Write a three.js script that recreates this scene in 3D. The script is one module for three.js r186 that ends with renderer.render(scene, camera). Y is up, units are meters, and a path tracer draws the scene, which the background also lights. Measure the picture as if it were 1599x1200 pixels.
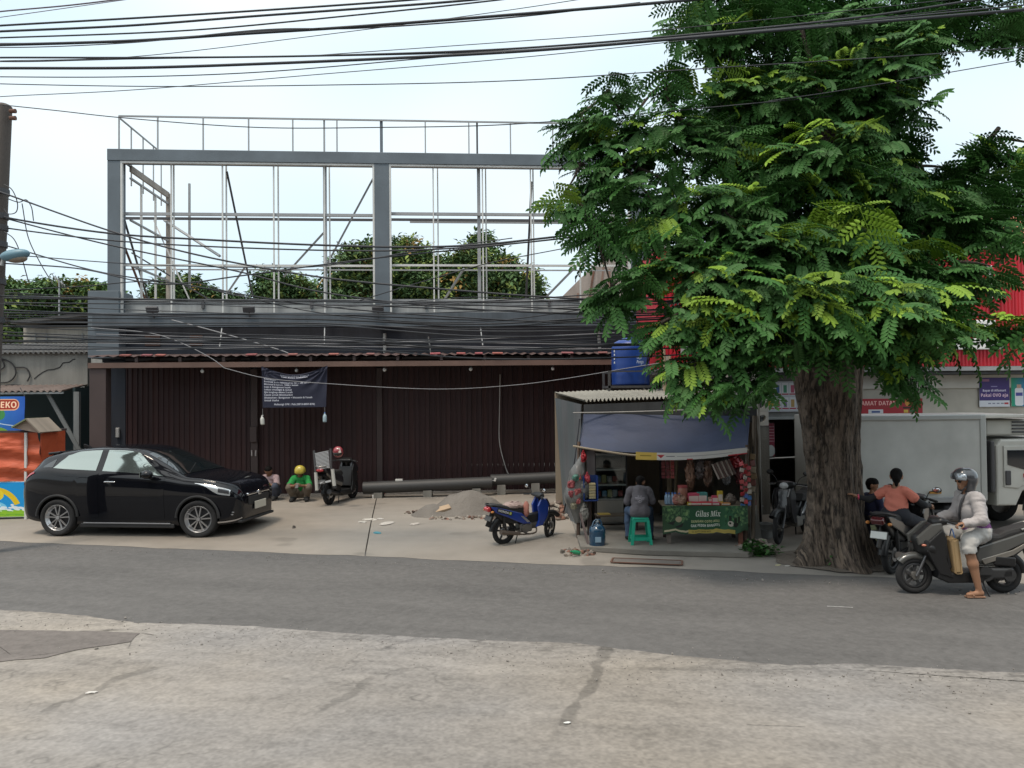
import * as THREE from 'three';
import { mergeGeometries, toCreasedNormals } from 'three/addons/utils/BufferGeometryUtils.js';
import { RoundedBoxGeometry } from 'three/addons/geometries/RoundedBoxGeometry.js';
import { ImprovedNoise } from 'three/addons/math/ImprovedNoise.js';
import { Brush, Evaluator, SUBTRACTION } from 'three-bvh-csg';

const V = (x, y, z) => new THREE.Vector3(x, y, z);
const scene = new THREE.Scene();
// ---------------------------------------------------------------- camera
const FPX = 1200, CAMH = 2.65;
const camera = new THREE.PerspectiveCamera(2 * Math.atan(600 / FPX) * 180 / Math.PI, 4 / 3, 0.1, 600);
camera.rotation.order = 'YXZ';
camera.position.set(0, CAMH, 0);
camera.rotation.set(Math.atan(22 / FPX), 0, -0.010);
camera.updateMatrixWorld(true);
// ---------------------------------------------------------------- sky, sun, exposure
const SUN = V(-0.22, 1, 0.32).normalize();
const perlin = new ImprovedNoise();
{
  const w = 512, h = 256, d = new Float32Array(w * h * 4), dir = V(0, 0, 0);
  for (let j = 0; j < h; j++) for (let i = 0; i < w; i++) {
    const el = ((j + 0.5) / h - 0.5) * Math.PI, az = ((i + 0.5) / w - 0.5) * 2 * Math.PI;
    dir.set(Math.cos(el) * Math.cos(az), Math.sin(el), Math.cos(el) * Math.sin(az));
    const c = dir.dot(SUN), e = Math.max(dir.y, 0);
    const n = perlin.noise(dir.x * 2.2 + 7, dir.y * 4.2 + 3, dir.z * 2.2) * 0.6 + perlin.noise(dir.x * 5.1, dir.y * 9 + 5, dir.z * 5.1 + 2) * 0.25;
    const veil = THREE.MathUtils.clamp(0.60 + n * 1.1 + 0.4 * Math.pow(Math.max(c, 0), 3), 0, 1);
    const glow = 0.85 * Math.exp((c - 1) * 5);
    const blue = [0.60 - 0.12 * e, 0.83 - 0.08 * e, 0.97], white = [0.93, 0.985, 1.0];
    const k = (j * w + i) * 4;
    for (let q = 0; q < 3; q++) d[k + q] = (blue[q] * (1 - veil) + white[q] * veil) * (1.03 + 0.10 * veil) + glow * [1, 0.98, 0.94][q];
    if (dir.y < 0) for (let q = 0; q < 3; q++) d[k + q] *= Math.max(0.25, 1 + dir.y * 6);
    d[k + 3] = 1;
  }
  const sky = new THREE.DataTexture(d, w, h, THREE.RGBAFormat, THREE.FloatType);
  sky.mapping = THREE.EquirectangularReflectionMapping; sky.magFilter = sky.minFilter = THREE.LinearFilter; sky.wrapS = THREE.RepeatWrapping; sky.needsUpdate = true;
  scene.background = sky; scene.environment = sky;
}
const sun = new THREE.DirectionalLight(0xfff0dd, 2.3);
sun.position.copy(SUN).multiplyScalar(60).add(V(0, 0, -14)); sun.target.position.set(0, 0, -14);
sun.castShadow = true; sun.shadow.radius = 22; sun.shadow.mapSize.set(4096, 4096);
Object.assign(sun.shadow.camera, { left: -26, right: 26, top: 30, bottom: -30, near: 1, far: 140 });
scene.add(sun, sun.target);
const renderer = new THREE.WebGLRenderer({ antialias: true });
renderer.toneMapping = THREE.LinearToneMapping; renderer.toneMappingExposure = 1.03;
renderer.shadowMap.enabled = true; renderer.setSize(1024, 768);
// ---------------------------------------------------------------- helpers
let seed = 12345;
const rnd = () => { seed = (seed * 1664525 + 1013904223) >>> 0; return seed / 4294967296; };
const rr = (a, b) => a + (b - a) * rnd();
const lerp = (a, b, t) => a + (b - a) * t, clamp = THREE.MathUtils.clamp;
const sstep = (a, b, x) => { const t = clamp((x - a) / (b - a), 0, 1); return t * t * (3 - 2 * t); };
const NT = new Float32Array(65536); { let q = 99; for (let i = 0; i < 65536; i++) { q = (Math.imul(q, 1664525) + 1013904223) >>> 0; NT[i] = q / 2147483648 - 1; } }
function n2(x, y) { const i = Math.floor(x), j = Math.floor(y); let u = x - i, v = y - j; u = u * u * (3 - 2 * u); v = v * v * (3 - 2 * v); const r0 = (j & 255) << 8, r1 = ((j + 1) & 255) << 8, c0 = i & 255, c1 = (i + 1) & 255; const a = NT[r0 | c0], b = NT[r0 | c1], c = NT[r1 | c0], d = NT[r1 | c1]; const p = a + (b - a) * u; return p + (c + (d - c) * u - p) * v; }
const fbm = (x, y, z = 0, o = 4) => { let s = 0, a = 0.36; x += z * 17.31; y += z * 29.77; for (let i = 0; i < o; i++) { s += a * n2(x, y); const t = x * 1.62 - y * 1.22; y = x * 1.22 + y * 1.62 + 5.3; x = t; a *= 0.5; } return s; };
function rayOf(px, py) { return V((px - 799.5) / FPX, (600 - py) / FPX, -1).applyQuaternion(camera.quaternion); }
function at(px, py, depth) { const d = rayOf(px, py); return d.multiplyScalar(depth / -d.z).add(camera.position); }       // a point so many metres ahead of the camera
function gnd(px, py, y = 0) { const d = rayOf(px, py); return d.multiplyScalar((y - CAMH) / d.y).add(camera.position); }    // a point on the ground
const E0 = gnd(0, 846), E1 = gnd(800, 879), RD = E1.clone().sub(E0).normalize(), RN = V(RD.z, 0, -RD.x);                      // the road's far edge, its direction and its normal away from us
if (RN.z > 0) RN.negate();
const fh = (x, z) => clamp(((x - E0.x) * RN.x + (z - E0.z) * RN.z) * 0.04, 0, 0.10);                                        // the forecourt rises gently from the road
function gf(px, py) { let p = gnd(px, py), y = 0; for (let i = 0; i < 5; i++) { y = fh(p.x, p.z); p = gnd(px, py, y); } return p; }
const names = {};
function numbered(n) { const k = names[n] = (names[n] ?? -1) + 1; return k ? `${n}_${String(k).padStart(3, '0')}` : n; }
function tag(o, label, category, group, kind) { o.userData.label = label; if (category) o.userData.category = category; if (group) o.userData.group = group; if (kind) o.userData.kind = kind; return o; }
function thing(name, label, category, p = V(0, 0, 0), ry = 0, group) { const o = new THREE.Group(); o.name = numbered(name); o.position.copy(p); o.rotation.y = ry; scene.add(o); return tag(o, label, category, group); }
function clean(g) {
  g = g.index ? g.toNonIndexed() : g;
  for (const k of Object.keys(g.attributes)) if (!['position', 'normal', 'uv', 'color'].includes(k)) g.deleteAttribute(k);
  if (!g.attributes.normal) g.computeVertexNormals();
  if (!g.attributes.uv) g.setAttribute('uv', new THREE.BufferAttribute(new Float32Array(g.attributes.position.count * 2), 2));
  g.morphAttributes = {}; return g;
}
function join(list) { list = (Array.isArray(list) ? list : [list]).map(clean); return list.length > 1 ? mergeGeometries(list) : list[0]; }
function mesh(name, geos, m, parent = scene) {
  const o = new THREE.Mesh(join(geos), m); o.name = parent === scene ? numbered(name) : name;
  o.castShadow = o.receiveShadow = true; parent.add(o); return o;
}
// uv in metres from the dominant side of each face
function uvm(g, s = 1) {
  g = clean(g); const p = g.attributes.position, n = g.attributes.normal, uv = g.attributes.uv;
  for (let i = 0; i < p.count; i += 3) {
    let ax = 0, ay = 0, az = 0; for (let k = 0; k < 3; k++) { ax += n.getX(i + k); ay += n.getY(i + k); az += n.getZ(i + k); }
    ax = Math.abs(ax); ay = Math.abs(ay); az = Math.abs(az);
    for (let k = 0; k < 3; k++) { const x = p.getX(i + k), y = p.getY(i + k), z = p.getZ(i + k);
      if (ay >= ax && ay >= az) uv.setXY(i + k, x * s, z * s); else if (ax > az) uv.setXY(i + k, z * s, y * s); else uv.setXY(i + k, x * s, y * s); }
  }
  return g;
}
const M4 = new THREE.Matrix4(), QU = new THREE.Quaternion();
function bx(w, h, d, x = 0, y = 0, z = 0, rx = 0, ry = 0, rz = 0) {
  const g = new THREE.BoxGeometry(w, h, d).toNonIndexed(); uvm(g);
  return g.applyMatrix4(M4.compose(V(x, y, z), QU.setFromEuler(new THREE.Euler(rx, ry, rz)), V(1, 1, 1)));
}
function rbx(w, h, d, r, x = 0, y = 0, z = 0, rx = 0, ry = 0, rz = 0, s = 2) {
  const g = new RoundedBoxGeometry(w, h, d, s, Math.min(r, w / 2.01, h / 2.01, d / 2.01)); uvm(g);
  return g.applyMatrix4(M4.compose(V(x, y, z), QU.setFromEuler(new THREE.Euler(rx, ry, rz)), V(1, 1, 1)));
}
const YA = V(0, 1, 0);
function align(g, a, b) { const d = b.clone().sub(a), L = d.length(); QU.setFromUnitVectors(YA, d.divideScalar(L)); return g.applyMatrix4(M4.compose(a.clone().add(b).multiplyScalar(0.5), QU, V(1, 1, 1))); }
function cyl(a, b, r1, r2 = r1, n = 12) { return align(new THREE.CylinderGeometry(r2, r1, a.distanceTo(b), n), a, b); }
function bar(a, b, w, d = w) { return align(uvm(new THREE.BoxGeometry(w, a.distanceTo(b), d)), a, b); }
function tube(pts, r, seg = 24, n = 6) { return new THREE.TubeGeometry(new THREE.CatmullRomCurve3(pts), seg, r, n, false); }
function sph(r, x, y, z, sx = 1, sy = 1, sz = 1, n = 16) { const g = new THREE.SphereGeometry(r, n, Math.ceil(n * 0.7)); g.scale(sx, sy, sz); g.translate(x, y, z); return g; }
function lathe(pts, n = 24) { return new THREE.LatheGeometry(pts.map(p => new THREE.Vector2(p[0], p[1])), n); }
function shapeOf(pts, smooth = false) { const s = new THREE.Shape(); const q = pts.map(p => new THREE.Vector2(p[0], p[1])); if (smooth) { const c = new THREE.SplineCurve([...q, q[0]]); s.setFromPoints(c.getPoints(q.length * 5)); } else s.setFromPoints(q); return s; }
function ext(pts, depth, bevel = 0.01, smooth = false) {          // extruded side profile, centred on z
  const g = new THREE.ExtrudeGeometry(shapeOf(pts, smooth), { depth: Math.max(depth - 2 * bevel, 0.001), bevelEnabled: bevel > 0, bevelSize: bevel, bevelThickness: bevel, bevelSegments: 2, curveSegments: 8 });
  g.translate(0, 0, -Math.max(depth - 2 * bevel, 0.001) / 2); return g;
}
function jit(g, a, f = 4, sd = 0) { const p = g.attributes.position; for (let i = 0; i < p.count; i++) { const x = p.getX(i), y = p.getY(i), z = p.getZ(i); p.setXYZ(i, x + a * fbm(x * f + sd, y * f, z * f, 2) * 2, y + a * fbm(x * f, y * f + 9 + sd, z * f, 2) * 2, z + a * fbm(x * f, y * f, z * f + 17 + sd, 2) * 2); } g.computeVertexNormals(); return g; }
// textures
function noiseTex(n, fn, rep = true) {      // fn(u, v) -> 0..1 grey or [r, g, b] linear
  const d = new Uint8Array(n * n * 4);
  for (let j = 0; j < n; j++) for (let i = 0; i < n; i++) { const c = fn(i / n, j / n), k = (j * n + i) * 4, a = Array.isArray(c) ? c : [c, c, c]; for (let q = 0; q < 3; q++) d[k + q] = clamp(a[q], 0, 1) * 255; d[k + 3] = 255; }
  const t = new THREE.DataTexture(d, n, n); t.magFilter = THREE.LinearFilter; t.minFilter = THREE.LinearMipmapLinearFilter; t.generateMipmaps = true;
  if (rep) t.wrapS = t.wrapT = THREE.RepeatWrapping; t.needsUpdate = true; return t;
}
const tile = (f) => (u, v) => { const w = (a, b) => f(a, b); const su = sstep(0.85, 1, u), sv = sstep(0.85, 1, v), mx = (p, q, t) => Array.isArray(p) ? p.map((e, i) => lerp(e, q[i], t)) : lerp(p, q, t); const row = (b) => su > 0 ? mx(w(u, b), w(u - 1, b), su) : w(u, b); return sv > 0 ? mx(row(v), row(v - 1), sv) : row(v); };
const GR = noiseTex(512, tile((u, v) => 0.84 + 0.34 * fbm(u * 5 + 3, v * 5, 1, 6)));                                      // blotchy dirt
const GRS = noiseTex(512, tile((u, v) => 0.80 + 0.30 * fbm(u * 22, v * 3, 4, 5) + 0.28 * fbm(u * 4, v * 4, 9, 4)));       // rain streaks
const FINE = noiseTex(512, tile((u, v) => 0.5 + 0.55 * fbm(u * 40, v * 40, 2, 4)));
const FOLD = noiseTex(256, tile((u, v) => 0.5 + 0.8 * fbm(u * 4 + 0.6 * fbm(u * 3, v * 3, 5), v * 7, 3, 4)));
GR.repeat.set(0.4, 0.4); GRS.repeat.set(0.5, 0.3); FINE.repeat.set(1.5, 1.5);
function mat(c, rough = 0.8, o = {}) {
  const m = new THREE.MeshPhysicalMaterial({ roughness: rough, ...o });
  if (Array.isArray(c)) m.color.setRGB(...c); else m.color.set(c); return m;
}
function canvasTex(w, h, draw) { const c = document.createElement('canvas'); c.width = w; c.height = h; const g = c.getContext('2d'); draw(g, w, h); const t = new THREE.CanvasTexture(c); t.colorSpace = THREE.SRGBColorSpace; t.anisotropy = 8; return t; }
// ---------------------------------------------------------------- ground
function sheet(outline, y, step, fn) {       // flat-ish polygon on the ground (xz outline), uv in metres; fn gives the height
  const g = new THREE.ShapeGeometry(new THREE.Shape(outline.map(p => new THREE.Vector2(p.x, -p.z))));
  g.rotateX(-Math.PI / 2); const p = g.attributes.position, uv = g.attributes.uv;
  for (let i = 0; i < p.count; i++) { p.setY(i, (fn ? fn(p.getX(i), p.getZ(i)) : 0) + y); uv.setXY(i, p.getX(i), -p.getZ(i)); }
  g.computeVertexNormals(); return g;
}
const along = (t, n, y = 0) => E0.clone().addScaledVector(RD, t).addScaledVector(RN, n).setY(y);   // t metres along the road's far edge, n metres behind it
const dirtM = mat([0.16, 0.14, 0.115], 0.95, { map: GR });
{
  const g = new THREE.PlaneGeometry(900, 900); g.rotateX(-Math.PI / 2); g.translate(0, -0.06, 0); const uv = g.attributes.uv; for (let i = 0; i < uv.count; i++) uv.setXY(i, uv.getX(i) * 900, uv.getY(i) * 900);
  mesh('ground', g, dirtM).userData.kind = 'structure'; scene.children.at(-1).userData.label = 'bare earth ground reaching to the horizon';
}
const asphaltMap = noiseTex(1024, tile((u, v) => { const w = fbm(u * 3, v * 9, 1, 5), f = fbm(u * 90, v * 90, 3, 3) + 0.7 * fbm(u * 250, v * 250, 5, 2), s = fbm(u * 2.2, v * 30, 6, 4); const g = 0.80 + 0.16 * w + 0.24 * f + 0.16 * s; return [g, g * 0.99, g * 0.97]; }));
asphaltMap.repeat.set(0.16, 0.16);
const roadM = mat([0.134, 0.129, 0.127], 0.93, { map: asphaltMap, bumpMap: FINE, bumpScale: 0.004 });
{
  // the road strip, built in its own frame so that the streaks run along it
  const L = 140, Wd = 5.3, g = new THREE.PlaneGeometry(L, Wd, 140, 10); g.rotateX(-Math.PI / 2);
  const p = g.attributes.position, uv = g.attributes.uv;
  for (let i = 0; i < p.count; i++) { const t = p.getX(i) + 10, n = -p.getZ(i) - Wd / 2; const q = along(t, n + 0.4); p.setXYZ(i, q.x, 0.0, q.z); uv.setXY(i, t, n); }
  g.computeVertexNormals();
  const road = mesh('road', g, roadM); road.userData.kind = 'structure'; road.userData.label = 'worn grey asphalt street crossing the picture';
  const dash = thing('lane_marking', 'short worn white paint dash on the asphalt near the rider', 'road marking', gnd(1312, 948, 0.004));
  const dg = new THREE.PlaneGeometry(0.30, 0.035, 10, 1); dg.rotateX(-Math.PI / 2); const dp = dg.attributes.position; for (let i = 0; i < dp.count; i++) dp.setZ(i, dp.getZ(i) * (0.6 + 0.5 * Math.abs(fbm(dp.getX(i) * 20, 3, 0)) * 2));
  const dm = mesh('paint', dg, mat([0.42, 0.42, 0.41], 0.8, { map: GR }), dash); dm.rotation.y = Math.atan2(-RD.z, RD.x);
}
// concrete: one colour map in world metres for the near apron, with stains, cracks and patches
const seg2 = (x, y, pts) => { let m = 1e9; for (let i = 0; i + 1 < pts.length; i++) { const [ax, ay] = pts[i], [bx_, by] = pts[i + 1]; const dx = bx_ - ax, dy = by - ay; const t = clamp(((x - ax) * dx + (y - ay) * dy) / (dx * dx + dy * dy), 0, 1); m = Math.min(m, Math.hypot(x - ax - dx * t, y - ay - dy * t)); } return m; };
const gp = (px, py) => { const p = gnd(px, py, 0.02); return [p.x, p.z]; };
const APX = 9, APZ = 13;                       // the map spans x -9..9, z -13..0 (aprons)
const crackA = [[70, 1110], [140, 1085], [180, 1062], [235, 1045]].map(a => gp(...a)), crackB = [[500, 1108], [540, 1090], [575, 1062]].map(a => gp(...a)), crackC = [[882, 1132], [900, 1095], [925, 1072], [938, 1030], [945, 1012]].map(a => gp(...a));
const crackD = [[110, 1008], [170, 1000], [210, 990]].map(a => gp(...a)), crackE = [[600, 1012], [640, 1000], [700, 985], [690, 1000]].map(a => gp(...a)), lineF = [[1167, 1133], [1255, 1136]].map(a => gp(...a)), crackG = [[1000, 1045], [1130, 1048], [1260, 1045]].map(a => gp(...a));
const apronBump = new Float32Array(1536 * 1536);
const apronMap = noiseTex(1536, (u, v) => {
  const x = (u - 0.5) * 2 * APX, z = -v * APZ;
  const wx = 0.05 * fbm(x * 7, z * 7, 3, 3), wz = 0.05 * fbm(x * 7 + 9, z * 7, 3, 3);
  const wide = (c, w) => 1 - sstep(w * 0.5, w, seg2(x + wx * 1.6, z + wz * 1.6, c) + 0.12 * Math.max(0, fbm(x * 5, z * 5, 8, 3)));
  const crack = Math.max(wide(crackA, 0.07) * 0.8, wide(crackB, 0.08) * 0.8, wide(crackC, 0.085 + 0.05 * fbm(x * 3, z * 3, 61, 2)), wide(crackD, 0.04) * 0.7, wide(crackE, 0.05) * 0.6, (1 - sstep(0.004, 0.012, seg2(x, z, lineF))) * 0.9, wide(crackG, 0.05) * 0.6);
  // the broken rim next to the road
  const n = -((x - E0.x) * RN.x + (z - E0.z) * RN.z) - 3.75, rim = (1 - sstep(0.0, 0.5, n)) * sstep(0.02, 0.22, fbm(x * 3.1, z * 6.3, 2, 4) + 0.10);
  const fine = fbm(x * 16, z * 16, 5, 4);
  const net = Math.pow(1 - Math.min(1, Math.abs(fbm(x * 1.7, z * 2.3, 31, 4)) * 26), 2) * sstep(0.05, 0.3, fbm(x * 0.6, z * 0.6, 12, 3) + 0.06);
  apronBump[Math.round(v * 1536) * 1536 + Math.round(u * 1536)] = 0.6 + 0.18 * fine - 0.45 * crack - 0.3 * rim * (0.4 + fine) - 0.2 * net;
  const big = fbm(x * 0.35, z * 0.8, 11, 4), streak = fbm(x * 0.9 + z * 0.7, z * 6 - x * 1.3, 14, 4), tan = fbm(x * 0.5 + 5, z * 0.7, 21, 4), spot = sstep(0.30, 0.40, fbm(x * 4.2, z * 4.2, 41, 3));
  let g = 0.72 + 0.17 * big + 0.19 * streak + 0.15 * fine + 0.30 * fbm(x * 40, z * 40, 81, 2) + 0.12 * fbm(x * 3.2, z * 9, 51, 4); const warm = 0.05 * clamp(0.4 + tan * 2.2, -0.6, 1.4);
  const flake = sstep(0.1, 0.35, fbm(x * 9, z * 22, 71, 3) + 0.1) * (1 - sstep(0.1, 0.9, n)); g *= 1 - (0.34 + 0.2 * fine) * crack - 0.30 * rim - 0.30 * net - 0.13 * spot - 0.30 * flake;
  return [g * (1 + warm), g * (1 + warm * 0.3), g * (0.985 - warm * 0.9)];
}, false);
const apronM = mat([0.325, 0.302, 0.284], 0.92, { map: apronMap, bumpMap: noiseTex(1536, (u, v) => apronBump[Math.round(v * 1536) * 1536 + Math.round(u * 1536)], false), bumpScale: 0.02 });
const uvA = (g) => { const p = g.attributes.position, uv = g.attributes.uv; for (let i = 0; i < p.count; i++) uv.setXY(i, p.getX(i) / (2 * APX) + 0.5, -p.getZ(i) / APZ); return g; };
{
  const edge = [[-80, 950], [0, 953], [70, 957], [140, 963], [215, 974], [300, 974], [400, 979], [520, 988], [640, 994], [800, 1002], [900, 1004], [950, 1012], [1000, 1018], [1100, 1028], [1200, 1036], [1260, 1040], [1350, 1036], [1450, 1044], [1599, 1052], [1700, 1060]];
  const pts = []; const src = edge.map(e => gnd(e[0], e[1], 0.022));
  for (let i = 0; i + 1 < src.length; i++) for (let k = 0; k < 14; k++) { const p = src[i].clone().lerp(src[i + 1], k / 14); p.z += 0.06 * fbm(p.x * 3, p.z * 3, 1, 4) + 0.03 * fbm(p.x * 13, 1, 1, 3); pts.push(p); }
  const last = pts.at(-1), first = pts[0];
  const out = [V(-60, 0, first.z - 13), ...pts, V(60, 0, last.z + 14), V(60, 0, 6), V(-60, 0, 6)];
  const g = new THREE.ExtrudeGeometry(new THREE.Shape(out.map(p => new THREE.Vector2(p.x, -p.z))), { depth: 0.075, bevelEnabled: true, bevelSize: 0.02, bevelThickness: 0.012, bevelSegments: 1 });
  g.rotateX(-Math.PI / 2); g.translate(0, -0.065, 0);
  const o = mesh('pavement', uvA(clean(g)), apronM); o.userData.kind = 'structure'; o.userData.label = 'cracked grey concrete apron in the foreground';
  // dark asphalt patch at the left
  const pp = [[-40, 985], [60, 985], [140, 984], [215, 990], [205, 1003], [120, 1015], [70, 1028], [0, 1034], [-40, 1036]].map(a => gnd(a[0], a[1], 0.03)); const q = [];
  for (let i = 0; i < pp.length; i++) for (let k = 0; k < 16; k++) { const p = pp[i].clone().lerp(pp[(i + 1) % pp.length], k / 8); p.x += 0.06 * fbm(p.x * 2, p.z * 3, 2); p.z += 0.10 * fbm(p.x * 2.5, p.z * 2 + 7, 2); q.push(p); }
  const pm = mesh('asphalt_patch', sheet(q, 0.028), mat([0.185, 0.165, 0.155], 0.95, { map: asphaltMap, bumpMap: FINE, bumpScale: 0.004 })); pm.userData.kind = 'structure'; pm.userData.label = 'dark asphalt patch at the left rim of the foreground concrete';
}
// the far forecourt: two cast slabs with an open joint between them
const slabTex = noiseTex(1024, tile((u, v) => { const big = fbm(u * 4, v * 4, 1, 5), fine = fbm(u * 50, v * 50, 2, 3), st = fbm(u * 5, v * 24, 4, 4), sp = sstep(0.28, 0.40, fbm(u * 14, v * 14, 7, 3)), w = 0.05 * clamp(0.3 + 2 * fbm(u * 3 + 4, v * 3, 8, 3), -0.5, 1); const g = (0.78 + 0.30 * big + 0.08 * fine + 0.14 * st) * (1 - 0.22 * sp); return [g * (1 + w), g, g * (0.97 - w)]; }));
slabTex.repeat.set(0.09, 0.09);
const slabM = mat([0.318, 0.289, 0.262], 0.92, { map: slabTex, bumpMap: FINE, bumpScale: 0.004 });
{
  const fc = thing('forecourt', 'pale concrete forecourt between the street and the shuttered building', undefined); fc.userData.kind = 'structure';
  const jA = gf(571, 862).sub(E0), jB = gf(585, 792).sub(E0), jl = (jB.dot(RD) - jA.dot(RD)) / (jB.dot(RN) - jA.dot(RN)), tJ = jA.dot(RD) - jl * jA.dot(RN), slab = (t0, t1, lean) => {
    const nu = Math.ceil((t1 - t0) * 3), nv = 60, g = new THREE.PlaneGeometry(1, 1, nu, nv), p = g.attributes.position, uv = g.attributes.uv;
    for (let i = 0; i < p.count; i++) { const t = lerp(t0, t1, p.getX(i) + 0.5), n = (p.getY(i) + 0.5) * 16, e = n < 0.01 ? 0.12 * fbm(t * 1.7, 9, 0, 4) + 0.05 * fbm(t * 7, 1, 0, 3) : 0; const q = along(t + lean * n * (t0 === -60 ? p.getX(i) + 0.5 : 0.5 - p.getX(i)), n + e); p.setXYZ(i, q.x, lerp(0.003, 0.012, sstep(0.05, 0.6, n)) + fh(q.x, q.z) + 0.006 * sstep(0, 0.6, n) * fbm(q.x, q.z, 3), q.z); uv.setXY(i, q.x, -q.z); }
    g.computeVertexNormals(); mesh('slab', g, slabM, fc);
  };
  slab(-60, tJ - 0.011, jl); slab(tJ + 0.011, 80, jl);
}

// shophouses on our side of the street, behind the camera: they shade the faces turned to us and show in the car's paint
{
  const wm = [[0.30, 0.28, 0.25], [0.24, 0.25, 0.25], [0.33, 0.29, 0.24]].map(c => mat(c, 0.9, { map: GRS })), dk = mat([0.03, 0.03, 0.034], 0.7), rf = mat([0.12, 0.07, 0.055], 0.85, { map: GRS });
  [['cream shophouse row behind the viewpoint at the left', -27, -9.2, 8.6], ['grey shophouse row directly behind the viewpoint', -9, 8.8, 9.2], ['tan shophouse row behind the viewpoint at the right', 9, 27, 8.2]].forEach(([l, x0, x1, h], i) => {
    const o = thing('opposite_shophouse', l, 'building', V((x0 + x1) / 2, 0, 5.5)), w = x1 - x0; mesh('wall', bx(w, h - 3.2, 6, 0, (h + 3.2) / 2, 3), wm[i], o); for (const s of [-1, 0, 1]) mesh('pier', bx(0.4, 3.19, 0.5, s * (w / 2 - 0.2), 1.6, 0.3), wm[i], o); mesh('shopfront', bx(w, 3.19, 0.1, 0, 1.6, 1.2), dk, o); mesh('canopy', bx(w, 0.1, 1.6, 0, 3.3, -0.82), rf, o);
    for (let k = 0; k < 6; k++) { const win = mesh('window', bx(1.5, 1.4, 0.08, -w / 2 + w * (k + 0.5) / 6, h - 2.6, -0.03), dk, o); mesh('sill', bx(1.7, 0.08, 0.2, -w / 2 + w * (k + 0.5) / 6, h - 3.36, -0.08), wm[(i + 1) % 3], win); }
  });
}

{ // loose grit along the broken rim of the apron and the road edges
  const gm = mat([1, 1, 1], 0.95), n = 1500, im = new THREE.InstancedMesh(jit(new THREE.IcosahedronGeometry(1, 0), 0.3, 1.3, 3), gm, n), o = new THREE.Object3D(), c = new THREE.Color(); im.name = 'grit';
  for (let i = 0; i < n; i++) { const near = i < 1000, px = rr(-40, 1640), k = rr(-1, 1) * rnd(); const e = near ? lerp(955, 1052, sstep(-200, 1700, px)) + 8 + k * 26 + rnd() * rnd() * 60 : lerp(847, 912, px / 1380) + 4 + k * 10; const p = near ? gnd(px, e, 0.022) : gnd(px, e, 0.004); const s = rr(0.003, 0.008) * (rnd() < 0.05 ? 2.2 : 1); o.position.set(p.x, p.y + s * 0.3, p.z); o.rotation.set(rr(0, 6), rr(0, 6), rr(0, 6)); o.scale.set(s * rr(0.8, 1.6), s * rr(0.5, 1), s); o.updateMatrix(); im.setMatrixAt(i, o.matrix); const t = rr(0.13, 0.30); im.setColorAt(i, c.setRGB(t, t * 0.93, t * 0.85)); }
  im.castShadow = im.receiveShadow = true; scene.add(im); tag(im, 'loose grit along the broken concrete rim and road edges', 'grit', undefined, 'stuff');
}
// ---------------------------------------------------------------- the shuttered building with its steel sign frame
const BA = 0.0733, BO = V(-10.55, 0.10, -20.0);
const bldg = thing('shop_building', 'wide shuttered shop with an open steel sign frame on its roof', 'building', BO, BA);
bldg.updateMatrixWorld(true);
const toB = bldg.matrixWorld.clone().invert();
function fb(px, py, w = 0) { const o = camera.position.clone().applyMatrix4(toB), d = rayOf(px, py).transformDirection(toB); return d.multiplyScalar((w - o.z) / d.z).add(o); }   // photo point -> the building's own frame, w metres before its front plane
const fbw = (px, py, w) => fb(px, py, w).applyMatrix4(bldg.matrixWorld);
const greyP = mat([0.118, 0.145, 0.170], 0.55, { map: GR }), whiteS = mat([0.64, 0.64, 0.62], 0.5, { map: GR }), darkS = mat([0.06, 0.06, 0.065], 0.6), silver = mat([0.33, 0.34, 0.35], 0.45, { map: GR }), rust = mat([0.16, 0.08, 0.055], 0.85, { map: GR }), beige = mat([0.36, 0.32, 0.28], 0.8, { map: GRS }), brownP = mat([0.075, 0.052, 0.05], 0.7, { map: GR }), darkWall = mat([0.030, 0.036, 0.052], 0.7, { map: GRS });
const whiteTr = mat([0.36, 0.37, 0.37], 0.7, { map: GRS });
const B = (name, g, m) => mesh(name, g, m, bldg);
const uR = fb(1008, 300).x, uL = fb(167, 300).x, vT = fb(400, 235.5).y, vB = fb(400, 253.5).y, vS = 5.06, vF0 = 4.48, vF1 = 4.86;
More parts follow.
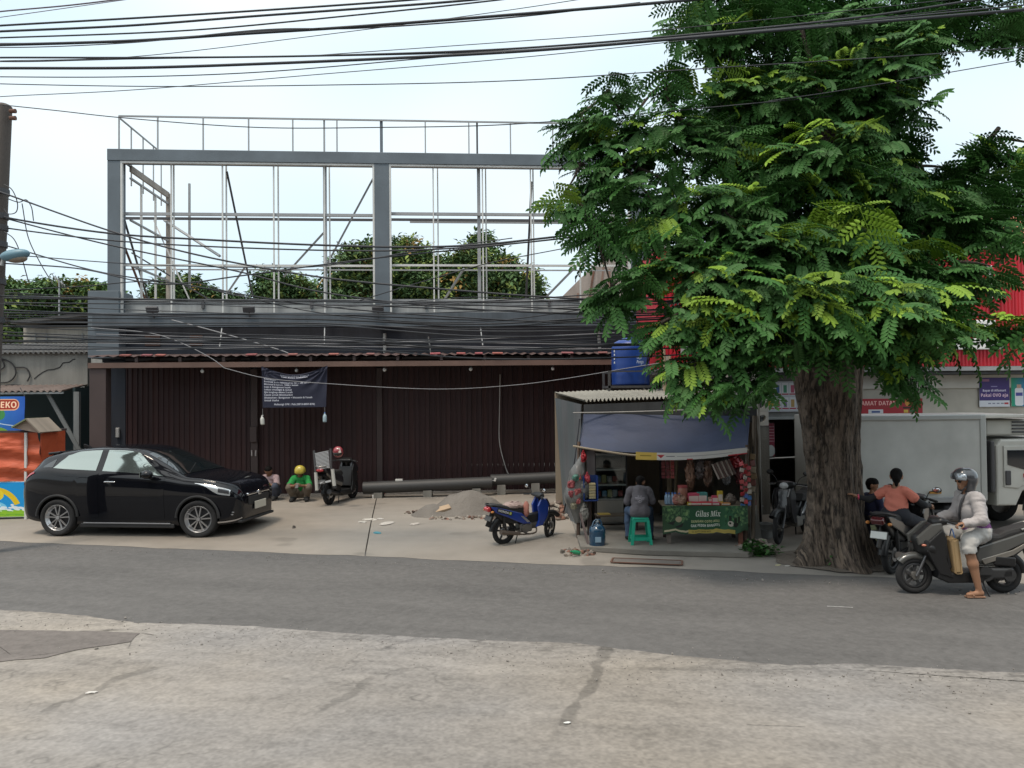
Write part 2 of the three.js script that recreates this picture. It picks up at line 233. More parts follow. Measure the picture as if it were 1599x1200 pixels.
{
  const cols = [[167, 187], [585, 608], [985, 1008]].map(([a, b]) => [fb(a, 380).x, fb(b, 380).x]);
  for (const [a, b] of cols) B('frame_column', rbx(b - a, vB - vF1, 0.36, 0.012, (a + b) / 2, (vB + vF1) / 2, -0.18), greyP);
  B('frame_beam', rbx(uR - uL, vT - vB, 0.40, 0.012, (uL + uR) / 2, (vT + vB) / 2, -0.18), greyP);
  B('fascia', rbx(uR - uL + 0.3, vF1 - vF0, 0.30, 0.012, (uL + uR) / 2 - 0.15, (vF0 + vF1) / 2, 0.04), mat([0.085, 0.105, 0.126], 0.6, { map: GRS }));
  B('side_block', rbx(0.78, 1.75, 0.9, 0.012, uL - 0.06, 4.57, -0.36), greyP);
  B('parapet', bx(uR - uL - 0.1, 0.34, 0.12, (uL + uR) / 2, vS - 0.02, -0.33), whiteTr);
  B('parapet_cap', bx(uR - uL - 0.05, 0.05, 0.2, (uL + uR) / 2, vS + 0.18, -0.33), silver);
  // white lining round the two openings
  for (const [a, b] of [[187, 585], [608, 985]]) { const x0 = fb(a, 380).x, x1 = fb(b, 380).x;
    B('lining', bx(0.05, vB - vF1 - 0.06, 0.08, x0 + 0.027, (vB + vF1) / 2 - 0.02, -0.05), whiteS); B('lining', bx(0.05, vB - vF1 - 0.06, 0.08, x1 - 0.027, (vB + vF1) / 2 - 0.02, -0.05), whiteS);
    B('lining', bx(x1 - x0, 0.05, 0.08, (x0 + x1) / 2, vB - 0.027, -0.05), whiteS); }
  // upright tubes of the frame
  const up = (x0, x1, y0, y1, w, t, m) => { const p = fb(x0, y0, w), q = fb(x1, y1, w); B('upright', bar(p, V(p.x + (q.x - p.x) * 0.2, q.y, w), t), m); };
  for (const [a, b, w] of [[267, 269, -0.12], [271, 272, -0.5], [347, 349, -0.12], [353, 354, -0.6], [427, 428, -0.12], [434, 436, -0.7], [506, 507, -0.12], [514, 518, -0.8], [676, 679, -0.12], [683, 686, -0.7], [753, 755, -0.12], [758, 761, -0.6], [828, 833, -0.12], [832, 836, -0.5], [904, 908, -0.12]]) up(a, b, 256, 495, w, 0.037, whiteS);
  up(747, 749, 258, 492, -0.3, 0.09, silver); up(507, 508, 256, 492, -0.3, 0.09, silver);
  // horizontals
  const hr = (x0, x1, y, w, t, m) => { const p = fb(x0, y, w), q = fb(x1, y, w); B('rail', bar(V(p.x, p.y, w), V(q.x, p.y, w), t), m); };
  for (const [x0, x1] of [[189, 585], [609, 985]]) { hr(x0, x1, 334, -0.20, 0.075, silver); hr(x0, x1, 414.5, -0.20, 0.055, whiteS); }
  hr(191, 600, 341, -2.8, 0.07, darkS); hr(600, 985, 343, -2.8, 0.07, darkS); hr(640, 960, 347, -3.0, 0.05, silver); hr(191, 985, 421, -3.0, 0.04, silver);
  // braces
  const br = (x0, y0, w0, x1, y1, w1, t, m) => B('brace', bar(fb(x0, y0, w0), fb(x1, y1, w1), t), m);
  br(354, 268, -0.5, 394, 462, -3, 0.045, darkS); br(583, 278, -0.5, 511, 412, -2, 0.05, silver); br(505, 364, -0.5, 443, 432, -2, 0.055, silver); br(830, 284, -0.5, 821, 478, -3, 0.06, darkS); br(935, 380, -0.4, 853, 464, -2.5, 0.06, silver); br(724, 420, -0.5, 689, 476, -2.5, 0.05, silver); br(256, 344, -3, 343, 400, -0.8, 0.06, silver); br(191, 378, -0.3, 232, 482, -2.6, 0.05, rust); br(194, 344, -0.3, 231, 470, -2.8, 0.05, darkS); br(240, 345, -2.8, 300, 478, -1.5, 0.04, silver); br(382, 418, -0.3, 352, 462, -2, 0.04, silver); br(205, 395, -1, 330, 470, -1.2, 0.035, darkS);
  // the left return of the frame
  const x0 = fb(196, 380).x, D = -3.0, zz = [0, -0.9, -1.9, D];
  for (const v of [vB - 0.12, vB - 0.38, vB - 1.5, vB - 2.7]) B('return_rail', bx(0.06, v > vB - 0.2 ? 0.17 : 0.045, -D - 0.3, x0, v, D / 2 - 0.15), v > vB - 0.2 ? beige : silver);
  for (const z of [-1.0, -2.0]) B('upright', bx(0.05, vB - vS - 0.4, 0.05, x0, (vB + vS) / 2 - 0.2, z), whiteS);
  B('upright', bx(0.11, vB - vS - 0.15, 0.11, x0, (vB + vS) / 2, D), beige); B('upright', bx(0.06, 3.2, 0.06, x0 + 0.55, vB - 1.3, D - 0.2), silver);
  B('upright', bx(0.14, vB - vS - 0.15, 0.14, uR - 0.3, (vB + vS) / 2, D), beige);
  // roof railing
  const rt = fb(400, 181).y, rb = vT - 0.01, rw = -0.18;
  B('top_rail', bar(V(fb(185, 200, rw).x, rt, rw), V(uR - 0.1, rt, rw), 0.04), silver);
  for (const px of [185.5, 246, 317, 388, 457, 526, 664, 732, 797, 863, 928]) { const x = fb(px, 205, rw).x; B('railing_post', bx(0.035, rt - rb - 0.02, 0.035, x, (rt + rb) / 2, rw), silver); }
  B('railing_post', bx(0.075, rt - rb + 0.02, 0.075, fb(595, 205, rw).x, (rt + rb) / 2, rw - 0.07), greyP); B('railing_post', bx(0.05, rt - rb, 0.05, fb(745, 205, rw).x, (rt + rb) / 2, rw - 0.06), darkS); B('railing_post', bx(0.045, rt - rb, 0.045, fb(505.5, 205, rw).x, (rt + rb) / 2, rw - 0.06), silver);
  const lx = fb(185.5, 200, rw).x; B('top_rail', bx(0.035, 0.035, 3, lx, rt - 0.04, -1.7), silver); for (const z of [-0.95, -1.75, -2.5, -3.1]) B('railing_post', bx(0.03, rt - vT + 0.7, 0.03, lx, (rt + vT) / 2 - 0.37, z), silver);
  B('top_rail', bx(0.045, 0.045, 3, lx + 0.18, vB - 0.02, -1.7), silver);
  // roof slab, body walls
  const bw = uR - uL + 0.3, bc = (uL + uR) / 2 - 0.15;
  B('roof_slab', bx(bw - 0.02, 0.14, 9, bc, vF1 - 0.10, -4.9), beige);
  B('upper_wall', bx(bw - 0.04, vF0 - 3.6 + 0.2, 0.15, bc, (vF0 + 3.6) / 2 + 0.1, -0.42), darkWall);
  B('side_wall', bx(0.2, vF0, 9, uL - 0.2, vF0 / 2, -5.0), greyP); B('side_wall', bx(0.2, vF0, 9, uR - 0.1, vF0 / 2, -5.0), greyP); B('back_wall', bx(bw - 0.5, vF0, 0.2, bc, vF0 / 2, -9.3), greyP);
  for (const [a, b] of [[226, 250], [296, 316]]) { const p = fb(a, 530, -0.33), q = fb(b, 530, -0.33); B('wall_patch', rbx(q.x - p.x, 0.28, 0.03, 0.01, (p.x + q.x) / 2, 4.17, -0.33), mat([0.10, 0.055, 0.045], 0.8, { map: GR })); }
  // plumbing pipes on the upper wall
  for (const [px, y0, y1, lean] of [[181.5, 519, 553, 0.09], [600.5, 521, 551, 0], [934, 513, 548, 0.05], [669, 526, 551, 0.06]]) { const p = fb(px, y0, -0.26), q = fb(px, y1, -0.26); B('drain_pipe', cyl(V(q.x + lean, q.y, -0.26), p, px === 669 ? 0.02 : 0.045, undefined, 10), mat([0.5, 0.5, 0.47], 0.5, { map: GRS })); }
  // canopy: sloping corrugated sheet, front beam, struts and rafters
  const cw = 1.15, c0 = fb(138, 560, cw).x, c1 = fb(985, 560, cw).x, cv = fb(560, 555, cw).y, bv = fb(560, 568.5, cw).y;
  const cg = new THREE.PlaneGeometry(c1 - c0, 1, 220, 1), cp = cg.attributes.position;
  for (let i = 0; i < cp.count; i++) { const x = cp.getX(i) + (c0 + c1) / 2, t = cp.getY(i) + 0.5; cp.setXYZ(i, x, lerp(cv, 3.80, t) + 0.022 * Math.sin(i * Math.PI / 2) + 0.02 * fbm(x * 0.8, t * 2), lerp(cw + 0.08, -0.35, t)); }
  cg.computeVertexNormals(); B('canopy_sheet', cg, mat([0.10, 0.062, 0.058], 0.8, { map: GRS }));
  for (let i = 0; i < 24; i++) { const px = 188 + i * 33 + rr(-8, 8); if (rnd() < 0.5) continue; const p = fb(px, 553.5, cw + 0.1); B('ridge_tile', rbx(rr(0.18, 0.36), 0.035, 0.16, 0.012, p.x, cv + 0.03, cw + 0.02, 0.2, 0, rr(-0.03, 0.03)), mat([rr(0.22, 0.34), rr(0.08, 0.12), rr(0.07, 0.1)], 0.85, { map: GR })); }
  B('canopy_beam', bx(c1 - c0, 0.13, 0.09, (c0 + c1) / 2, bv, cw), mat([0.17, 0.105, 0.085], 0.75, { map: GR }));
  for (let i = 0; i < 12; i++) { const px = 213 + i * 68; const x = fb(px, 560, cw).x; B('strut', bx(0.07, cv - bv - 0.1, 0.06, x, (cv + bv) / 2 + 0.03, cw - 0.005), brownP); B('rafter', bar(V(x, bv + 0.02, cw - 0.05), V(x, 3.66, -0.3), 0.05, 0.08), brownP); }
  for (const px of [316, 600.5, 735, 863, 463]) { const p = fb(px, 577, cw - 0.15); const l = B('lamp_holder', [cyl(V(p.x, bv + 0.0, cw - 0.13), V(p.x, bv - 0.10, cw - 0.13), 0.035, 0.03, 10)], darkS); mesh('bulb', sph(0.045, p.x, bv - 0.15, cw - 0.13, 1, 1.1, 1, 12), mat([0.7, 0.7, 0.68], 0.3), l); }
  // ground floor: piers and folding shutters
  const sv = 3.62, sw = -0.3;
  const pier = (a, b, w, m) => { const x0 = fb(a, 680, w).x, x1 = fb(b, 680, w).x; B('pier', rbx(x1 - x0, bv - 0.05, 0.3, 0.012, (x0 + x1) / 2, (bv - 0.05) / 2, w - 0.15), m); };
  pier(139, 165, cw, brownP); pier(391, 402, sw + 0.13, brownP); pier(588, 597, sw + 0.13, brownP);
  const bay = (a, b, n, m, tone) => { const x0 = fb(a, 690, sw).x, x1 = fb(b, 690, sw).x, s = (x1 - x0) / n;
    const sg = []; for (let k = 0; k < 3; k++) sg.push(join([bx(s * 0.94, sv - 0.05, 0.02), bx(s * 0.16, sv - 0.05, 0.05, -s * 0.39, 0, 0.012)]));
    for (let i = 0; i < n; i++) { const o = B('shutter_slat', sg[i % 3], m[i % m.length]); o.position.set(x0 + s * (i + 0.5), sv / 2 + 0.02, sw + (i % 2 ? 0.012 : -0.006)); o.rotation.y = (i % 2 ? 0.05 : -0.05); }
    B('shutter_track', bx(x1 - x0, 0.06, 0.12, (x0 + x1) / 2, sv + 0.05, sw), darkS); };
  const sm = [[0.046, 0.016, 0.017], [0.052, 0.018, 0.018], [0.040, 0.014, 0.015], [0.047, 0.016, 0.016], [0.043, 0.016, 0.017], [0.054, 0.018, 0.017], [0.045, 0.015, 0.016]].map(c => mat(c, 0.6, { map: GRS }));
  bay(197, 391, 24, sm); bay(402, 588, 23, sm); bay(597, 985, 48, sm);
  const dx0 = fb(165, 690, sw).x, dx1 = fb(196, 690, sw).x; B('side_door', bx(dx1 - dx0, sv, 0.05, (dx0 + dx1) / 2, sv / 2 + 0.01, sw), darkWall);
  { const p = fb(184, 676, sw + 0.05); B('meter_box', [rbx(0.09, 0.26, 0.08, 0.02, p.x, p.y, sw + 0.07)], mat([0.4, 0.4, 0.4], 0.5)); }
  { const p = fb(396, 708, sw + 0.15); for (const s of [-1, 1]) B('latch', rbx(0.035, 0.16, 0.03, 0.008, p.x + s * 0.05, p.y, sw + 0.15), mat([0.42, 0.38, 0.37], 0.5)); B('shutter_lock', rbx(0.18, 0.42, 0.08, 0.02, p.x, p.y + 0.5, sw + 0.16), brownP); }
  B('threshold', bx(c1 - c0, 0.10, 0.5, (c0 + c1) / 2, 0.0, sw + 0.0), beige);
  // floodlights on the fascia ledge
  for (const [px, py] of [[237, 494], [388, 496], [590, 492]]) { const p = fb(px, py, 0.32), f = B('floodlight', [rbx(0.30, 0.16, 0.10, 0.02, p.x, vF1 + 0.07, 0.30, 0.5)], darkS); mesh('bracket', [bar(V(p.x, vF1 + 0.03, 0.28), V(p.x, vF1 - 0.15, 0.2), 0.03)], darkS, f); }
  for (const px of [166 + 150, 486, 665, 858]) { const p = fb(px, 487, -0.2); B('ledge_post', bx(0.07, 0.2, 0.05, p.x, vS + 0.06, -0.24), darkS); }
  // hanging hooks under the fascia
  for (const px of [345, 506, 750]) { const p = fb(px, 520, 0.2); B('hanger', bar(V(p.x, vF0 + 0.02, 0.12), V(p.x + 0.05, 3.95, 0.5), 0.025), silver); }
}
// loose cord down the right shutter
{
  const c = thing('loose_wire', 'thin pale wire hanging down the right shutter to the pipe', 'wire');
  mesh('cord', tube([[781, 585], [780, 640], [780, 690], [786, 718], [795, 742], [812, 748], [835, 742], [862, 741]].map(([a, b], i) => fbw(a, b, i > 4 ? 0.15 : -0.19)), 0.014, 60, 5), mat([0.45, 0.44, 0.42], 0.6), c);
}
// the notice banner, two bottles as weights
{
  const tx = canvasTex(512, 330, (g, w, h) => {
    g.fillStyle = '#23263a'; g.fillRect(0, 0, w, h); g.fillStyle = '#d6d8e2'; g.textBaseline = 'alphabetic';
    const T = (s, x, y, px, wd, al = 'left') => { g.font = `bold ${px}px sans-serif`; g.textAlign = al; g.fillText(s, x, y, wd); };
    T('Dikontrakkan Segera', 256, 40, 22, 330, 'center'); T('TIPE RUKO GUDANG', 256, 64, 22, 210, 'center');
    ['Keterangan :', 'Kontrak Ruko Minimal ke 10 — 20 Tahun', 'Minimal 5 tahun, 1000 / bulan', 'Luas & Bangunan layak', 'Lokasi strategis & ramai', 'Ijin lengkap akses 2 arah', 'Cocok untuk Minimarket', 'Disewakan : Bangunan + Mezanin & Tanah', 'Untuk Usaha'].forEach((s, i) => T(s, 14, 104 + i * 22, 19, [110, 430, 290, 280, 250, 270, 250, 460, 130][i]));
    T('Hubungi CPK : Pak (0813-8057-8xxx)'.replace(/8xxx/, '878'), 256, 312, 20, 460, 'center');
  });
  const b = thing('notice_banner', 'dark cloth banner with white lettering hung under the canopy beam', 'banner');
  const nx = 40, ny = 26, g = new THREE.PlaneGeometry(1, 1, nx, ny), p = g.attributes.position, c = [[408, 572], [511, 571], [509, 636], [410, 637]].map(a => fbw(a[0], a[1], 1.27)), n = V(Math.sin(BA), 0, Math.cos(BA));
  for (let i = 0; i < p.count; i++) { const u = p.getX(i) + 0.5, v = 0.5 - p.getY(i); const q = c[0].clone().lerp(c[1], u).lerp(c[3].clone().lerp(c[2], u), v); const sag = (1 - v) ** 3 * 0.22 * Math.sin(Math.PI * u); q.y -= sag; const corner = Math.max(0, 1 - Math.hypot(u, v * 0.7) * 1.8) + Math.max(0, 1 - Math.hypot(1 - u, v * 0.7) * 1.8); q.addScaledVector(n, 0.05 * Math.sin((u < 0.5 ? Math.atan2(v, u) : Math.atan2(v, 1 - u)) * 16) * corner + 0.03 * fbm(u * 4, v * 2, 3)); p.setXYZ(i, q.x, q.y, q.z); }
  g.computeVertexNormals(); mesh('cloth', g, mat(0xffffff, 0.75, { map: tx, side: THREE.DoubleSide }), b);
  for (const [k, px, py, col] of [[0, 410, 657, [0.55, 0.55, 0.52]], [1, 507, 653, [0.35, 0.45, 0.5]]]) {
    const q = fbw(px, py, 1.27), o = thing('bottle_weight', k ? 'bluish plastic bottle hanging from the right end of the banner' : 'pale plastic bottle hanging from the left end of the banner', 'bottle', V(q.x, q.y - 0.11, q.z), 0, 'bottles weighing the banner down');
    mesh('bottle', lathe([[0, 0], [0.045, 0.004], [0.05, 0.03], [0.05, 0.14], [0.042, 0.17], [0.018, 0.21], [0.017, 0.235], [0, 0.236]], 14), mat(col, 0.25), o).rotation.z = k ? 0 : 0.08; mesh('string', cyl(V(0, 0.23, 0), V(k ? 0 : 0.0, 0.30 + 0.1, 0), 0.006, 0.006, 5), mat([0.2, 0.2, 0.2], 0.8), o); mesh('bottle_cap', cyl(V(0, 0.225, 0), V(0, 0.25, 0), 0.02, 0.02, 10), mat(k ? [0.1, 0.2, 0.5] : [0.5, 0.5, 0.5], 0.5), o);
  }
}
// ---------------------------------------------------------------- neighbours on the left
function frameOf(o) { o.updateMatrixWorld(true); const inv = o.matrixWorld.clone().invert(); return (px, py, w = 0) => { const c = camera.position.clone().applyMatrix4(inv), d = rayOf(px, py).transformDirection(inv); return d.multiplyScalar((w - c.z) / d.z).add(c); }; }
function wave(w, h, pitch, amp, m, jag = 0) {      // corrugated sheet in the xy plane, ribs upright
  const n = Math.max(4, Math.round(w / pitch) * 4), g = new THREE.PlaneGeometry(w, h, n, 1), p = g.attributes.position, uv = g.attributes.uv;
  for (let i = 0; i < p.count; i++) { const k = i % (n + 1); p.setZ(i, amp * [1, 1, -1, -1][k % 4]); if (jag) p.setY(i, p.getY(i) + jag * fbm(k * 0.13, i > n ? 3 : 8, 0, 3)); uv.setXY(i, p.getX(i), p.getY(i)); }
  return toCreasedNormals(g, 0.4);
}
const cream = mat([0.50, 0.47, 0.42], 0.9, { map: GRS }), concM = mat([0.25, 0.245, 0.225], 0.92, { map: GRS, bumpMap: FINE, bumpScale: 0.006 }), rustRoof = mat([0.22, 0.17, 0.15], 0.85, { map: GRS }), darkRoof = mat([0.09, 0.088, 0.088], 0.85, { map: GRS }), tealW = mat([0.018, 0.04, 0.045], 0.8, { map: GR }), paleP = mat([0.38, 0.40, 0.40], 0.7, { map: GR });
{
  const h = thing('neighbour_house', 'cream walled house with dark sheet roof behind the roadside shed', 'house', at(100, 700, 26).setY(0), 0.05), f = frameOf(h);
  const a = f(36, 512), b = f(172, 512); mesh('wall', bx(b.x - a.x, a.y, 5, (a.x + b.x) / 2, a.y / 2, -2.5), cream, h);
  const e0 = f(30, 506, 0.3), e1 = f(176, 490, 0.3); mesh('roof', bar(V(e0.x, e0.y, -2), V(e1.x, e1.y, -2), 0.10, 5.6), darkRoof, h);
  for (const px of [55, 72, 128]) { const q = f(px, 535, 0.04); mesh('drain_pipe', cyl(V(q.x, 1, 0.04), V(q.x, a.y - 0.2, 0.04), 0.02, 0.02, 8), paleP, h); }
}
{
  const s = thing('roadside_shed', 'grey concrete shed with rusty lean-to awning at the left edge', 'shed', at(60, 700, 20.4).setY(0.1), BA), f = frameOf(s);
  const xl = f(-120, 580).x, xr = f(139, 580).x, y1 = f(60, 549).y, y0 = f(60, 604).y;
  mesh('upper_wall', bx(xr - xl, y1 - y0, 0.2, (xl + xr) / 2, (y0 + y1) / 2, 0), concM, s);
  const rg = wave(xr - xl + 0.3, 1.6, 0.13, 0.022); rg.rotateX(-1.35); rg.translate((xl + xr) / 2, y1 + 0.12, -0.55); mesh('roof_sheet', rg, darkRoof, s);
  { const fy = f(60, 611.5, 1.4).y, by = y0 + 0.03, dz = 1.32, len = Math.hypot(dz, by - fy), ag = wave(xr - xl, len, 0.15, 0.022, 0); ag.rotateX(-Math.PI / 2 + Math.atan2(by - fy, dz)); ag.translate((xl + xr) / 2, (fy + by) / 2, 0.10 + dz / 2); mesh('awning', ag, rustRoof, s); }
  mesh('gutter', bx(xr - xl, 0.05, 0.06, (xl + xr) / 2, f(60, 614, 1.35).y, 1.36), paleP, s);
  // crack in the plaster, a thin open line with broken lips
  const cr = [[53, 592], [60, 586], [66, 582], [74, 578], [84, 577], [93, 574], [98, 567], [108, 566], [113, 562], [117, 561]].map(([a, b]) => f(a, b, 0.104)); const cg = []; for (let i = 0; i + 1 < cr.length; i++) cg.push(bar(cr[i], cr[i + 1], 0.028, 0.008));
  mesh('crack', cg, mat([0.03, 0.03, 0.03], 1), s);
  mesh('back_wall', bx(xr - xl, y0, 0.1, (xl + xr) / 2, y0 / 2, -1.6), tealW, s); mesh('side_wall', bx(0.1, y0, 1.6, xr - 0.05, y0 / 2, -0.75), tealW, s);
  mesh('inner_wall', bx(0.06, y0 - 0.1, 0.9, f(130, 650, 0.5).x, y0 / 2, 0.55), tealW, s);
  { const p = f(120, 650, 1.2); mesh('post', bx(0.13, f(120, 612, 1.2).y, 0.1, p.x, f(120, 612, 1.2).y / 2, 1.2), mat([0.20, 0.21, 0.21], 0.8, { map: GRS }), s); const a = f(74, 614, 1.25), b = f(125, 706, 1.25); mesh('strut', bar(a, b, 0.09, 0.05), mat([0.16, 0.17, 0.17], 0.8, { map: GR }), s); }
  const loopM = mat([0.02, 0.02, 0.022], 0.7);
  for (const L of [[[-6, 598], [14, 596], [24, 584], [20, 570], [8, 562], [-4, 560]], [[24, 574], [40, 575], [46, 586], [42, 596]], [[-5, 580], [6, 573], [2, 562], [-6, 556]], [[-6, 604], [20, 601], [60, 606], [100, 607]]]) mesh('cable_loop', tube(L.map(([a, b]) => f(a, b, 0.14)), 0.018, 30, 6), loopM, s);
}
// the snack stall behind the car
{
  const st = thing('snack_stall', 'snack stall wrapped in orange tarpaulin behind the black car', 'stall', gf(10, 812), 0.05), f = frameOf(st);
  const xl = f(-90, 700).x, xr = f(64, 700).x, t0 = f(20, 752).y, t1 = f(20, 676).y, D = -1.1;
  const orange = mat([0.48, 0.085, 0.03], 0.6, { bumpMap: FOLD, bumpScale: 0.04 });
  const g = new THREE.PlaneGeometry(1, 1, 60, 30), p = g.attributes.position;
  for (let i = 0; i < p.count; i++) { const u = p.getX(i) + 0.5, v = p.getY(i) + 0.5; p.setXYZ(i, lerp(xl, xr + 0.05 * Math.sin(v * 5), u), lerp(t0 + 0.05 * fbm(u * 5, 1), t1, v), 0.05 + 0.10 * fbm(u * 3 + v * 2, v * 7 - u * 2, 1, 3) + 0.03 * Math.sin(v * 16 + u * 5)); }
  g.computeVertexNormals(); mesh('tarpaulin', g, orange, st); mesh('tarpaulin', bx(0.02, t1 - t0, 1.0, xr - 0.01, (t0 + t1) / 2, -0.5), orange, st);
  const art = canvasTex(512, 256, (c, w, h) => {
    c.fillStyle = '#0b93d8'; c.fillRect(0, 0, w, h); c.fillStyle = '#79c8ea'; c.beginPath(); c.ellipse(170, 190, 210, 70, 0, 0, 7); c.fill(); c.fillStyle = '#8dbf2a'; c.fillRect(0, 205, w, 60);
    c.strokeStyle = '#e2c21b'; c.lineWidth = 34; c.beginPath(); c.moveTo(230, 60); c.quadraticCurveTo(380, 20, 440, 165); c.stroke(); c.fillStyle = '#e7d02e'; c.beginPath(); c.ellipse(280, 95, 80, 52, 0, 0, 7); c.fill();
    c.fillStyle = '#dfe9ee'; for (let i = 0; i < 40; i++) { c.beginPath(); c.ellipse(80 + rnd() * 400, 165 + rnd() * 45, 8 + rnd() * 26, 4 + rnd() * 5, 0.2, 0, 7); c.fill(); } c.fillStyle = '#6fae2c'; for (let i = 0; i < 30; i++) c.fillRect(rnd() * w, 205 + rnd() * 40, 30, 6);
  });
  const pb0 = f(20, 808).y, pw = f(48, 780).x; mesh('front_panel', bx(pw - xl, t0 - pb0 - 0.01, 0.06, (pw + xl) / 2, (t0 + pb0) / 2, 0.0), [0, 0, 0, 0, 1, 0].map(k => 0) && mat(0xffffff, 0.5), st).visible = true;
  const pg = new THREE.PlaneGeometry(pw - xl - 0.02, t0 - pb0 - 0.03); pg.translate((pw + xl) / 2, (t0 + pb0) / 2, 0.034); mesh('printed_sheet', pg, mat(0xffffff, 0.5, { map: art }), st);
  const wx = f(40, 780, 0.07).x; mesh('post', bx(0.05, t1, 0.05, wx, t1 / 2, 0.07), mat([0.6, 0.6, 0.58], 0.5), st); mesh('post', bx(0.05, t1, 0.05, xr - 0.1, t1 / 2, D), paleP, st);
  mesh('base_plinth', bx(pw - xl, 0.05, 0.9, (pw + xl) / 2, 0.03, -0.45), darkS, st);
  // small pitched cover on top
  const r0 = f(36, 668, -0.2), r1 = f(58, 655, -0.2), r2 = f(79, 676, -0.2); mesh('cover', [bar(r0, r1, 0.03, 0.9).translate(0, 0.02, 0)], mat([0.22, 0.26, 0.14], 0.8, { map: GRS }), st); mesh('cover', [bar(r1, r2, 0.03, 0.9).translate(0, 0.02, 0)], mat([0.30, 0.25, 0.20], 0.8, { map: GRS }), st);
  mesh('cover_end', ext([[r0.x, r0.y], [r1.x, r1.y], [r2.x, r2.y]], 0.03, 0.004).translate(0, 0.0, 0.16), mat([0.33, 0.25, 0.20], 0.8, { map: GR }), st);
  mesh('table_top', bx(xr - xl, 0.05, 1.05, (xl + xr) / 2, t1 + 0.02, -0.55), brownP, st);
  const po = thing('hanging_poster', 'blue printed poster hanging above the orange tarpaulin', 'poster', at(8, 655, 17.1), 0.05), pf = frameOf(po);
  const pt = canvasTex(512, 512, (c, w, h) => { const gr = c.createLinearGradient(0, 0, w, 0); gr.addColorStop(0, '#4c9b6a'); gr.addColorStop(0.35, '#2f78c0'); gr.addColorStop(1, '#1c56b4'); c.fillStyle = gr; c.fillRect(0, 0, w, h); c.fillStyle = '#79a63c'; c.beginPath(); c.ellipse(200, 430, 150, 90, 0, 0, 7); c.fill(); c.fillStyle = '#3f8a4a'; c.beginPath(); c.ellipse(210, 190, 90, 70, 0.4, 0, 7); c.fill(); c.fillStyle = '#e8b08a'; c.beginPath(); c.roundRect(20, 28, 430, 128, 60); c.fill(); c.fillStyle = '#a32a14'; c.beginPath(); c.roundRect(32, 38, 406, 106, 50); c.fill(); c.fillStyle = '#ffd9b8'; c.font = 'bold 96px sans-serif'; c.textAlign = 'right'; c.fillText('JEKO', 425, 126); c.strokeStyle = '#cfe0ee'; c.lineWidth = 9; c.beginPath(); c.moveTo(0, 210); c.quadraticCurveTo(220, 330, 512, 330); c.stroke(); });
  const a = pf(-34, 620), b = pf(38, 691), gg = new THREE.PlaneGeometry(b.x - a.x, a.y - b.y, 12, 12); const gp2 = gg.attributes.position; for (let i = 0; i < gp2.count; i++) gp2.setZ(i, 0.04 * fbm(gp2.getX(i) * 2, gp2.getY(i) * 1.5, 4)); gg.translate((a.x + b.x) / 2, (a.y + b.y) / 2, 0); gg.computeVertexNormals(); mesh('sheet', gg, mat(0xffffff, 0.5, { map: pt, side: THREE.DoubleSide }), po);
  mesh('hanging_cord', tube([V(a.x, a.y, 0), V(a.x + 0.1, a.y + 0.25, 0)], 0.008, 4, 5), darkS, po); mesh('hanging_cord', tube([V(b.x, a.y, 0), V(b.x - 0.1, a.y + 0.2, 0)], 0.008, 4, 5), darkS, po);
}
// utility pole with its lamp
const poleM = mat([0.115, 0.098, 0.088], 0.9, { map: GRS, bumpMap: FINE, bumpScale: 0.006 });
{
  const top = at(4, 168, 13.6), foot = at(-30, 860, 13.6).setY(fh(0, 0)); foot.y = 0.02;
  const o = thing('utility_pole', 'leaning concrete utility pole with a street lamp at the left edge', 'pole', foot), L = (v) => v.sub(foot);
  mesh('shaft', cyl(V(0, 0, 0), L(top.clone()), 0.18, 0.145, 24), poleM, o); mesh('cap', sph(0.15, 0, 0, 0, 1, 0.5, 1, 14).translate(...L(top.clone()).toArray()), poleM, o);
  for (const py of [173.5, 184.5]) { const p = L(at(15, py, 13.5)), q = L(at(24, py, 13.5)); mesh('peg', cyl(p, q, 0.035, 0.04, 10), rust, o); }
  const lp = (a, b) => L(at(a, b, 13.3));
  const lam = mesh('lamp_arm', tube([lp(2, 415), lp(6, 404), lp(14, 398)], 0.03, 10, 8), paleP, o);
  const hd = new THREE.SphereGeometry(1, 24, 16); hd.scale(0.25, 0.12, 0.14); const hp = hd.attributes.position; for (let i = 0; i < hp.count; i++) { const x = hp.getX(i), y = hp.getY(i); hp.setY(i, (y < 0 ? y * 0.9 : y * 0.85) + (x > 0 ? 0.05 : -0.03) * Math.abs(x) / 0.3); } hd.computeVertexNormals(); const c = lp(23, 399);
  const head = mesh('lamp_head', hd.clone().translate(c.x, c.y, c.z), mat([0.13, 0.24, 0.30], 0.45), o); mesh('lens', sph(0.165, c.x + 0.02, c.y - 0.05, c.z, 1.15, 0.5, 0.62, 16), mat([0.25, 0.2, 0.15], 0.3), head);
  for (const py of [300, 338, 356, 382, 440, 500]) { const p = L(at(lerp(2, -14, (py - 168) / 400), py, 13.6)); mesh('strap', cyl(p.clone().add(V(0, -0.05, 0)), p.clone().add(V(0, 0.05, 0)), 0.176, 0.176, 20), darkS, o); }
  for (const Lp of [[[6, 288], [18, 296], [27, 320], [24, 332], [12, 334], [6, 326]], [[10, 310], [30, 316], [40, 312], [48, 322], [52, 345]], [[6, 362], [20, 372], [30, 392], [44, 440]], [[34, 318], [44, 372], [62, 410], [82, 444]]]) mesh('cable_loop', tube(Lp.map(([a, b]) => L(at(a, b, 13.4))), 0.009, 30, 5), mat([0.06, 0.06, 0.065], 0.7), o);
}
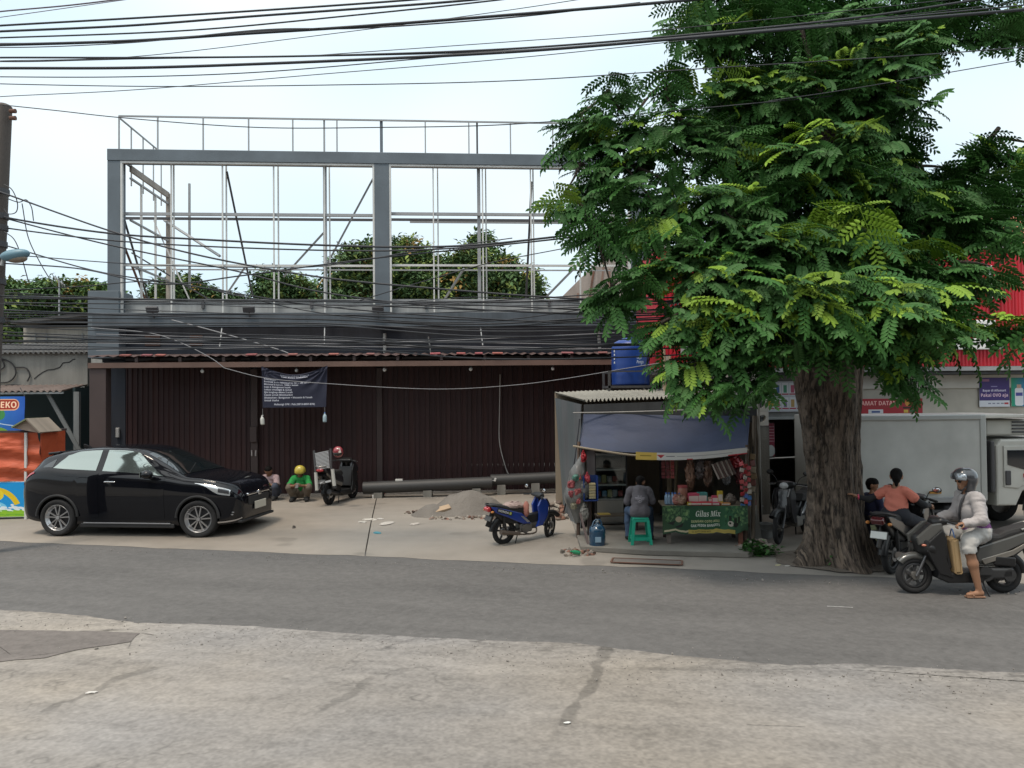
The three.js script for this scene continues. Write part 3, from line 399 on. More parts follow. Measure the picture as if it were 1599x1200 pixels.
{ // a rooftop aerial far behind
  const o = thing('aerial', 'small television aerial above the trees at the left', 'antenna', at(92, 560, 30)), L = (a, b) => at(a, b, 30).sub(o.position);
  mesh('mast', cyl(L(92, 640), L(92, 437), 0.03, 0.03, 6), silver, o); mesh('boom', cyl(L(83, 433), L(101, 446), 0.025, 0.025, 6), silver, o); for (const k of [0, 1, 2, 3]) { const p = L(84 + k * 5, 434 + k * 3.6); mesh('element', cyl(p.clone().add(V(0.1, 0.12, 0.3)), p.clone().add(V(-0.1, -0.12, -0.3)), 0.015, 0.015, 5), silver, o); }
}
// ---------------------------------------------------------------- right side: gable wall, minimarket with red sign
{
  const o = thing('gable_wall', 'bare stained concrete gable wall behind the sign frame', 'wall', at(930, 700, 27).setY(0), 0.03), f = frameOf(o);
  const P = [[842, 500], [866, 476], [905, 437], [945, 398], [985, 362], [1040, 330], [1040, 640], [842, 640]].map(a => { const q = f(...a); return [q.x, Math.max(q.y, 0)]; });
  mesh('wall', uvm(ext(P, 0.25, 0.01)), mat([0.36, 0.31, 0.28], 0.92, { map: GRS, bumpMap: FINE, bumpScale: 0.008 }), o);
  const st = []; for (const [a, b, c, d] of [[931, 402, 918, 482], [944, 402, 940, 440], [952, 420, 951, 455], [903, 458, 901, 470], [925, 440, 921, 470]]) st.push(bar(f(a, b, 0.14), f(c, d, 0.14), 0.07, 0.02)); mesh('rust_streak', st[0], rust, o); for (const s of st.slice(1)) mesh('rust_streak', s, mat([0.22, 0.14, 0.11], 0.9), o);
}
{
  const o = thing('sheet_wall', 'blue-grey metal sheet wall between the shuttered shop and the red sign', 'wall', at(1010, 700, 19.6).setY(0.1), 0.03), f = frameOf(o);
  const a = f(1003, 395), b = f(1046, 395); for (let k = 0; k < 3; k++) { const w = (b.x - a.x) / 3, g = wave(w - 0.01, a.y, 0.12, 0.012); g.translate(a.x + w * (k + 0.5), a.y / 2, 0); mesh('metal_sheet', g, greyP, o); }
}
const shop = thing('minimarket', 'minimarket with red corrugated sign band behind the tree and truck', 'shop', at(1028, 700, 17).setY(0.08), 0.05), fs = frameOf(shop);
const S = (n, g, m) => mesh(n, g, m, shop);
const plate = (tex, a, b, w, t = 0.015) => { const p = fs(a[0], a[1], w), q = fs(b[0], b[1], w); return { geo: bx(q.x - p.x, p.y - q.y, t, (p.x + q.x) / 2, (p.y + q.y) / 2, w), face: new THREE.PlaneGeometry(q.x - p.x - 0.004, p.y - q.y - 0.004).translate((p.x + q.x) / 2, (p.y + q.y) / 2, w + t / 2 + 0.003) }; };
{
  const redM = [[0.58, 0.026, 0.045], [0.55, 0.024, 0.042], [0.61, 0.03, 0.05]].map(c => mat(c, 0.45, { map: GRS })), x0 = fs(1028, 400).x, x1 = fs(1720, 400).x, yt = fs(1300, 388).y, yb = fs(1300, 574).y, n = 10, pw = (x1 - x0) / n;
  for (let k = 0; k < n; k++) { const g = wave(pw + 0.02, yt - yb, 0.085, 0.014); g.translate(x0 + pw * (k + 0.5), (yt + yb) / 2, k % 2 ? 0.004 : 0); S('sign_panel', g, redM[k % 3]); }
  S('sign_return', bx(0.03, yt - yb, 2.2, x0 - 0.02, (yt + yb) / 2, -1.1), redM[0]);
  S('sign_cap', bx(x1 - x0 + 0.1, 0.05, 0.12, (x0 + x1) / 2, yt + 0.03, -0.02), whiteS);
  S('eave_beam', bx(x1 - x0, 0.09, 0.6, (x0 + x1) / 2, yb - 0.06, -0.1), silver); S('eave_soffit', bx(x1 - x0, 0.06, 0.5, (x0 + x1) / 2, yb - 0.15, -0.15), darkS);
  // white sign pieces
  const wm = mat([0.75, 0.76, 0.75], 0.4); const pl = (a, b, nm, m, r = 0.03, w = 0.06) => { const p = fs(a[0], a[1], w), q = fs(b[0], b[1], w); return S(nm, rbx(q.x - p.x, p.y - q.y, 0.05, r, (p.x + q.x) / 2, (p.y + q.y) / 2, w), m); };
  pl([1542, 415], [1550, 470], 'sign_bar', wm, 0.01); pl([1518, 436], [1533, 456], 'sign_letter', wm); pl([1464, 529], [1567, 546], 'sign_plate', wm, 0.1); pl([1500, 500], [1555, 517], 'sign_letter', wm, 0.06);
  { const p = fs(1481, 508, 0.07); const e = S('sign_emblem', sph(0.16, p.x, p.y, 0.04, 1, 0.75, 0.25, 18), wm); mesh('emblem_face', sph(0.125, p.x, p.y + 0.015, 0.065, 1, 0.7, 0.25, 18), mat([0.02, 0.06, 0.35], 0.4), e); }
  { const t = plate(null, [1063, 540], [1086, 552], 0.05); S('name_strip', t.geo, mat([0.4, 0.4, 0.4], 0.6)); }
  // tiled roof rising behind the sign
  const tm = [[0.36, 0.13, 0.06], [0.31, 0.11, 0.055], [0.40, 0.16, 0.08]].map(c => mat(c, 0.85, { map: GR })); const tg = rbx(0.29, 0.035, 0.34, 0.012, 0, 0, 0, 0.62);
  const ra = fs(1440, 408, -0.6); for (let r = 0; r < 11; r++) for (let c = 0; c < 17; c++) { const o = S('roof_tile', tg, tm[(r * 7 + c * 3 + (c * r) % 2) % 3]); o.position.set(ra.x + c * 0.295 + (r % 2) * 0.14 + rr(-0.01, 0.01), ra.y - 0.1 + r * 0.165 + rr(-0.01, 0.01), -0.7 - r * 0.23); }
  S('roof_deck', bx(5.3, 0.04, 3.4, ra.x + 2.5, ra.y + 0.72, -1.9, 0.62), brownP);
  // wall, header and door
  const wt = yb - 0.18, dL = fs(1190, 700, -0.4).x, dR = fs(1247, 700, -0.4).x, dT = fs(1220, 655, -0.4).y;
  const wallM = mat([0.50, 0.475, 0.42], 0.85, { map: GR });
  S('wall', bx(x1 - dR - 0.18, wt, 0.15, (x1 + dR + 0.18) / 2, wt / 2, -0.4), wallM); S('wall_band', bx(x1 - dR - 0.3, 0.30, 0.06, (x1 + dR) / 2, wt - 0.16, -0.31), mat([0.60, 0.58, 0.53], 0.8, { map: GR }));
  S('door_header', bx(dR - dL + 1.2, wt - dT, 0.15, (dL + dR) / 2 - 0.4, (wt + dT) / 2, -0.4), mat([0.30, 0.30, 0.29], 0.85, { map: GRS })); S('door_frame', bx(0.19, dT + 0.06, 0.2, dR + 0.09, (dT + 0.06) / 2, -0.34), mat([0.56, 0.55, 0.52], 0.6, { map: GRS })); S('door_frame', bx(0.06, dT, 0.16, dL - 0.03, dT / 2, -0.36), paleP); S('door_frame', bx(dR - dL, 0.06, 0.16, (dL + dR) / 2, dT + 0.03, -0.33), paleP);
  S('side_wall', bx(1.0, wt, 0.15, dL - 0.56, wt / 2, -0.6), darkWall);
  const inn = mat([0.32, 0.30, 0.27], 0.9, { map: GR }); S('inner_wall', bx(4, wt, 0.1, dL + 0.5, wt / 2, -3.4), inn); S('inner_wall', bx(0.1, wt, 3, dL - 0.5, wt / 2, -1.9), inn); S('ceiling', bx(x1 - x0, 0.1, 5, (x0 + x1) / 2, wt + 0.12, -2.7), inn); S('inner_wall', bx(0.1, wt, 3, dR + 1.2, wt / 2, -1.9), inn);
  S('roof_block', bx(x1 - x0 - 0.1, yt - wt - 0.4, 0.1, (x0 + x1) / 2, (yt + wt) / 2, -2.3), silver);
  const bar_ = fs(1188, 717, -0.2), bar2 = fs(1250, 714, -0.2); S('cross_bar', cyl(V(bar_.x, bar_.y, -0.22), V(bar2.x, bar2.y, -0.22), 0.015, 0.015, 8), whiteS);
  // posters and signs on the wall
  const poster = (name, label, a, b, w, tex, rough = 0.5) => { const p = fs(a[0], a[1], w), q = fs(b[0], b[1], w), o = thing(name, label, 'poster', V((p.x + q.x) / 2, (p.y + q.y) / 2, w).applyMatrix4(shop.matrixWorld), 0.05); mesh('board', bx(q.x - p.x, p.y - q.y, 0.014), whiteS, o); const fg = new THREE.PlaneGeometry(q.x - p.x - 0.006, p.y - q.y - 0.006); fg.translate(0, 0, 0.0105); mesh('print', fg, mat(0xffffff, rough, { map: tex }), o); return o; };
  poster('welcome_banner', 'red welcome banner on the pale wall above the truck box', [1342, 623], [1441, 645.5], -0.30, canvasTex(512, 116, (c, w, h) => { c.fillStyle = '#a3202f'; c.fillRect(0, 0, w, h); c.fillStyle = '#e9b9b4'; c.font = 'bold 46px sans-serif'; c.fillText('SELAMAT DATANG', -62, 52, 400); c.fillStyle = '#8c3d3a'; c.fillRect(60, 62, 300, 5); c.fillStyle = '#cfd0d8'; c.fillRect(70, 84, 120, 34); c.fillStyle = '#31508c'; c.fillRect(96, 96, 68, 14); c.fillStyle = '#c98f3a'; c.beginPath(); c.ellipse(395, 36, 26, 26, 0, 0, 7); c.fill(); c.fillStyle = '#2a2a1c'; c.fillRect(352, 66, 104, 14); c.fillStyle = '#c9b04a'; c.fillRect(358, 88, 36, 24); c.fillStyle = '#3c5c3a'; c.fillRect(404, 88, 46, 24); }));
  poster('payment_poster', 'purple payment poster on the wall at the right edge above the truck', [1528.5, 590], [1577, 635.5], -0.29, canvasTex(384, 360, (c, w, h) => { c.fillStyle = '#3c2a72'; c.fillRect(0, 0, w, h); c.fillStyle = '#cdd2dc'; c.fillRect(0, 282, w, 78); c.fillStyle = '#9b6a8e'; c.fillRect(40, 18, 90, 30); c.fillStyle = '#e6e2f2'; c.textAlign = 'center'; c.font = 'bold 38px sans-serif'; c.fillText('Bayar di Alfamart', 192, 172, 300); c.font = 'bold 56px sans-serif'; c.fillStyle = '#e8c9d8'; c.fillText('Pakai OVO aja', 192, 236, 350); c.fillStyle = '#7c8296'; for (let i = 0; i < 4; i++) c.fillRect(110 + i * 54, 312, 36, 14); c.fillStyle = '#b0303a'; c.fillRect(316, 308, 52, 22); c.fillStyle = '#8d86b8'; c.fillRect(150, 104, 80, 12); }));
  poster('bottle_poster', 'green and blue bottle poster at the right edge beside the purple one', [1578.5, 590], [1640, 634.5], -0.29, canvasTex(384, 270, (c, w, h) => { const g = c.createLinearGradient(0, 0, w, 0); g.addColorStop(0, '#1d9a72'); g.addColorStop(0.35, '#2f7fb4'); g.addColorStop(1, '#3a5fae'); c.fillStyle = g; c.fillRect(0, 0, w, h); c.fillStyle = '#dfe3ea'; c.beginPath(); c.roundRect(36, 96, 84, 168, 18); c.fill(); c.fillStyle = '#c79f8c'; c.fillRect(56, 64, 44, 34); c.fillStyle = '#4d4f9e'; c.fillRect(44, 140, 68, 32); }));
  poster('offer_poster', 'white offers poster above the dark doorway left of the tree', [1196, 596], [1256, 643], -0.29, canvasTex(512, 400, (c, w, h) => { c.fillStyle = '#c9cdd6'; c.fillRect(0, 0, w, h); const col = ['#b24a62', '#4d6ea8', '#4f9a7a', '#c05a78', '#8a6fae', '#b9975a']; for (let r = 0; r < 2; r++) for (let k = 0; k < 5; k++) { c.fillStyle = '#e4e6ec'; c.fillRect(14 + k * 100, 20 + r * 190, 88, 165); c.fillStyle = col[(k + r * 2) % 6]; c.fillRect(34 + k * 100, 50 + r * 190, 46, 100); c.fillStyle = '#b03a55'; c.fillRect(14 + k * 100, 160 + r * 190, 88, 18); } c.fillStyle = '#caa23a'; c.fillRect(16, 260, 84, 70); }));
  poster('door_poster', 'faded red poster hanging inside the dark doorway', [1188, 661], [1210, 713], -0.55, canvasTex(128, 300, (c, w, h) => { c.fillStyle = '#8e2f44'; c.fillRect(0, 0, w, h); c.fillStyle = '#b98792'; for (let i = 0; i < 6; i++) c.fillRect(0, 30 + i * 26, w, 7); c.fillStyle = '#bfc4c2'; c.beginPath(); c.ellipse(92, 250, 40, 52, 0, 0, 7); c.fill(); }));
}
{ // plank hut and pierced block screen behind the kiosk
  const o = thing('plank_hut', 'weathered plank wall hut behind the kiosk roof', 'hut', at(1070, 700, 16.3).setY(0.05), 0.05), f = frameOf(o), a = f(1036, 575), b = f(1112, 575);
  for (let k = 0; k < 18; k++) { const v = a.y - 0.14 * (k + 0.5); if (v < 0.1) break; mesh('plank', bx(b.x - a.x, 0.13, 0.03, (a.x + b.x) / 2, v, rr(-0.01, 0.01), rr(-0.05, 0.05), 0, rr(-0.012, 0.012)), mat([rr(0.27, 0.36), rr(0.25, 0.31), rr(0.21, 0.26)], 0.9, { map: GRS }), o); }
  mesh('roof_edge', bar(f(1016, 583, 0.2), f(1120, 556, 0.2), 0.06, 0.5), darkS, o); const e = f(1040, 560, 0.3); mesh('junction_box', rbx(0.16, 0.12, 0.1, 0.02, e.x + 0.02, e.y, 0.3), mat([0.4, 0.37, 0.32], 0.7), o);
  const scr = thing('block_screen', 'white pierced ventilation block screen behind the leaves above the kiosk', 'screen wall', at(1150, 700, 16.5).setY(0.05), 0.05), sf = frameOf(scr);
  const sh = shapeOf([[-0.145, -0.145], [0.145, -0.145], [0.145, 0.145], [-0.145, 0.145]]); const hole = new THREE.Path(); hole.absellipse(0, 0, 0.10, 0.075, 0, Math.PI * 2, false, 0.6); sh.holes.push(hole); const bg = new THREE.ExtrudeGeometry(sh, { depth: 0.09, bevelEnabled: true, bevelSize: 0.006, bevelThickness: 0.006, bevelSegments: 1, curveSegments: 6 });
  const s0 = sf(1110, 556), bm = [0.52, 0.56, 0.48].map(v => mat([v, v * 0.97, v * 0.9], 0.85, { map: GR })); for (let r = 0; r < 5; r++) for (let c = 0; c < 4; c++) { const m = mesh('vent_block', bg, bm[(r + c * 2) % 3], scr); m.position.set(s0.x + 0.15 + c * 0.302, s0.y - 0.15 - r * 0.302, 0); }
  mesh('lower_wall', bx(1.24, s0.y - 1.52, 0.1, s0.x + 0.6, (s0.y - 1.52) / 2, 0.03), concM, scr); mesh('backing_wall', bx(1.24, s0.y, 0.05, s0.x + 0.6, s0.y / 2, -0.4), inkM(), scr);
  const bp = [[1037, 545, 1044, 640], [1046, 556, 1041, 640], [1052, 572, 1043, 640], [1062, 574, 1051, 640], [1036, 575, 1047, 640]]; bp.forEach(([x0, y0, x1, y1], i) => { const p = at(x0, y0, 15.7), q = at(x1, y1, 15.7).setY(0.06), u = thing('bamboo_pole', ['tallest bamboo pole standing behind the kiosk roof', 'second bamboo pole from the blue tank behind the kiosk', 'bamboo pole leaning right behind the kiosk roof', 'rightmost bamboo pole leaning behind the kiosk roof', 'short bamboo pole closest to the blue tank'][i], 'pole', q, 0, 'bamboo poles behind the kiosk'); mesh('cane', cyl(V(0, 0, 0), p.sub(q), 0.035, 0.028, 9), mat([0.40, 0.32, 0.22], 0.7, { map: GRS }), u); for (let k = 1; k < 6; k++) { const a2 = p.clone().multiplyScalar(k / 6); mesh('node_ring', cyl(a2.clone().multiplyScalar(0.995), a2, 0.038, 0.038, 9), mat([0.28, 0.22, 0.15], 0.7), u); } });
}
function inkM() { return mat([0.03, 0.03, 0.032], 0.9); }
// ---------------------------------------------------------------- trees far behind
const leafM = (c, t = 0.25) => mat(c, 0.75, { side: THREE.DoubleSide, transmission: 0, sheen: 0 });
function leafQuad(L, W, fold = 0.25) { const g = new THREE.BufferGeometry(); const v = [0, 0, 0, W * 0.5, W * fold, L * 0.45, 0, 0, L * 0.5, -W * 0.5, W * fold, L * 0.45, 0, -L * 0.1, L]; g.setAttribute('position', new THREE.Float32BufferAttribute(v, 3)); g.setIndex([0, 2, 1, 1, 2, 4, 0, 3, 2, 3, 4, 2]); g.computeVertexNormals(); return g; }
const tmpO = new THREE.Object3D();
const farTuft = (() => { const gs = []; let s0 = seed; seed = 77; for (let i = 0; i < 20; i++) { const g = leafQuad(rr(0.20, 0.34), rr(0.08, 0.14)); tmpO.position.set(rr(-0.25, 0.25), rr(-0.2, 0.2), rr(-0.25, 0.25)); tmpO.rotation.set(rr(-0.5, 0.9), rr(0, 6.3), rr(-0.5, 0.5)); tmpO.updateMatrix(); gs.push(g.applyMatrix4(tmpO.matrix)); } seed = s0; return join(gs); })();
const barkFar = mat([0.09, 0.075, 0.06], 0.95, { map: GRS }), farLeaf = mat([1, 1, 1], 0.85, { side: THREE.DoubleSide });
const ivec = V(0, 0, 0);
function farTree(label, blobs, d, n, tone) {      // blobs: [px, py, radius px]
  const bs = blobs.map(([x, y, r]) => ({ c: at(x, y, d + rr(-1.2, 1.2)), r: r * d / FPX })), foot = at(blobs[0][0], 700, d).setY(0);
  const o = thing('background_tree', label, 'tree', foot, 0, 'trees behind the buildings');
  const tops = bs.map(b => b.c.clone().sub(foot)); const low = Math.min(...tops.map(t => t.y));
  mesh('trunk', cyl(V(0, 0, 0), V(0.1, Math.max(low, 2), 0), 0.32, 0.2, 9), barkFar, o);
  for (const t of tops.slice(0, 7)) mesh('limb', cyl(V(0.1, Math.max(low, 2) * 0.9, 0), t, 0.13, 0.05, 6), barkFar, o);
  const tot = bs.reduce((s, b) => s + b.r * b.r, 0), im = new THREE.InstancedMesh(farTuft, farLeaf, n), col = new THREE.Color(); im.name = 'crown'; im.userData.kind = 'stuff'; let k = 0;
  bs.forEach((b, bi) => { const m = bi === bs.length - 1 ? n - k : Math.round(n * b.r * b.r / tot); for (let i = 0; i < m && k < n; i++, k++) {
    ivec.set(rr(-1, 1), rr(-1, 1), rr(-1, 1)); if (ivec.length() > 1) ivec.normalize(); const q = Math.pow(rnd(), 0.4); ivec.normalize().multiplyScalar(b.r * q * (0.8 + 0.5 * rnd()));
    tmpO.position.copy(b.c).sub(foot).add(ivec); tmpO.rotation.set(rr(-0.5, 0.5), rr(0, 6.3), rr(-0.5, 0.5)); tmpO.scale.setScalar(rr(0.7, 1.25)); tmpO.updateMatrix(); im.setMatrixAt(k, tmpO.matrix);
    const y = rnd(), pal = y < 0.04 ? [0.24, 0.15, 0.04] : y < 0.28 ? [0.16, 0.21, 0.045] : [0.065, 0.125, 0.042]; const j = rr(0.75, 1.3) * tone; im.setColorAt(k, col.setRGB(pal[0] * j, pal[1] * j, pal[2] * j));
  } });
  im.castShadow = im.receiveShadow = true; o.add(im);
}
farTree('tallest background tree seen through the right half of the sign frame', [[748, 392, 22], [735, 425, 35], [775, 430, 36], [760, 465, 48], [815, 455, 34], [700, 455, 34], [825, 480, 26], [752, 375, 14]], 36, 1300, 1);
farTree('bushy background tree directly behind the middle frame column', [[625, 385, 16], [600, 410, 34], [645, 415, 38], [690, 430, 30], [620, 455, 50], [665, 470, 44], [575, 425, 34], [690, 480, 34]], 37, 1400, 1.05);
farTree('dark background tree left of the middle frame column', [[560, 405, 24], [545, 430, 32], [575, 445, 34], [540, 465, 36], [570, 480, 40]], 35, 800, 0.85);
farTree('rounded background tree in the left half of the sign frame', [[425, 445, 22], [450, 455, 26], [478, 462, 26], [410, 468, 22], [440, 478, 34], [480, 485, 26]], 40, 700, 1.15);
farTree('low background tree behind the left return of the frame', [[270, 455, 20], [292, 458, 24], [315, 466, 22], [255, 470, 24], [290, 482, 30], [345, 476, 20], [370, 480, 18]], 38, 700, 1);
farTree('green tree behind the utility pole at the left edge', [[10, 462, 24], [-20, 470, 30], [35, 470, 26], [15, 500, 36], [30, 530, 30]], 33, 700, 1.2);
farTree('green tree right of the utility pole above the cream house', [[62, 458, 20], [90, 465, 26], [60, 480, 28], [95, 490, 26]], 35, 600, 1.1);
farTree('green tree between the cream house and the grey frame', [[130, 460, 18], [155, 462, 20], [140, 480, 26], [170, 478, 20], [112, 478, 20]], 36, 500, 1.15);
// ---------------------------------------------------------------- overhead cables
const cabM = mat([0.026, 0.03, 0.038], 0.6), cabP = mat([0.22, 0.22, 0.235], 0.6), cabV = mat([0.13, 0.10, 0.13], 0.6);
function wire(pts, dfn, wpx, label, group, m = cabM) {
  const q = pts.map(([x, y]) => at(x, y, dfn(x))), d = q[0].z, r = wpx * 0.5 * Math.abs(q[q.length >> 1].z) / FPX;
  const o = mesh('overhead_cable', tube(q, r, 70, 6), m); return tag(o, label, 'cable', group);
}
const dU = (k = 0) => (x) => 10.4 - 1.6 * x / 1599 + k, dL = (k = 0) => (x) => 13.4 - 1.5 * x / 1000 + k;
{
  const gU = 'upper cables crossing the sky', T = 'thick black cable crossing the sky above the sign frame', N = 'thin black wire crossing the sky above the sign frame';
  const U = [[[[-60, 25], [0, 18], [110, 8], [240, -8]], 2.5, 0, cabV], [[[-60, 35], [0, 27], [100, 13], [220, -4]], 1.3, 0.1, cabV], [[[-60, 44], [0, 40], [300, 23], [600, 3], [760, -10]], 3.5, 0.2], [[[-60, 52], [0, 49], [200, 40], [400, 25], [700, 3], [860, -12]], 4, 0.5], [[[-60, 61], [0, 59], [300, 47], [550, 24], [760, 2], [840, -8]], 2.8, 0.7], [[[-60, 71], [0, 70], [200, 64], [375, 53], [550, 42], [800, 23], [1075, 0], [1150, -8]], 5, 0.9], [[[-60, 68], [0, 68], [210, 65], [420, 46], [560, 44], [800, 27], [1000, 4]], 2.4, 1.0], [[[-60, 97], [0, 95], [200, 89], [500, 55], [800, 15], [950, -8]], 1.3, 1.2], [[[-60, 91], [0, 90], [250, 90], [500, 87], [800, 76], [1100, 52], [1350, 26], [1599, -12]], 3.4, 0.3], [[[-60, 107], [0, 106.5], [200, 106], [400, 100], [800, 81], [1100, 57], [1300, 40], [1599, 15], [1700, 5]], 5, 0.6], [[[-60, 92], [0, 96], [200, 92], [800, 79], [1100, 55], [1310, 36], [1599, 8]], 2.2, 0.8], [[[-60, 119], [0, 120], [200, 120], [400, 113], [700, 88], [800, 80], [1050, 63]], 1.8, 0.9], [[[-60, 129], [0, 131], [240, 135], [500, 133], [800, 126], [1100, 107], [1450, 85], [1700, 66]], 1.7, 1.4], [[[-60, 156], [0, 151], [200, 141], [500, 116], [800, 91], [1070, 63], [1400, 25], [1599, 3]], 1.4, 1.7], [[[500, 86], [800, 65], [1000, 50], [1450, 3], [1599, -14]], 1.4, 1.9], [[[1200, 158], [1310, 142], [1599, 93], [1700, 75]], 1.5, 1.5], [[[-60, 70], [0, 74], [200, 67], [380, 50], [500, 44]], 1.5, 0.4]];
  const ORD = ['topmost', 'second', 'third', 'fourth', 'fifth', 'sixth', 'seventh', 'eighth', 'ninth', 'tenth', 'eleventh', 'twelfth', 'thirteenth', 'fourteenth', 'fifteenth', 'sixteenth', 'seventeenth', 'eighteenth', 'nineteenth', 'twentieth', 'lowest'];
  const rank = (list, base, tail) => { const s = [...list].sort((a, b) => a[0][1][1] - b[0][1][1]); return list.map(e => `${base}, ${ORD[s.indexOf(e)]} from the top ${tail}`); };
  { const tk = U.filter(e => e[1] > 2), tn = U.filter(e => e[1] <= 2), lk = rank(tk, 'thick black cable crossing the sky', 'at the left'), ln = rank(tn, 'thin black wire crossing the sky', 'at its left end'); for (const e of U) wire(e[0], dU(e[2]), e[1], e[1] > 2 ? lk[tk.indexOf(e)] : ln[tn.indexOf(e)], e[1] > 2 ? gU : 'thin ' + gU, e[3]); }
  wire([[4, 164], [90, 173], [180, 183], [400, 199], [600, 199], [760, 196], [860, 190], [1000, 178], [1300, 150]], dL(0), 1.6, 'single thin wire leaving the top of the utility pole', 'wire from the pole top');
  const gL = 'lower cables before the building', T2 = 'thick black cable strung before the steel sign frame', N2 = 'thin dark wire strung low before the shuttered building';
  const Lw = [[[[-30, 290], [0, 300], [94, 334], [163, 358], [250, 384], [344, 406], [500, 433], [670, 450], [950, 469], [1300, 470]], 3, 0], [[[-30, 330], [0, 338], [166, 364], [330, 375], [500, 383], [640, 386], [740, 383], [850, 372], [975, 356], [1300, 300]], 3.4, 0.15], [[[-30, 350], [0, 355], [188, 377], [500, 391], [640, 391], [763, 384], [900, 370], [1000, 356], [1250, 318]], 2.6, 0.3], [[[-30, 331], [0, 339], [150, 378], [238, 397], [375, 425], [500, 456], [700, 480], [950, 490], [1250, 480]], 2.6, 0.45], [[[-10, 378], [44, 394], [156, 425], [281, 444], [500, 478], [720, 496], [950, 505], [1250, 495]], 2.4, 0.6], [[[-30, 408], [0, 411], [125, 420], [250, 444], [375, 431], [500, 414], [580, 404], [763, 385], [950, 362], [1250, 300]], 2.4, 0.2], [[[-30, 396], [40, 400], [200, 412], [400, 418], [500, 416], [640, 394], [800, 372]], 1.6, 0.7], [[[-30, 455], [120, 448], [250, 440], [420, 470], [600, 478], [800, 468], [985, 455], [1250, 420]], 1.8, 0.8], [[[300, 440], [450, 480], [600, 500], [760, 502], [985, 470], [1200, 420]], 1.8, 0.9], [[[560, 470], [660, 440], [760, 412], [900, 384], [1000, 360]], 1.6, 0.5]];
  { const ll = rank(Lw, 'black cable strung before the sign frame', 'at its left end'); Lw.forEach(([p, w, k], i) => wire(p, dL(k), w, ll[i], gL)); }
  for (let i = 0; i < 21; i++) { const y0 = 452 + i * 4.6 + rr(-5, 5), y1 = 464 + i * 4.1 + rr(-10, 10), y2 = 470 + i * 4.0 + rr(-12, 12), y3 = 464 + i * 4.4 + rr(-12, 12); wire([[-30, y0 - 2], [0, y0], [250, lerp(y0, y1, 0.6) + 3], [500, y1 + 4], [750, y2 + 2], [985, y3], [1240, y3 - rr(0, 30)]], dL(rr(0, 1.2)), rr(1.1, 2.7), `thin dark wire before the shuttered building, ${ORD[i]} of the low bunch`, gL + ' roof edge'); }
  wire([[350, 575], [410, 590], [520, 600], [690, 608], [800, 602], [880, 592], [1000, 572], [1080, 560]], (x) => 18.4 - 3 * Math.max(0, x - 800) / 280, 1.2, 'pale thin wire sagging across the dark shutters', 'pale service wires', cabP);
  wire([[142, 512], [250, 524], [330, 560], [350, 575]], () => 18.3, 1.3, 'pale thin wire running down from the grey block to the canopy', 'pale service wires', cabP);
  for (const [y0, y1, y2] of [[528, 537, 545], [536, 541, 546], [548, 540, 520], [522, 531, 539]]) wire([[150, y0], [500, y1], [960, y2]], () => 18.7, 1.1, `fine grey wire over the dark band above the canopy, ${y0 < 525 ? 'highest' : y0 < 530 ? 'second highest' : y0 < 540 ? 'third highest' : 'lowest'} at its left end`, 'fine wires above the canopy', cabP);
  wire([[268, 500], [330, 516], [440, 548], [450, 552]], () => 18.6, 2, 'slanting pale wire dropping to the canopy tiles', 'pale service wires', cabP);
}
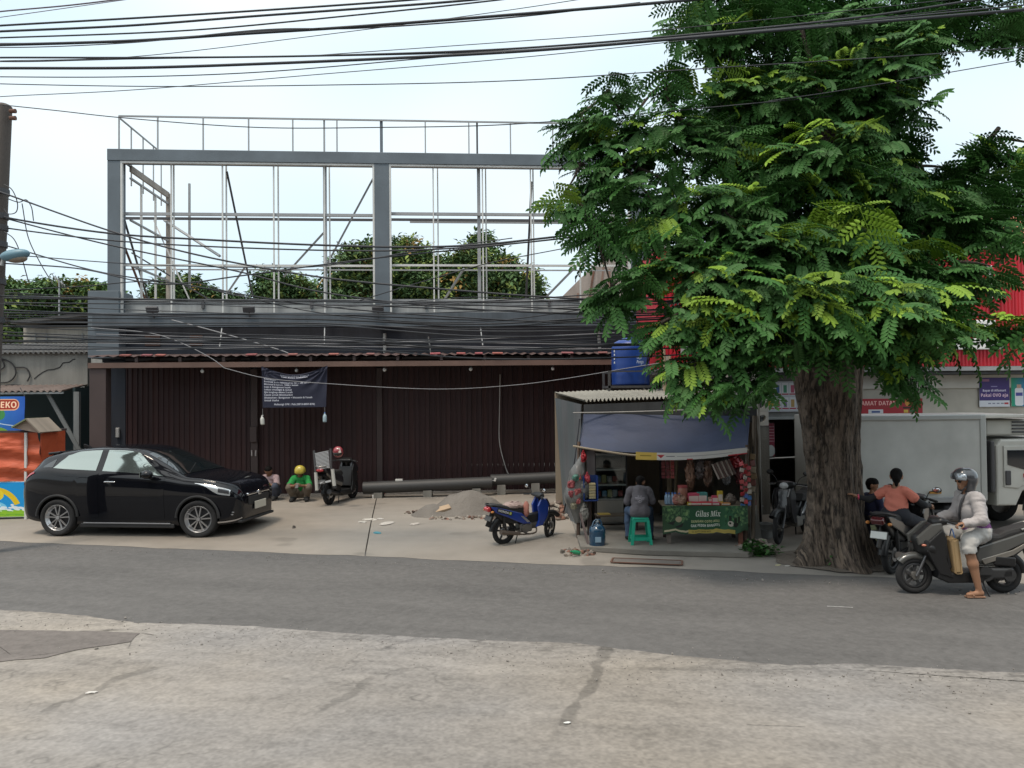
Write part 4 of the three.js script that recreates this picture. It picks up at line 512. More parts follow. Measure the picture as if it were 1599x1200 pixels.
// ---------------------------------------------------------------- blended surfaces (bodies, sacks, helmets)
const smin = (a, b, k) => { const h = clamp(0.5 + 0.5 * (b - a) / k, 0, 1); return b + (a - b) * h - k * h * (1 - h); };
function capD(x, y, z, c) { const ax = x - c.a.x, ay = y - c.a.y, az = z - c.a.z; const t = clamp((ax * c.dx + ay * c.dy + az * c.dz) * c.i, 0, 1); const X = ax - c.dx * t, Y = ay - c.dy * t, Z = az - c.dz * t; return Math.sqrt(X * X + Y * Y * c.fy + Z * Z * c.fz) - (c.ra + (c.rb - c.ra) * t); }
function cap(a, b, ra, rb = ra, part = 0, fz = 1, fy = 1, k) { const d = b.clone().sub(a), l = d.lengthSq(); return { a, b, ra, rb, dx: d.x, dy: d.y, dz: d.z, i: l > 1e-9 ? 1 / l : 0, part, fz, fy, k }; }
function net(f, lo, hi, cell) {                 // naive surface nets
  const nx = Math.ceil((hi.x - lo.x) / cell) + 1, ny = Math.ceil((hi.y - lo.y) / cell) + 1, nz = Math.ceil((hi.z - lo.z) / cell) + 1, F = new Float32Array(nx * ny * nz), id = (i, j, k) => i + nx * (j + ny * k);
  for (let k = 0; k < nz; k++) for (let j = 0; j < ny; j++) for (let i = 0; i < nx; i++) F[id(i, j, k)] = f(lo.x + i * cell, lo.y + j * cell, lo.z + k * cell);
  const vi = new Int32Array(nx * ny * nz).fill(-1), pos = [], idx = [];
  for (let k = 0; k < nz - 1; k++) for (let j = 0; j < ny - 1; j++) for (let i = 0; i < nx - 1; i++) {
    let n = 0, X = 0, Y = 0, Z = 0; const c = []; let m = 0; for (let q = 0; q < 8; q++) { const v = F[id(i + (q & 1), j + (q >> 1 & 1), k + (q >> 2))]; c.push(v); if (v < 0) m++; } if (m === 0 || m === 8) continue;
    for (let a = 0; a < 8; a++) for (let b = 1; b < 8; b <<= 1) { const e = a | b; if (e === a) continue; if ((c[a] < 0) !== (c[e] < 0)) { const t = c[a] / (c[a] - c[e]); X += (a & 1) + (b === 1 ? t : 0); Y += (a >> 1 & 1) + (b === 2 ? t : 0); Z += (a >> 2) + (b === 4 ? t : 0); n++; } }
    vi[id(i, j, k)] = pos.length / 3; pos.push(lo.x + (i + X / n) * cell, lo.y + (j + Y / n) * cell, lo.z + (k + Z / n) * cell);
  }
  const quad = (a, b, c, d, flip) => flip ? idx.push(a, c, b, a, d, c) : idx.push(a, b, c, a, c, d);
  for (let k = 1; k < nz - 1; k++) for (let j = 1; j < ny - 1; j++) for (let i = 1; i < nx - 1; i++) { const s = F[id(i, j, k)] < 0;
    if (s !== F[id(i + 1, j, k)] < 0) quad(vi[id(i, j - 1, k - 1)], vi[id(i, j, k - 1)], vi[id(i, j, k)], vi[id(i, j - 1, k)], !s);
    if (s !== F[id(i, j + 1, k)] < 0) quad(vi[id(i - 1, j, k - 1)], vi[id(i - 1, j, k)], vi[id(i, j, k)], vi[id(i, j, k - 1)], !s);
    if (s !== F[id(i, j, k + 1)] < 0) quad(vi[id(i - 1, j - 1, k)], vi[id(i, j - 1, k)], vi[id(i, j, k)], vi[id(i - 1, j, k)], !s); }
  const g = new THREE.BufferGeometry(); g.setAttribute('position', new THREE.Float32BufferAttribute(pos, 3)); g.setIndex(idx); g.computeVertexNormals(); return g;
}
function capsNet(caps, cell, k = 0.03, extra) { const lo = V(1e9, 1e9, 1e9), hi = V(-1e9, -1e9, -1e9); for (const c of caps) for (const [p, r] of [[c.a, c.ra], [c.b, c.rb]]) { const R = r / Math.sqrt(Math.min(c.fz, c.fy, 1)) + 0.04; lo.min(V(p.x - R, p.y - R, p.z - R)); hi.max(V(p.x + R, p.y + R, p.z + R)); }
  const f = (x, y, z) => { let d = 1e9; for (const c of caps) { const e = capD(x, y, z, c); d = e - d > k ? d : d - e > (c.k ?? k) ? e : smin(d, e, c.k ?? k); } return extra ? extra(d, x, y, z) : d; };
  return net(f, lo, hi, cell); }
// ---------------------------------------------------------------- the kiosk
const kFL = gf(903, 841), kFR = gf(1164, 856);
const kiosk = thing('kiosk', 'small roadside kiosk with blue tarpaulin awning and corrugated roof', 'kiosk', kFL.clone());
const kl = (a, b, d) => at(a, b, d).sub(kiosk.position), K = (n, g, m) => mesh(n, g, m, kiosk);
const quadG = (a, b, c, d, nu = 1, nv = 1, fn) => { const g = new THREE.PlaneGeometry(1, 1, nu, nv), p = g.attributes.position, uv = g.attributes.uv, W1 = a.distanceTo(b), H1 = a.distanceTo(d); for (let i = 0; i < p.count; i++) { const u = p.getX(i) + 0.5, v = 0.5 - p.getY(i), q = a.clone().lerp(b, u).lerp(d.clone().lerp(c, u), v); if (fn) fn(q, u, v); p.setXYZ(i, q.x, q.y, q.z); } g.computeVertexNormals(); return g; };   // a top-left, b top-right, c bottom-right, d bottom-left
function slab4(a, b, c, d, t, nu = 1, nv = 1, fn) { const f = quadG(a, b, c, d, nu, nv, fn), n = V(0, 0, 0).crossVectors(b.clone().sub(a), d.clone().sub(a)).normalize().multiplyScalar(t); const bk = quadG(b, a, d, c, nu, nv, fn && ((q, u, v) => fn(q, 1 - u, v))); bk.translate(n.x, n.y, n.z); return [uvm(f), uvm(bk)]; }
const kioskGrey = mat([0.10, 0.115, 0.125], 0.7, { map: GRS }), fibre = mat([0.34, 0.33, 0.29], 0.92, { map: GRS, bumpMap: FINE, bumpScale: 0.004 }), bambooM = mat([0.30, 0.22, 0.15], 0.75, { map: GRS }), plyM = mat([0.30, 0.245, 0.185], 0.9, { map: GRS });
{
  const A = kl(912, 626, 14.7), Bp = kl(1186, 616, 13.9), C = kl(866, 614, 16.8), D = kl(1150, 603, 16.6);
  { // corrugated roof, ribs running front to back
    const n = 168, g = new THREE.PlaneGeometry(1, 1, n, 6), p = g.attributes.position; for (let i = 0; i < p.count; i++) { const u = p.getX(i) + 0.5, v = 0.5 - p.getY(i), q = C.clone().lerp(D, u).lerp(A.clone().lerp(Bp, u), v); q.y += 0.035 * Math.sin(u * n * Math.PI / 2.0 + 0.6) + 0.03 * fbm(u * 6, v * 2, 3); q.z += v > 0.9 ? 0.05 * fbm(u * 18, 4, 0, 3) : 0; p.setXYZ(i, q.x, q.y, q.z); } g.computeVertexNormals(); K('roof_sheet', uvm(g), fibre); }
  // left wing wall of sheet metal, upright ribs
  const w0 = kl(868, 622, 16.7), w1 = kl(909, 632, 14.75), w0b = kl(882, 800, 16.7).setY(0.02), w1b = kl(909, 845, 14.75).setY(0.0);
  for (let k = 0; k < 4; k++) { const a = w0.clone().lerp(w1, k / 4), b = w0.clone().lerp(w1, (k + 1) / 4 - 0.004), c = w0b.clone().lerp(w1b, (k + 1) / 4 - 0.004), d = w0b.clone().lerp(w1b, k / 4); K('wall_sheet', slab4(a, b, c, d, -0.02, 14, 1, (q, u) => { q.x -= 0.008 * Math.sin(u * 44); }), mat([0.135 + 0.012 * (k % 2), 0.155, 0.165], 0.6, { map: GRS })); }
  // dark upper front and closed sides and back
  const f0 = kl(912, 632, 14.6), f1 = kl(1184, 622, 13.85), f0b = kl(912, 655, 14.6), f1b = kl(1180, 660, 13.85); K('upper_front', slab4(f0, f1, f1b, f0b, -0.03, 20, 2, (q, u, v) => { q.z += 0.02 * fbm(u * 9, v * 2, 2); }), mat([0.055, 0.06, 0.066], 0.85, { map: GRS }));
  const bl = C.clone(), brr = D.clone(); K('back_wall', slab4(bl, brr, brr.clone().setY(0), bl.clone().setY(0), -0.05), plyM);
  const rF = Bp.clone().add(V(-0.02, -0.04, -0.05)), rB = D.clone(); K('side_wall', slab4(rF, rB, rB.clone().setY(0), rF.clone().setY(0), -0.04), plyM);
  // floor slab
  const fl = [gf(908, 862), gf(1010, 869), gf(1168, 873), gf(1192, 862)].map(p => p.sub(kiosk.position)), poly = [...fl, V(D.x, 0, D.z), V(C.x + 0.3, 0, C.z)];
  const sg = new THREE.ExtrudeGeometry(new THREE.Shape(poly.map(p => new THREE.Vector2(p.x, -p.z))), { depth: 0.07, bevelEnabled: true, bevelSize: 0.012, bevelThickness: 0.012, bevelSegments: 1 }); sg.rotateX(-Math.PI / 2); sg.translate(0, -0.02, 0); K('floor_slab', uvm(sg), mat([0.23, 0.215, 0.19], 0.92, { map: GR, bumpMap: FINE, bumpScale: 0.006 }));
  // awning of blue tarpaulin
  const a0 = kl(911, 647, 14.55), a1 = kl(1172, 650, 13.8), b0 = kl(903, 700, 14.15), b1 = kl(1168, 700, 13.2);
  K('awning', slab4(a0, a1, b1, b0, -0.006, 40, 16, (q, u, v) => { q.y -= 0.10 * Math.sin(Math.PI * u) * v + 0.045 * Math.sin(Math.PI * v) + 0.02 * fbm(u * 7, v * 3, 4); q.z += 0.03 * fbm(u * 5, v * 4, 8) - 0.05 * Math.sin(Math.PI * v) * (0.6 + 0.4 * Math.sin(u * 9)); }), mat([0.032, 0.050, 0.112], 0.65, { map: GR, side: THREE.DoubleSide, bumpMap: FOLD, bumpScale: 0.01 }));
  K('awning_side', slab4(a0, b0.clone().add(V(0.0, 0, 0)), kl(908, 690, 14.3), kl(912, 660, 14.5), 0.004), mat([0.16, 0.19, 0.26], 0.65, { side: THREE.DoubleSide }));
  K('awning_pole', tube([kl(895, 697, 14.15), kl(930, 703, 14.0), kl(1000, 712, 13.75), kl(1090, 709, 13.5), kl(1170, 703, 13.2)], 0.02, 30, 7), mat([0.36, 0.30, 0.22], 0.8, { map: GR }));
  K('roof_cord', tube([kl(895, 645, 14.4), kl(960, 644, 14.4), kl(1060, 641, 14.0), kl(1180, 636, 13.7)], 0.011, 30, 5), mat([0.35, 0.34, 0.33], 0.8));
  // posts
  K('post', cyl(V(0, 0, 0), kl(904, 690, 14.2), 0.035, 0.03, 9), mat([0.15, 0.10, 0.075], 0.85, { map: GRS })); K('post', cyl(kFR.clone().sub(kiosk.position), kl(1167, 695, 13.25), 0.04, 0.033, 9), mat([0.12, 0.085, 0.065], 0.85, { map: GRS })); K('post', cyl(gf(1176, 858).sub(kiosk.position), kl(1178, 650, 13.6), 0.035, 0.035, 8), mat([0.10, 0.08, 0.06], 0.85));
  K('post_cord', tube([kl(905, 655, 14.45), kl(897, 720, 14.25), kl(888, 770, 14.2), kl(880, 800, 14.3)], 0.014, 24, 5), cabM);
  K('side_board', slab4(kl(916, 704, 14.3), kl(929, 703, 14.3), kl(929, 748, 14.3), kl(916, 748, 14.3), -0.02), mat([0.27, 0.235, 0.235], 0.8, { map: GRS }));
  // printed strip along the awning edge
  const strip = canvasTex(768, 64, (c, w, h) => { c.fillStyle = '#c9c9c6'; c.fillRect(0, 0, w, h); c.fillStyle = '#c8ab52'; c.fillRect(0, 0, 150, h); c.fillStyle = '#8e7a2a'; c.fillRect(30, 24, 80, 10); c.fillStyle = '#a5202a'; c.beginPath(); c.moveTo(150, 20); c.lineTo(205, 18); c.lineTo(178, 48); c.fill(); c.fillStyle = '#55585c'; c.fillRect(215, 28, 60, 6); c.fillStyle = '#8f9294'; c.fillRect(290, 30, 380, 5); c.fillStyle = '#ad2530'; c.fillRect(640, 52, 128, 12); c.fillRect(360, 56, 40, 8); });
  K('printed_strip', quadG(kl(993, 706, 13.66), kl(1167, 699, 13.12), kl(1167, 709, 13.12), kl(993, 718, 13.66), 24, 2, (q, u, v) => { q.y -= 0.05 * Math.sin(Math.PI * u); q.z += 0.02 * fbm(u * 8, v); }), mat(0xffffff, 0.6, { map: strip, side: THREE.DoubleSide }));
}
// furniture and goods of the kiosk
{
  const P = (a, b, d) => at(a, b, d), F = 0.14;      // F: height of the kiosk floor
  const box = (name, label, cat, p, w, h, d, m, ry = 0, grp) => { const o = thing(name, label, cat, p, ry, grp); mesh('carton', rbx(w, h, d, 0.006, 0, h / 2, 0), m, o); const f = mesh('label_print', new THREE.PlaneGeometry(w * 0.8, h * 0.5).translate(0, h * 0.5, d / 2 + 0.003), mat([0.6, 0.55, 0.5], 0.5), o); return o; };
  // display cabinet
  const cb = thing('display_cabinet', 'dark glazed display cabinet inside the kiosk behind the seated man', 'cabinet', P(952, 800, 15.3).setY(F - 0.02), 0.05), cw = 0.62, ch = 1.42; const fr = mat([0.03, 0.03, 0.034], 0.5), shm = mat([0.2, 0.2, 0.2], 0.6);
  for (const s of [-1, 1]) mesh('side_panel', bx(0.03, ch, 0.4, s * cw / 2, ch / 2, 0), fr, cb); mesh('back_panel', bx(cw, ch, 0.02, 0, ch / 2, -0.2), fr, cb); for (const y of [0.06, 0.52, 0.80, 1.10, 1.4]) mesh('shelf', bx(cw - 0.03, 0.025, 0.38, 0, y, 0), shm, cb); mesh('lower_panel', bx(cw - 0.1, 0.42, 0.02, -0.02, 0.29, 0.19), mat([0.22, 0.22, 0.205], 0.7, { map: GR }), cb); mesh('glass_door', bx(cw - 0.04, 0.86, 0.006, 0, 0.96, 0.195), mat([0.9, 0.95, 0.95], 0.05, { transmission: 1, thickness: 0 }), cb);
  for (let k = 0; k < 9; k++) mesh('packet', rbx(0.09, rr(0.1, 0.18), 0.06, 0.01, -0.22 + (k % 5) * 0.11, (k < 5 ? 0.53 : 0.82) + 0.09, 0.02), mat([[0.3, 0.08, 0.07], [0.1, 0.2, 0.3], [0.3, 0.27, 0.12], [0.25, 0.25, 0.25]][k % 4], 0.5), cb);
  // low shelf / tray in the middle
  const tr = thing('wooden_bench', 'low wooden bench with a yellow cloth inside the kiosk', 'bench', P(955, 815, 14.6).setY(F), 0.1); mesh('bench_top', rbx(0.8, 0.03, 0.3, 0.01, 0.1, 0.28, 0), mat([0.14, 0.11, 0.08], 0.8, { map: GRS }), tr); for (const s of [-1, 1]) for (const z of [-1, 1]) mesh('leg', bx(0.04, 0.27, 0.04, 0.1 + s * 0.36, 0.135, z * 0.11), brownP, tr); mesh('cloth', rbx(0.22, 0.02, 0.2, 0.008, -0.15, 0.305, 0.03), mat([0.42, 0.30, 0.07], 0.8), tr);
  // the counter table
  const tf = gf(1042, 857), te = gf(1160, 857), tdir = te.clone().sub(tf), tw = tdir.length() + 0.14, ta = Math.atan2(-tdir.z, tdir.x), tc = tf.clone().add(te).multiplyScalar(0.5).setY(F);
  const tb = thing('counter_table', 'wooden counter table wrapped in a green printed cloth under the awning', 'table', tc, ta); const th = P(1095, 790, tc.z * -1).y - F;
  mesh('table_top', rbx(tw, 0.035, 0.75, 0.01, 0.0, th - 0.02, -0.33), mat([0.20, 0.16, 0.11], 0.8, { map: GRS }), tb); for (const s of [-1, 1]) { mesh('leg', bx(0.07, th - 0.04, 0.07, s * (tw / 2 - 0.10), (th - 0.04) / 2, -0.02), s < 0 ? mat([0.20, 0.17, 0.15], 0.85, { map: GRS }) : mat([0.22, 0.09, 0.06], 0.85, { map: GRS }), tb); mesh('leg', bx(0.06, th - 0.04, 0.06, s * (tw / 2 - 0.10), (th - 0.04) / 2, -0.62), brownP, tb); }
  const cloth = canvasTex(1024, 300, (c, w, h) => {
    const g = c.createLinearGradient(0, 0, w, h); g.addColorStop(0, '#33502f'); g.addColorStop(0.35, '#224f37'); g.addColorStop(0.55, '#2a5a3b'); g.addColorStop(0.75, '#3a7450'); g.addColorStop(1, '#2f4c33'); c.fillStyle = g; c.fillRect(0, 0, w, h);
    for (let i = 0; i < 130; i++) { c.fillStyle = ['#7fae6a55', '#1e452c77', '#9dbb7855'][i % 3]; c.beginPath(); c.ellipse(rnd() * 330, rnd() * 160, 6 + rnd() * 26, 4 + rnd() * 12, rnd() * 3, 0, 7); c.fill(); c.beginPath(); c.ellipse(760 + rnd() * 264, rnd() * 220, 5 + rnd() * 18, 4 + rnd() * 14, rnd() * 3, 0, 7); c.fill(); }
    c.fillStyle = '#12331f'; c.fillRect(330, 40, 360, 215); c.globalAlpha = 0.55; c.fillStyle = '#2c7a4e'; c.fillRect(330, 40, 360, 215); c.globalAlpha = 1;
    c.fillStyle = '#171a14'; c.beginPath(); c.moveTo(60, 190); c.lineTo(160, 170); c.lineTo(130, 220); c.fill(); c.beginPath(); c.moveTo(150, 240); c.lineTo(255, 180); c.lineTo(235, 225); c.lineTo(170, 250); c.fill(); c.fillStyle = '#b6a98a'; c.beginPath(); c.ellipse(195, 150, 40, 30, -0.4, 0, 7); c.fill(); c.fillStyle = '#cfc4a2'; c.fillRect(20, 262, 290, 20); c.fillStyle = '#23301f'; c.fillRect(800, 110, 30, 60); c.fillRect(860, 130, 34, 50); c.fillRect(905, 120, 26, 70); c.fillStyle = '#d8d2c4'; c.beginPath(); c.ellipse(820, 196, 36, 30, 0, 0, 7); c.fill(); c.fillStyle = '#1b201b'; c.beginPath(); c.ellipse(812, 190, 14, 12, 0, 0, 7); c.fill(); c.beginPath(); c.ellipse(880, 205, 30, 26, 0, 0, 7); c.fill();
    c.fillStyle = '#eef0e6'; c.font = 'italic bold 84px serif'; c.fillText('Gilus Mix', 395, 118, 300); c.font = 'bold 36px sans-serif'; c.fillStyle = '#d9d6a0'; c.fillText('DENGAN COTO ASLI', 345, 182, 340); c.font = 'bold 40px sans-serif'; c.fillStyle = '#f2f2ea'; c.fillText('GAK PEDIH BANGETS', 340, 228, 350); c.fillStyle = '#c9b45c'; c.fillRect(310, 258, 560, 40); c.fillStyle = '#6f6a2a'; c.font = 'bold 26px sans-serif'; c.fillText('ES KOPI ENAK MIX', 350, 288, 260); c.fillStyle = '#6d6a58'; c.font = '20px serif'; c.fillText('Pasti', 430, 46);
  });
  { const h = 0.44, g = new THREE.PlaneGeometry(tw + 0.02, h, 60, 14), p = g.attributes.position; for (let i = 0; i < p.count; i++) { const x = p.getX(i), y = p.getY(i), v = 0.5 - y / h, u = x / tw + 0.5; p.setXYZ(i, x, th + 0.005 - v * h - v * 0.05 * Math.abs(fbm(u * 4 + 2, 1, 3)) * 3 + (u > 0.85 ? v * (u - 0.85) * 0.35 : 0), 0.05 + v * (0.03 + 0.05 * fbm(u * 5, v * 1.2, 6)) + 0.012 * fbm(u * 14, v * 4, 2)); } g.computeVertexNormals(); mesh('printed_cloth', g, mat([0.72, 0.72, 0.72], 0.6, { map: cloth, side: THREE.DoubleSide }), tb); }
  tb.updateMatrixWorld(true); const onT = (u, z) => V(u * tw / 2, th, z).applyMatrix4(tb.matrixWorld);
  // cartons and packets on the counter
  const red = mat([0.42, 0.02, 0.035], 0.5), pink = mat([0.45, 0.06, 0.11], 0.5), teal = mat([0.06, 0.24, 0.22], 0.5), yel = mat([0.50, 0.36, 0.03], 0.5), org = mat([0.5, 0.2, 0.05], 0.5), tan = mat([0.35, 0.26, 0.2], 0.6);
  const goods = [[-0.20, -0.10, 0.24, 0.05, 0.16, red, 'long red carton lying at the front of the counter'], [-0.21, -0.22, 0.20, 0.19, 0.12, pink, 'stack of pink cigarette cartons behind the long red carton'], [0.0, -0.22, 0.17, 0.20, 0.12, teal, 'teal carton standing in the middle of the counter'], [0.07, -0.09, 0.20, 0.055, 0.15, red, 'short red carton lying before the teal carton'], [0.21, -0.20, 0.11, 0.12, 0.1, tan, 'small tan carton right of the teal carton'], [0.31, -0.18, 0.13, 0.15, 0.1, pink, 'upright pink carton beside the yellow packet'], [0.27, -0.07, 0.16, 0.05, 0.1, pink, 'flat pink carton at the counter front'], [0.42, -0.16, 0.09, 0.23, 0.07, yel, 'tall yellow packet standing on the counter'], [0.52, -0.08, 0.17, 0.04, 0.1, org, 'flat orange packet at the right of the counter'], [-0.35, -0.06, 0.06, 0.05, 0.1, yel, 'tiny yellow box left of the red carton']];
  for (const [u, z, w, h, d, m, l] of goods) box('goods_carton', l, 'carton', onT(u, z), w, h, d, m, ta + rr(-0.08, 0.08), 'cartons on the kiosk counter');
  { const o = thing('snack_jar', 'clear snack jar with red lid on the counter', 'jar', onT(-0.46, -0.25), 0); mesh('jar_body', lathe([[0, 0], [0.085, 0.003], [0.09, 0.02], [0.09, 0.24], [0.075, 0.27], [0.075, 0.28]], 18), mat([0.30, 0.13, 0.09], 0.25), o); mesh('lid', cyl(V(0, 0.275, 0), V(0, 0.315, 0), 0.085, 0.085, 18), mat([0.28, 0.05, 0.05], 0.5), o); }
  const btl = lathe([[0, 0], [0.028, 0.002], [0.031, 0.02], [0.031, 0.12], [0.024, 0.145], [0.012, 0.17], [0.012, 0.185], [0, 0.186]], 10);
  for (let k = 0; k < 9; k++) { const o = thing('water_bottle', `small bluish water bottle, ${['first', 'second', 'third', 'fourth', 'fifth'][k % 5]} from the left in the ${k < 5 ? 'front' : 'back'} row on the counter`, 'bottle', onT(-0.88 + (k % 5) * 0.075 + rr(-0.01, 0.01), -0.12 - Math.floor(k / 5) * 0.09), 0, 'bottles at the counter left end'); mesh('bottle', btl, mat([0.20, 0.30, 0.42], 0.2), o); mesh('cap', cyl(V(0, 0.18, 0), V(0, 0.2, 0), 0.014, 0.014, 8), mat([0.05, 0.12, 0.35], 0.5), o); }
  for (const [u, z, c, l] of [[-0.62, -0.10, [0.40, 0.17, 0.14], 'pinkish snack bag leaning on the water bottles'], [-0.54, -0.08, [0.33, 0.2, 0.14], 'tan snack bag between the bottles and the red carton'], [0.68, -0.16, [0.16, 0.13, 0.11], 'small brown snack bag at the right of the counter']]) { const o = thing('snack_bag', l, 'snack bag', onT(u, z), ta, 'snack bags on the counter'); mesh('bag', jit(jit(sph(0.09, 0, 0.085, 0, 1, 0.95, 0.6, 26), 0.03, 11, u), 0.012, 36, u), mat(c, 0.4), o); }
  // hanging goods
  const hang = (name, label, px, py0, py1, d, mk, grp) => { const p = P(px, py0, d), q = P(px, py1, d), o = thing(name, label, 'hanging goods', p, 0, grp); mk(o, p.y - q.y); mesh('hook_cord', cyl(V(0, 0, 0), V(0, 0.12, 0), 0.005, 0.005, 5), cabM, o); };
  for (const [px, c, l] of [[1036, [0.20, 0.035, 0.045], 'dark red sachet strip hanging at the left over the counter'], [1043, [0.16, 0.03, 0.04], 'maroon sachet strip hanging in the middle of three strips'], [1050, [0.34, 0.07, 0.06], 'brightest red sachet strip hanging at the right of three strips']]) hang('sachet_strip', l, px, 716, 748, 13.9, (o, H) => { for (let k = 0; k < 6; k++) mesh('sachet', rbx(0.068, H / 6 - 0.006, 0.014, 0.006, 0, -H / 12 - k * H / 6, 0, rr(-0.1, 0.1), rr(-0.3, 0.3)), mat(c.map(v => v * rr(0.8, 1.2)), 0.35), o); }, 'sachet strips over the counter');
  for (const [px, py0, py1, w, c, l] of [[1078, 718, 766, 0.15, [0.24, 0.13, 0.085], 'long brown bag of crackers hanging over the counter'], [1092, 718, 748, 0.16, [0.12, 0.10, 0.10], 'grey clear bag hanging beside the crackers'], [1104, 720, 760, 0.14, [0.17, 0.10, 0.07], 'brown bag hanging in the middle over the counter'], [1148, 712, 731, 0.24, [0.40, 0.02, 0.03], 'bright red bag hanging under the white strip'], [1135, 738, 757, 0.12, [0.22, 0.22, 0.23], 'pale bag hanging below the striped bundle'], [1154, 726, 756, 0.14, [0.14, 0.03, 0.035], 'dark red bag hanging beside the right post']]) hang('hanging_bag', l, px, py0, py1, 13.75, (o, H) => mesh('bag', jit(jit(sph(H / 2, 0, -H / 2, 0, w / H, 1, 0.55 * w / H, 26), 0.04, 9, px), 0.014, 34, px), mat(c, 0.4), o), 'bags hanging over the counter');
  hang('striped_bundle', 'tilted bundle of striped snack packets hanging over the counter', 1130, 720, 755, 13.6, (o, H) => { for (let k = 0; k < 8; k++) mesh('packet', rbx(0.035, 0.30, 0.03, 0.012, -0.14 + k * 0.04, -0.19 + k * 0.012, 0.01 * (k % 2), 0, 0, 0.42), mat(k % 2 ? [0.14, 0.09, 0.08] : [0.46, 0.40, 0.36], 0.4), o); });
  const sc = [[0.42, 0.04, 0.05], [0.35, 0.05, 0.05], [0.06, 0.12, 0.35], [0.5, 0.45, 0.4], [0.05, 0.16, 0.38], [0.4, 0.06, 0.08]]; hang('sachet_garland', 'colourful sachet garland hanging on the right front post', 1165, 722, 790, 13.12, (o, H) => { for (let k = 0; k < 22; k++) mesh('sachet', rbx(0.075, 0.07, 0.014, 0.006, -0.02 + (k % 3 - 1) * 0.06, -0.03 - H * k / 22, rr(0, 0.05), rr(-0.4, 0.4), rr(-0.8, 0.8), rr(-0.4, 0.4)), mat((k > 13 ? [sc[2], sc[4], sc[3], sc[0]] : [sc[0], sc[1], sc[5], sc[3]])[k % 4], 0.35), o); });
  hang('pouch_strip', 'tan and brown pouch strip hanging right of the front post', 1175, 708, 800, 13.25, (o, H) => { for (let k = 0; k < 9; k++) mesh('pouch', rbx(0.10, 0.10, 0.03, 0.012, rr(-0.02, 0.02), -0.06 - H * k / 9, 0, rr(-0.2, 0.2), rr(-0.4, 0.4), rr(-0.2, 0.2)), mat([[0.25, 0.18, 0.10], [0.20, 0.07, 0.06], [0.35, 0.3, 0.22]][k % 3], 0.5), o); });
  // blue crate shelf on the left and sacks hanging from the left post
  const cr = thing('blue_crate', 'blue plastic crate of pale packets fixed beside the left post', 'crate', P(921, 781, 14.0), 0.1); for (const s of [-1, 1]) mesh('side', bx(0.02, 0.44, 0.22, s * 0.125, 0.22, 0), mat([0.012, 0.04, 0.18], 0.5), cr); mesh('back', bx(0.25, 0.44, 0.02, 0, 0.22, -0.1), mat([0.012, 0.04, 0.16], 0.5), cr); mesh('bottom', bx(0.27, 0.02, 0.22, 0, 0.0, 0), mat([0.012, 0.04, 0.18], 0.5), cr); for (let k = 0; k < 6; k++) mesh('packet', rbx(0.12, 0.042, 0.1, 0.008, 0.035, 0.05 + k * 0.048, 0.04), mat(k % 2 ? [0.42, 0.36, 0.2] : [0.36, 0.32, 0.2], 0.5), cr); mesh('support', bx(0.06, cr.position.y - 0.1, 0.06, 0, -(cr.position.y - 0.1) / 2 - 0.01, -0.08), brownP, cr);
  { const o = thing('plastic_sack', 'translucent plastic sack of containers hanging on the left post', 'sack', P(902, 715, 14.0)); const L = (a, b, z = 0) => P(a, b, 14.05 + z).sub(o.position);
    const sk = capsNet([cap(L(910, 712), L(902, 740), 0.05, 0.14), cap(L(902, 740), L(897, 775), 0.14, 0.19), cap(L(897, 775), L(902, 812), 0.19, 0.07)], 0.02, 0.06, (d, x, y, z) => d + 0.035 * Math.abs(fbm(x * 11 + y * 4, y * 5 + z * 9, 3, 3)) + 0.012 * fbm(x * 30, y * 22 + z * 30, 5, 2)); mesh('sack_film', sk, mat([0.34, 0.34, 0.33], 0.3, { transmission: 0.55, thickness: 0, side: THREE.DoubleSide }), o);
    for (const [a, b, r, c] of [[892, 757, 0.07, [0.38, 0.09, 0.10]], [899, 747, 0.065, [0.09, 0.22, 0.17]], [902, 769, 0.075, [0.42, 0.11, 0.11]], [893, 772, 0.07, [0.36, 0.09, 0.10]], [903, 782, 0.06, [0.40, 0.12, 0.12]], [896, 790, 0.06, [0.30, 0.28, 0.2]]]) mesh('container', jit(rbx(r * 1.7, r * 1.8, r * 1.2, r * 0.5, ...L(a, b, -0.15).toArray(), 0.2, a, (a % 5) * 0.2 - 0.4, 4), 0.022, 11, a), mat(c, 0.5), o); }
  for (const [px, py, r, c, l] of [[911, 714, 0.06, [0.42, 0.02, 0.03], 'small bright red bag tied at the top of the left post'], [903, 745, 0.08, [0.5, 0.08, 0.07], 'orange-red bag hanging on the left post'], [917, 748, 0.06, [0.5, 0.07, 0.09], 'small pink bag hanging right of the left post'], [912, 765, 0.13, [0.12, 0.12, 0.12], 'crumpled grey bag hanging below the red bags'], [912, 800, 0.11, [0.30, 0.29, 0.27], 'pale cloth rag hanging low on the left post']]) { const o = thing('small_bag', l, 'bag', P(px, py, 13.95), 0, 'small bags on the left post'); mesh('bag', jit(jit(sph(r, 0, 0, 0, 0.75, 1.3, 0.6, 26), 0.03, 9, px), 0.012, 34, px), mat(c, 0.45), o); mesh('handle', tube([V(-0.02, r * 1.1, 0), V(0, r * 1.1 + 0.06, 0), V(0.02, r * 1.1, 0)], 0.008, 8, 5), mat(c, 0.5), o); }
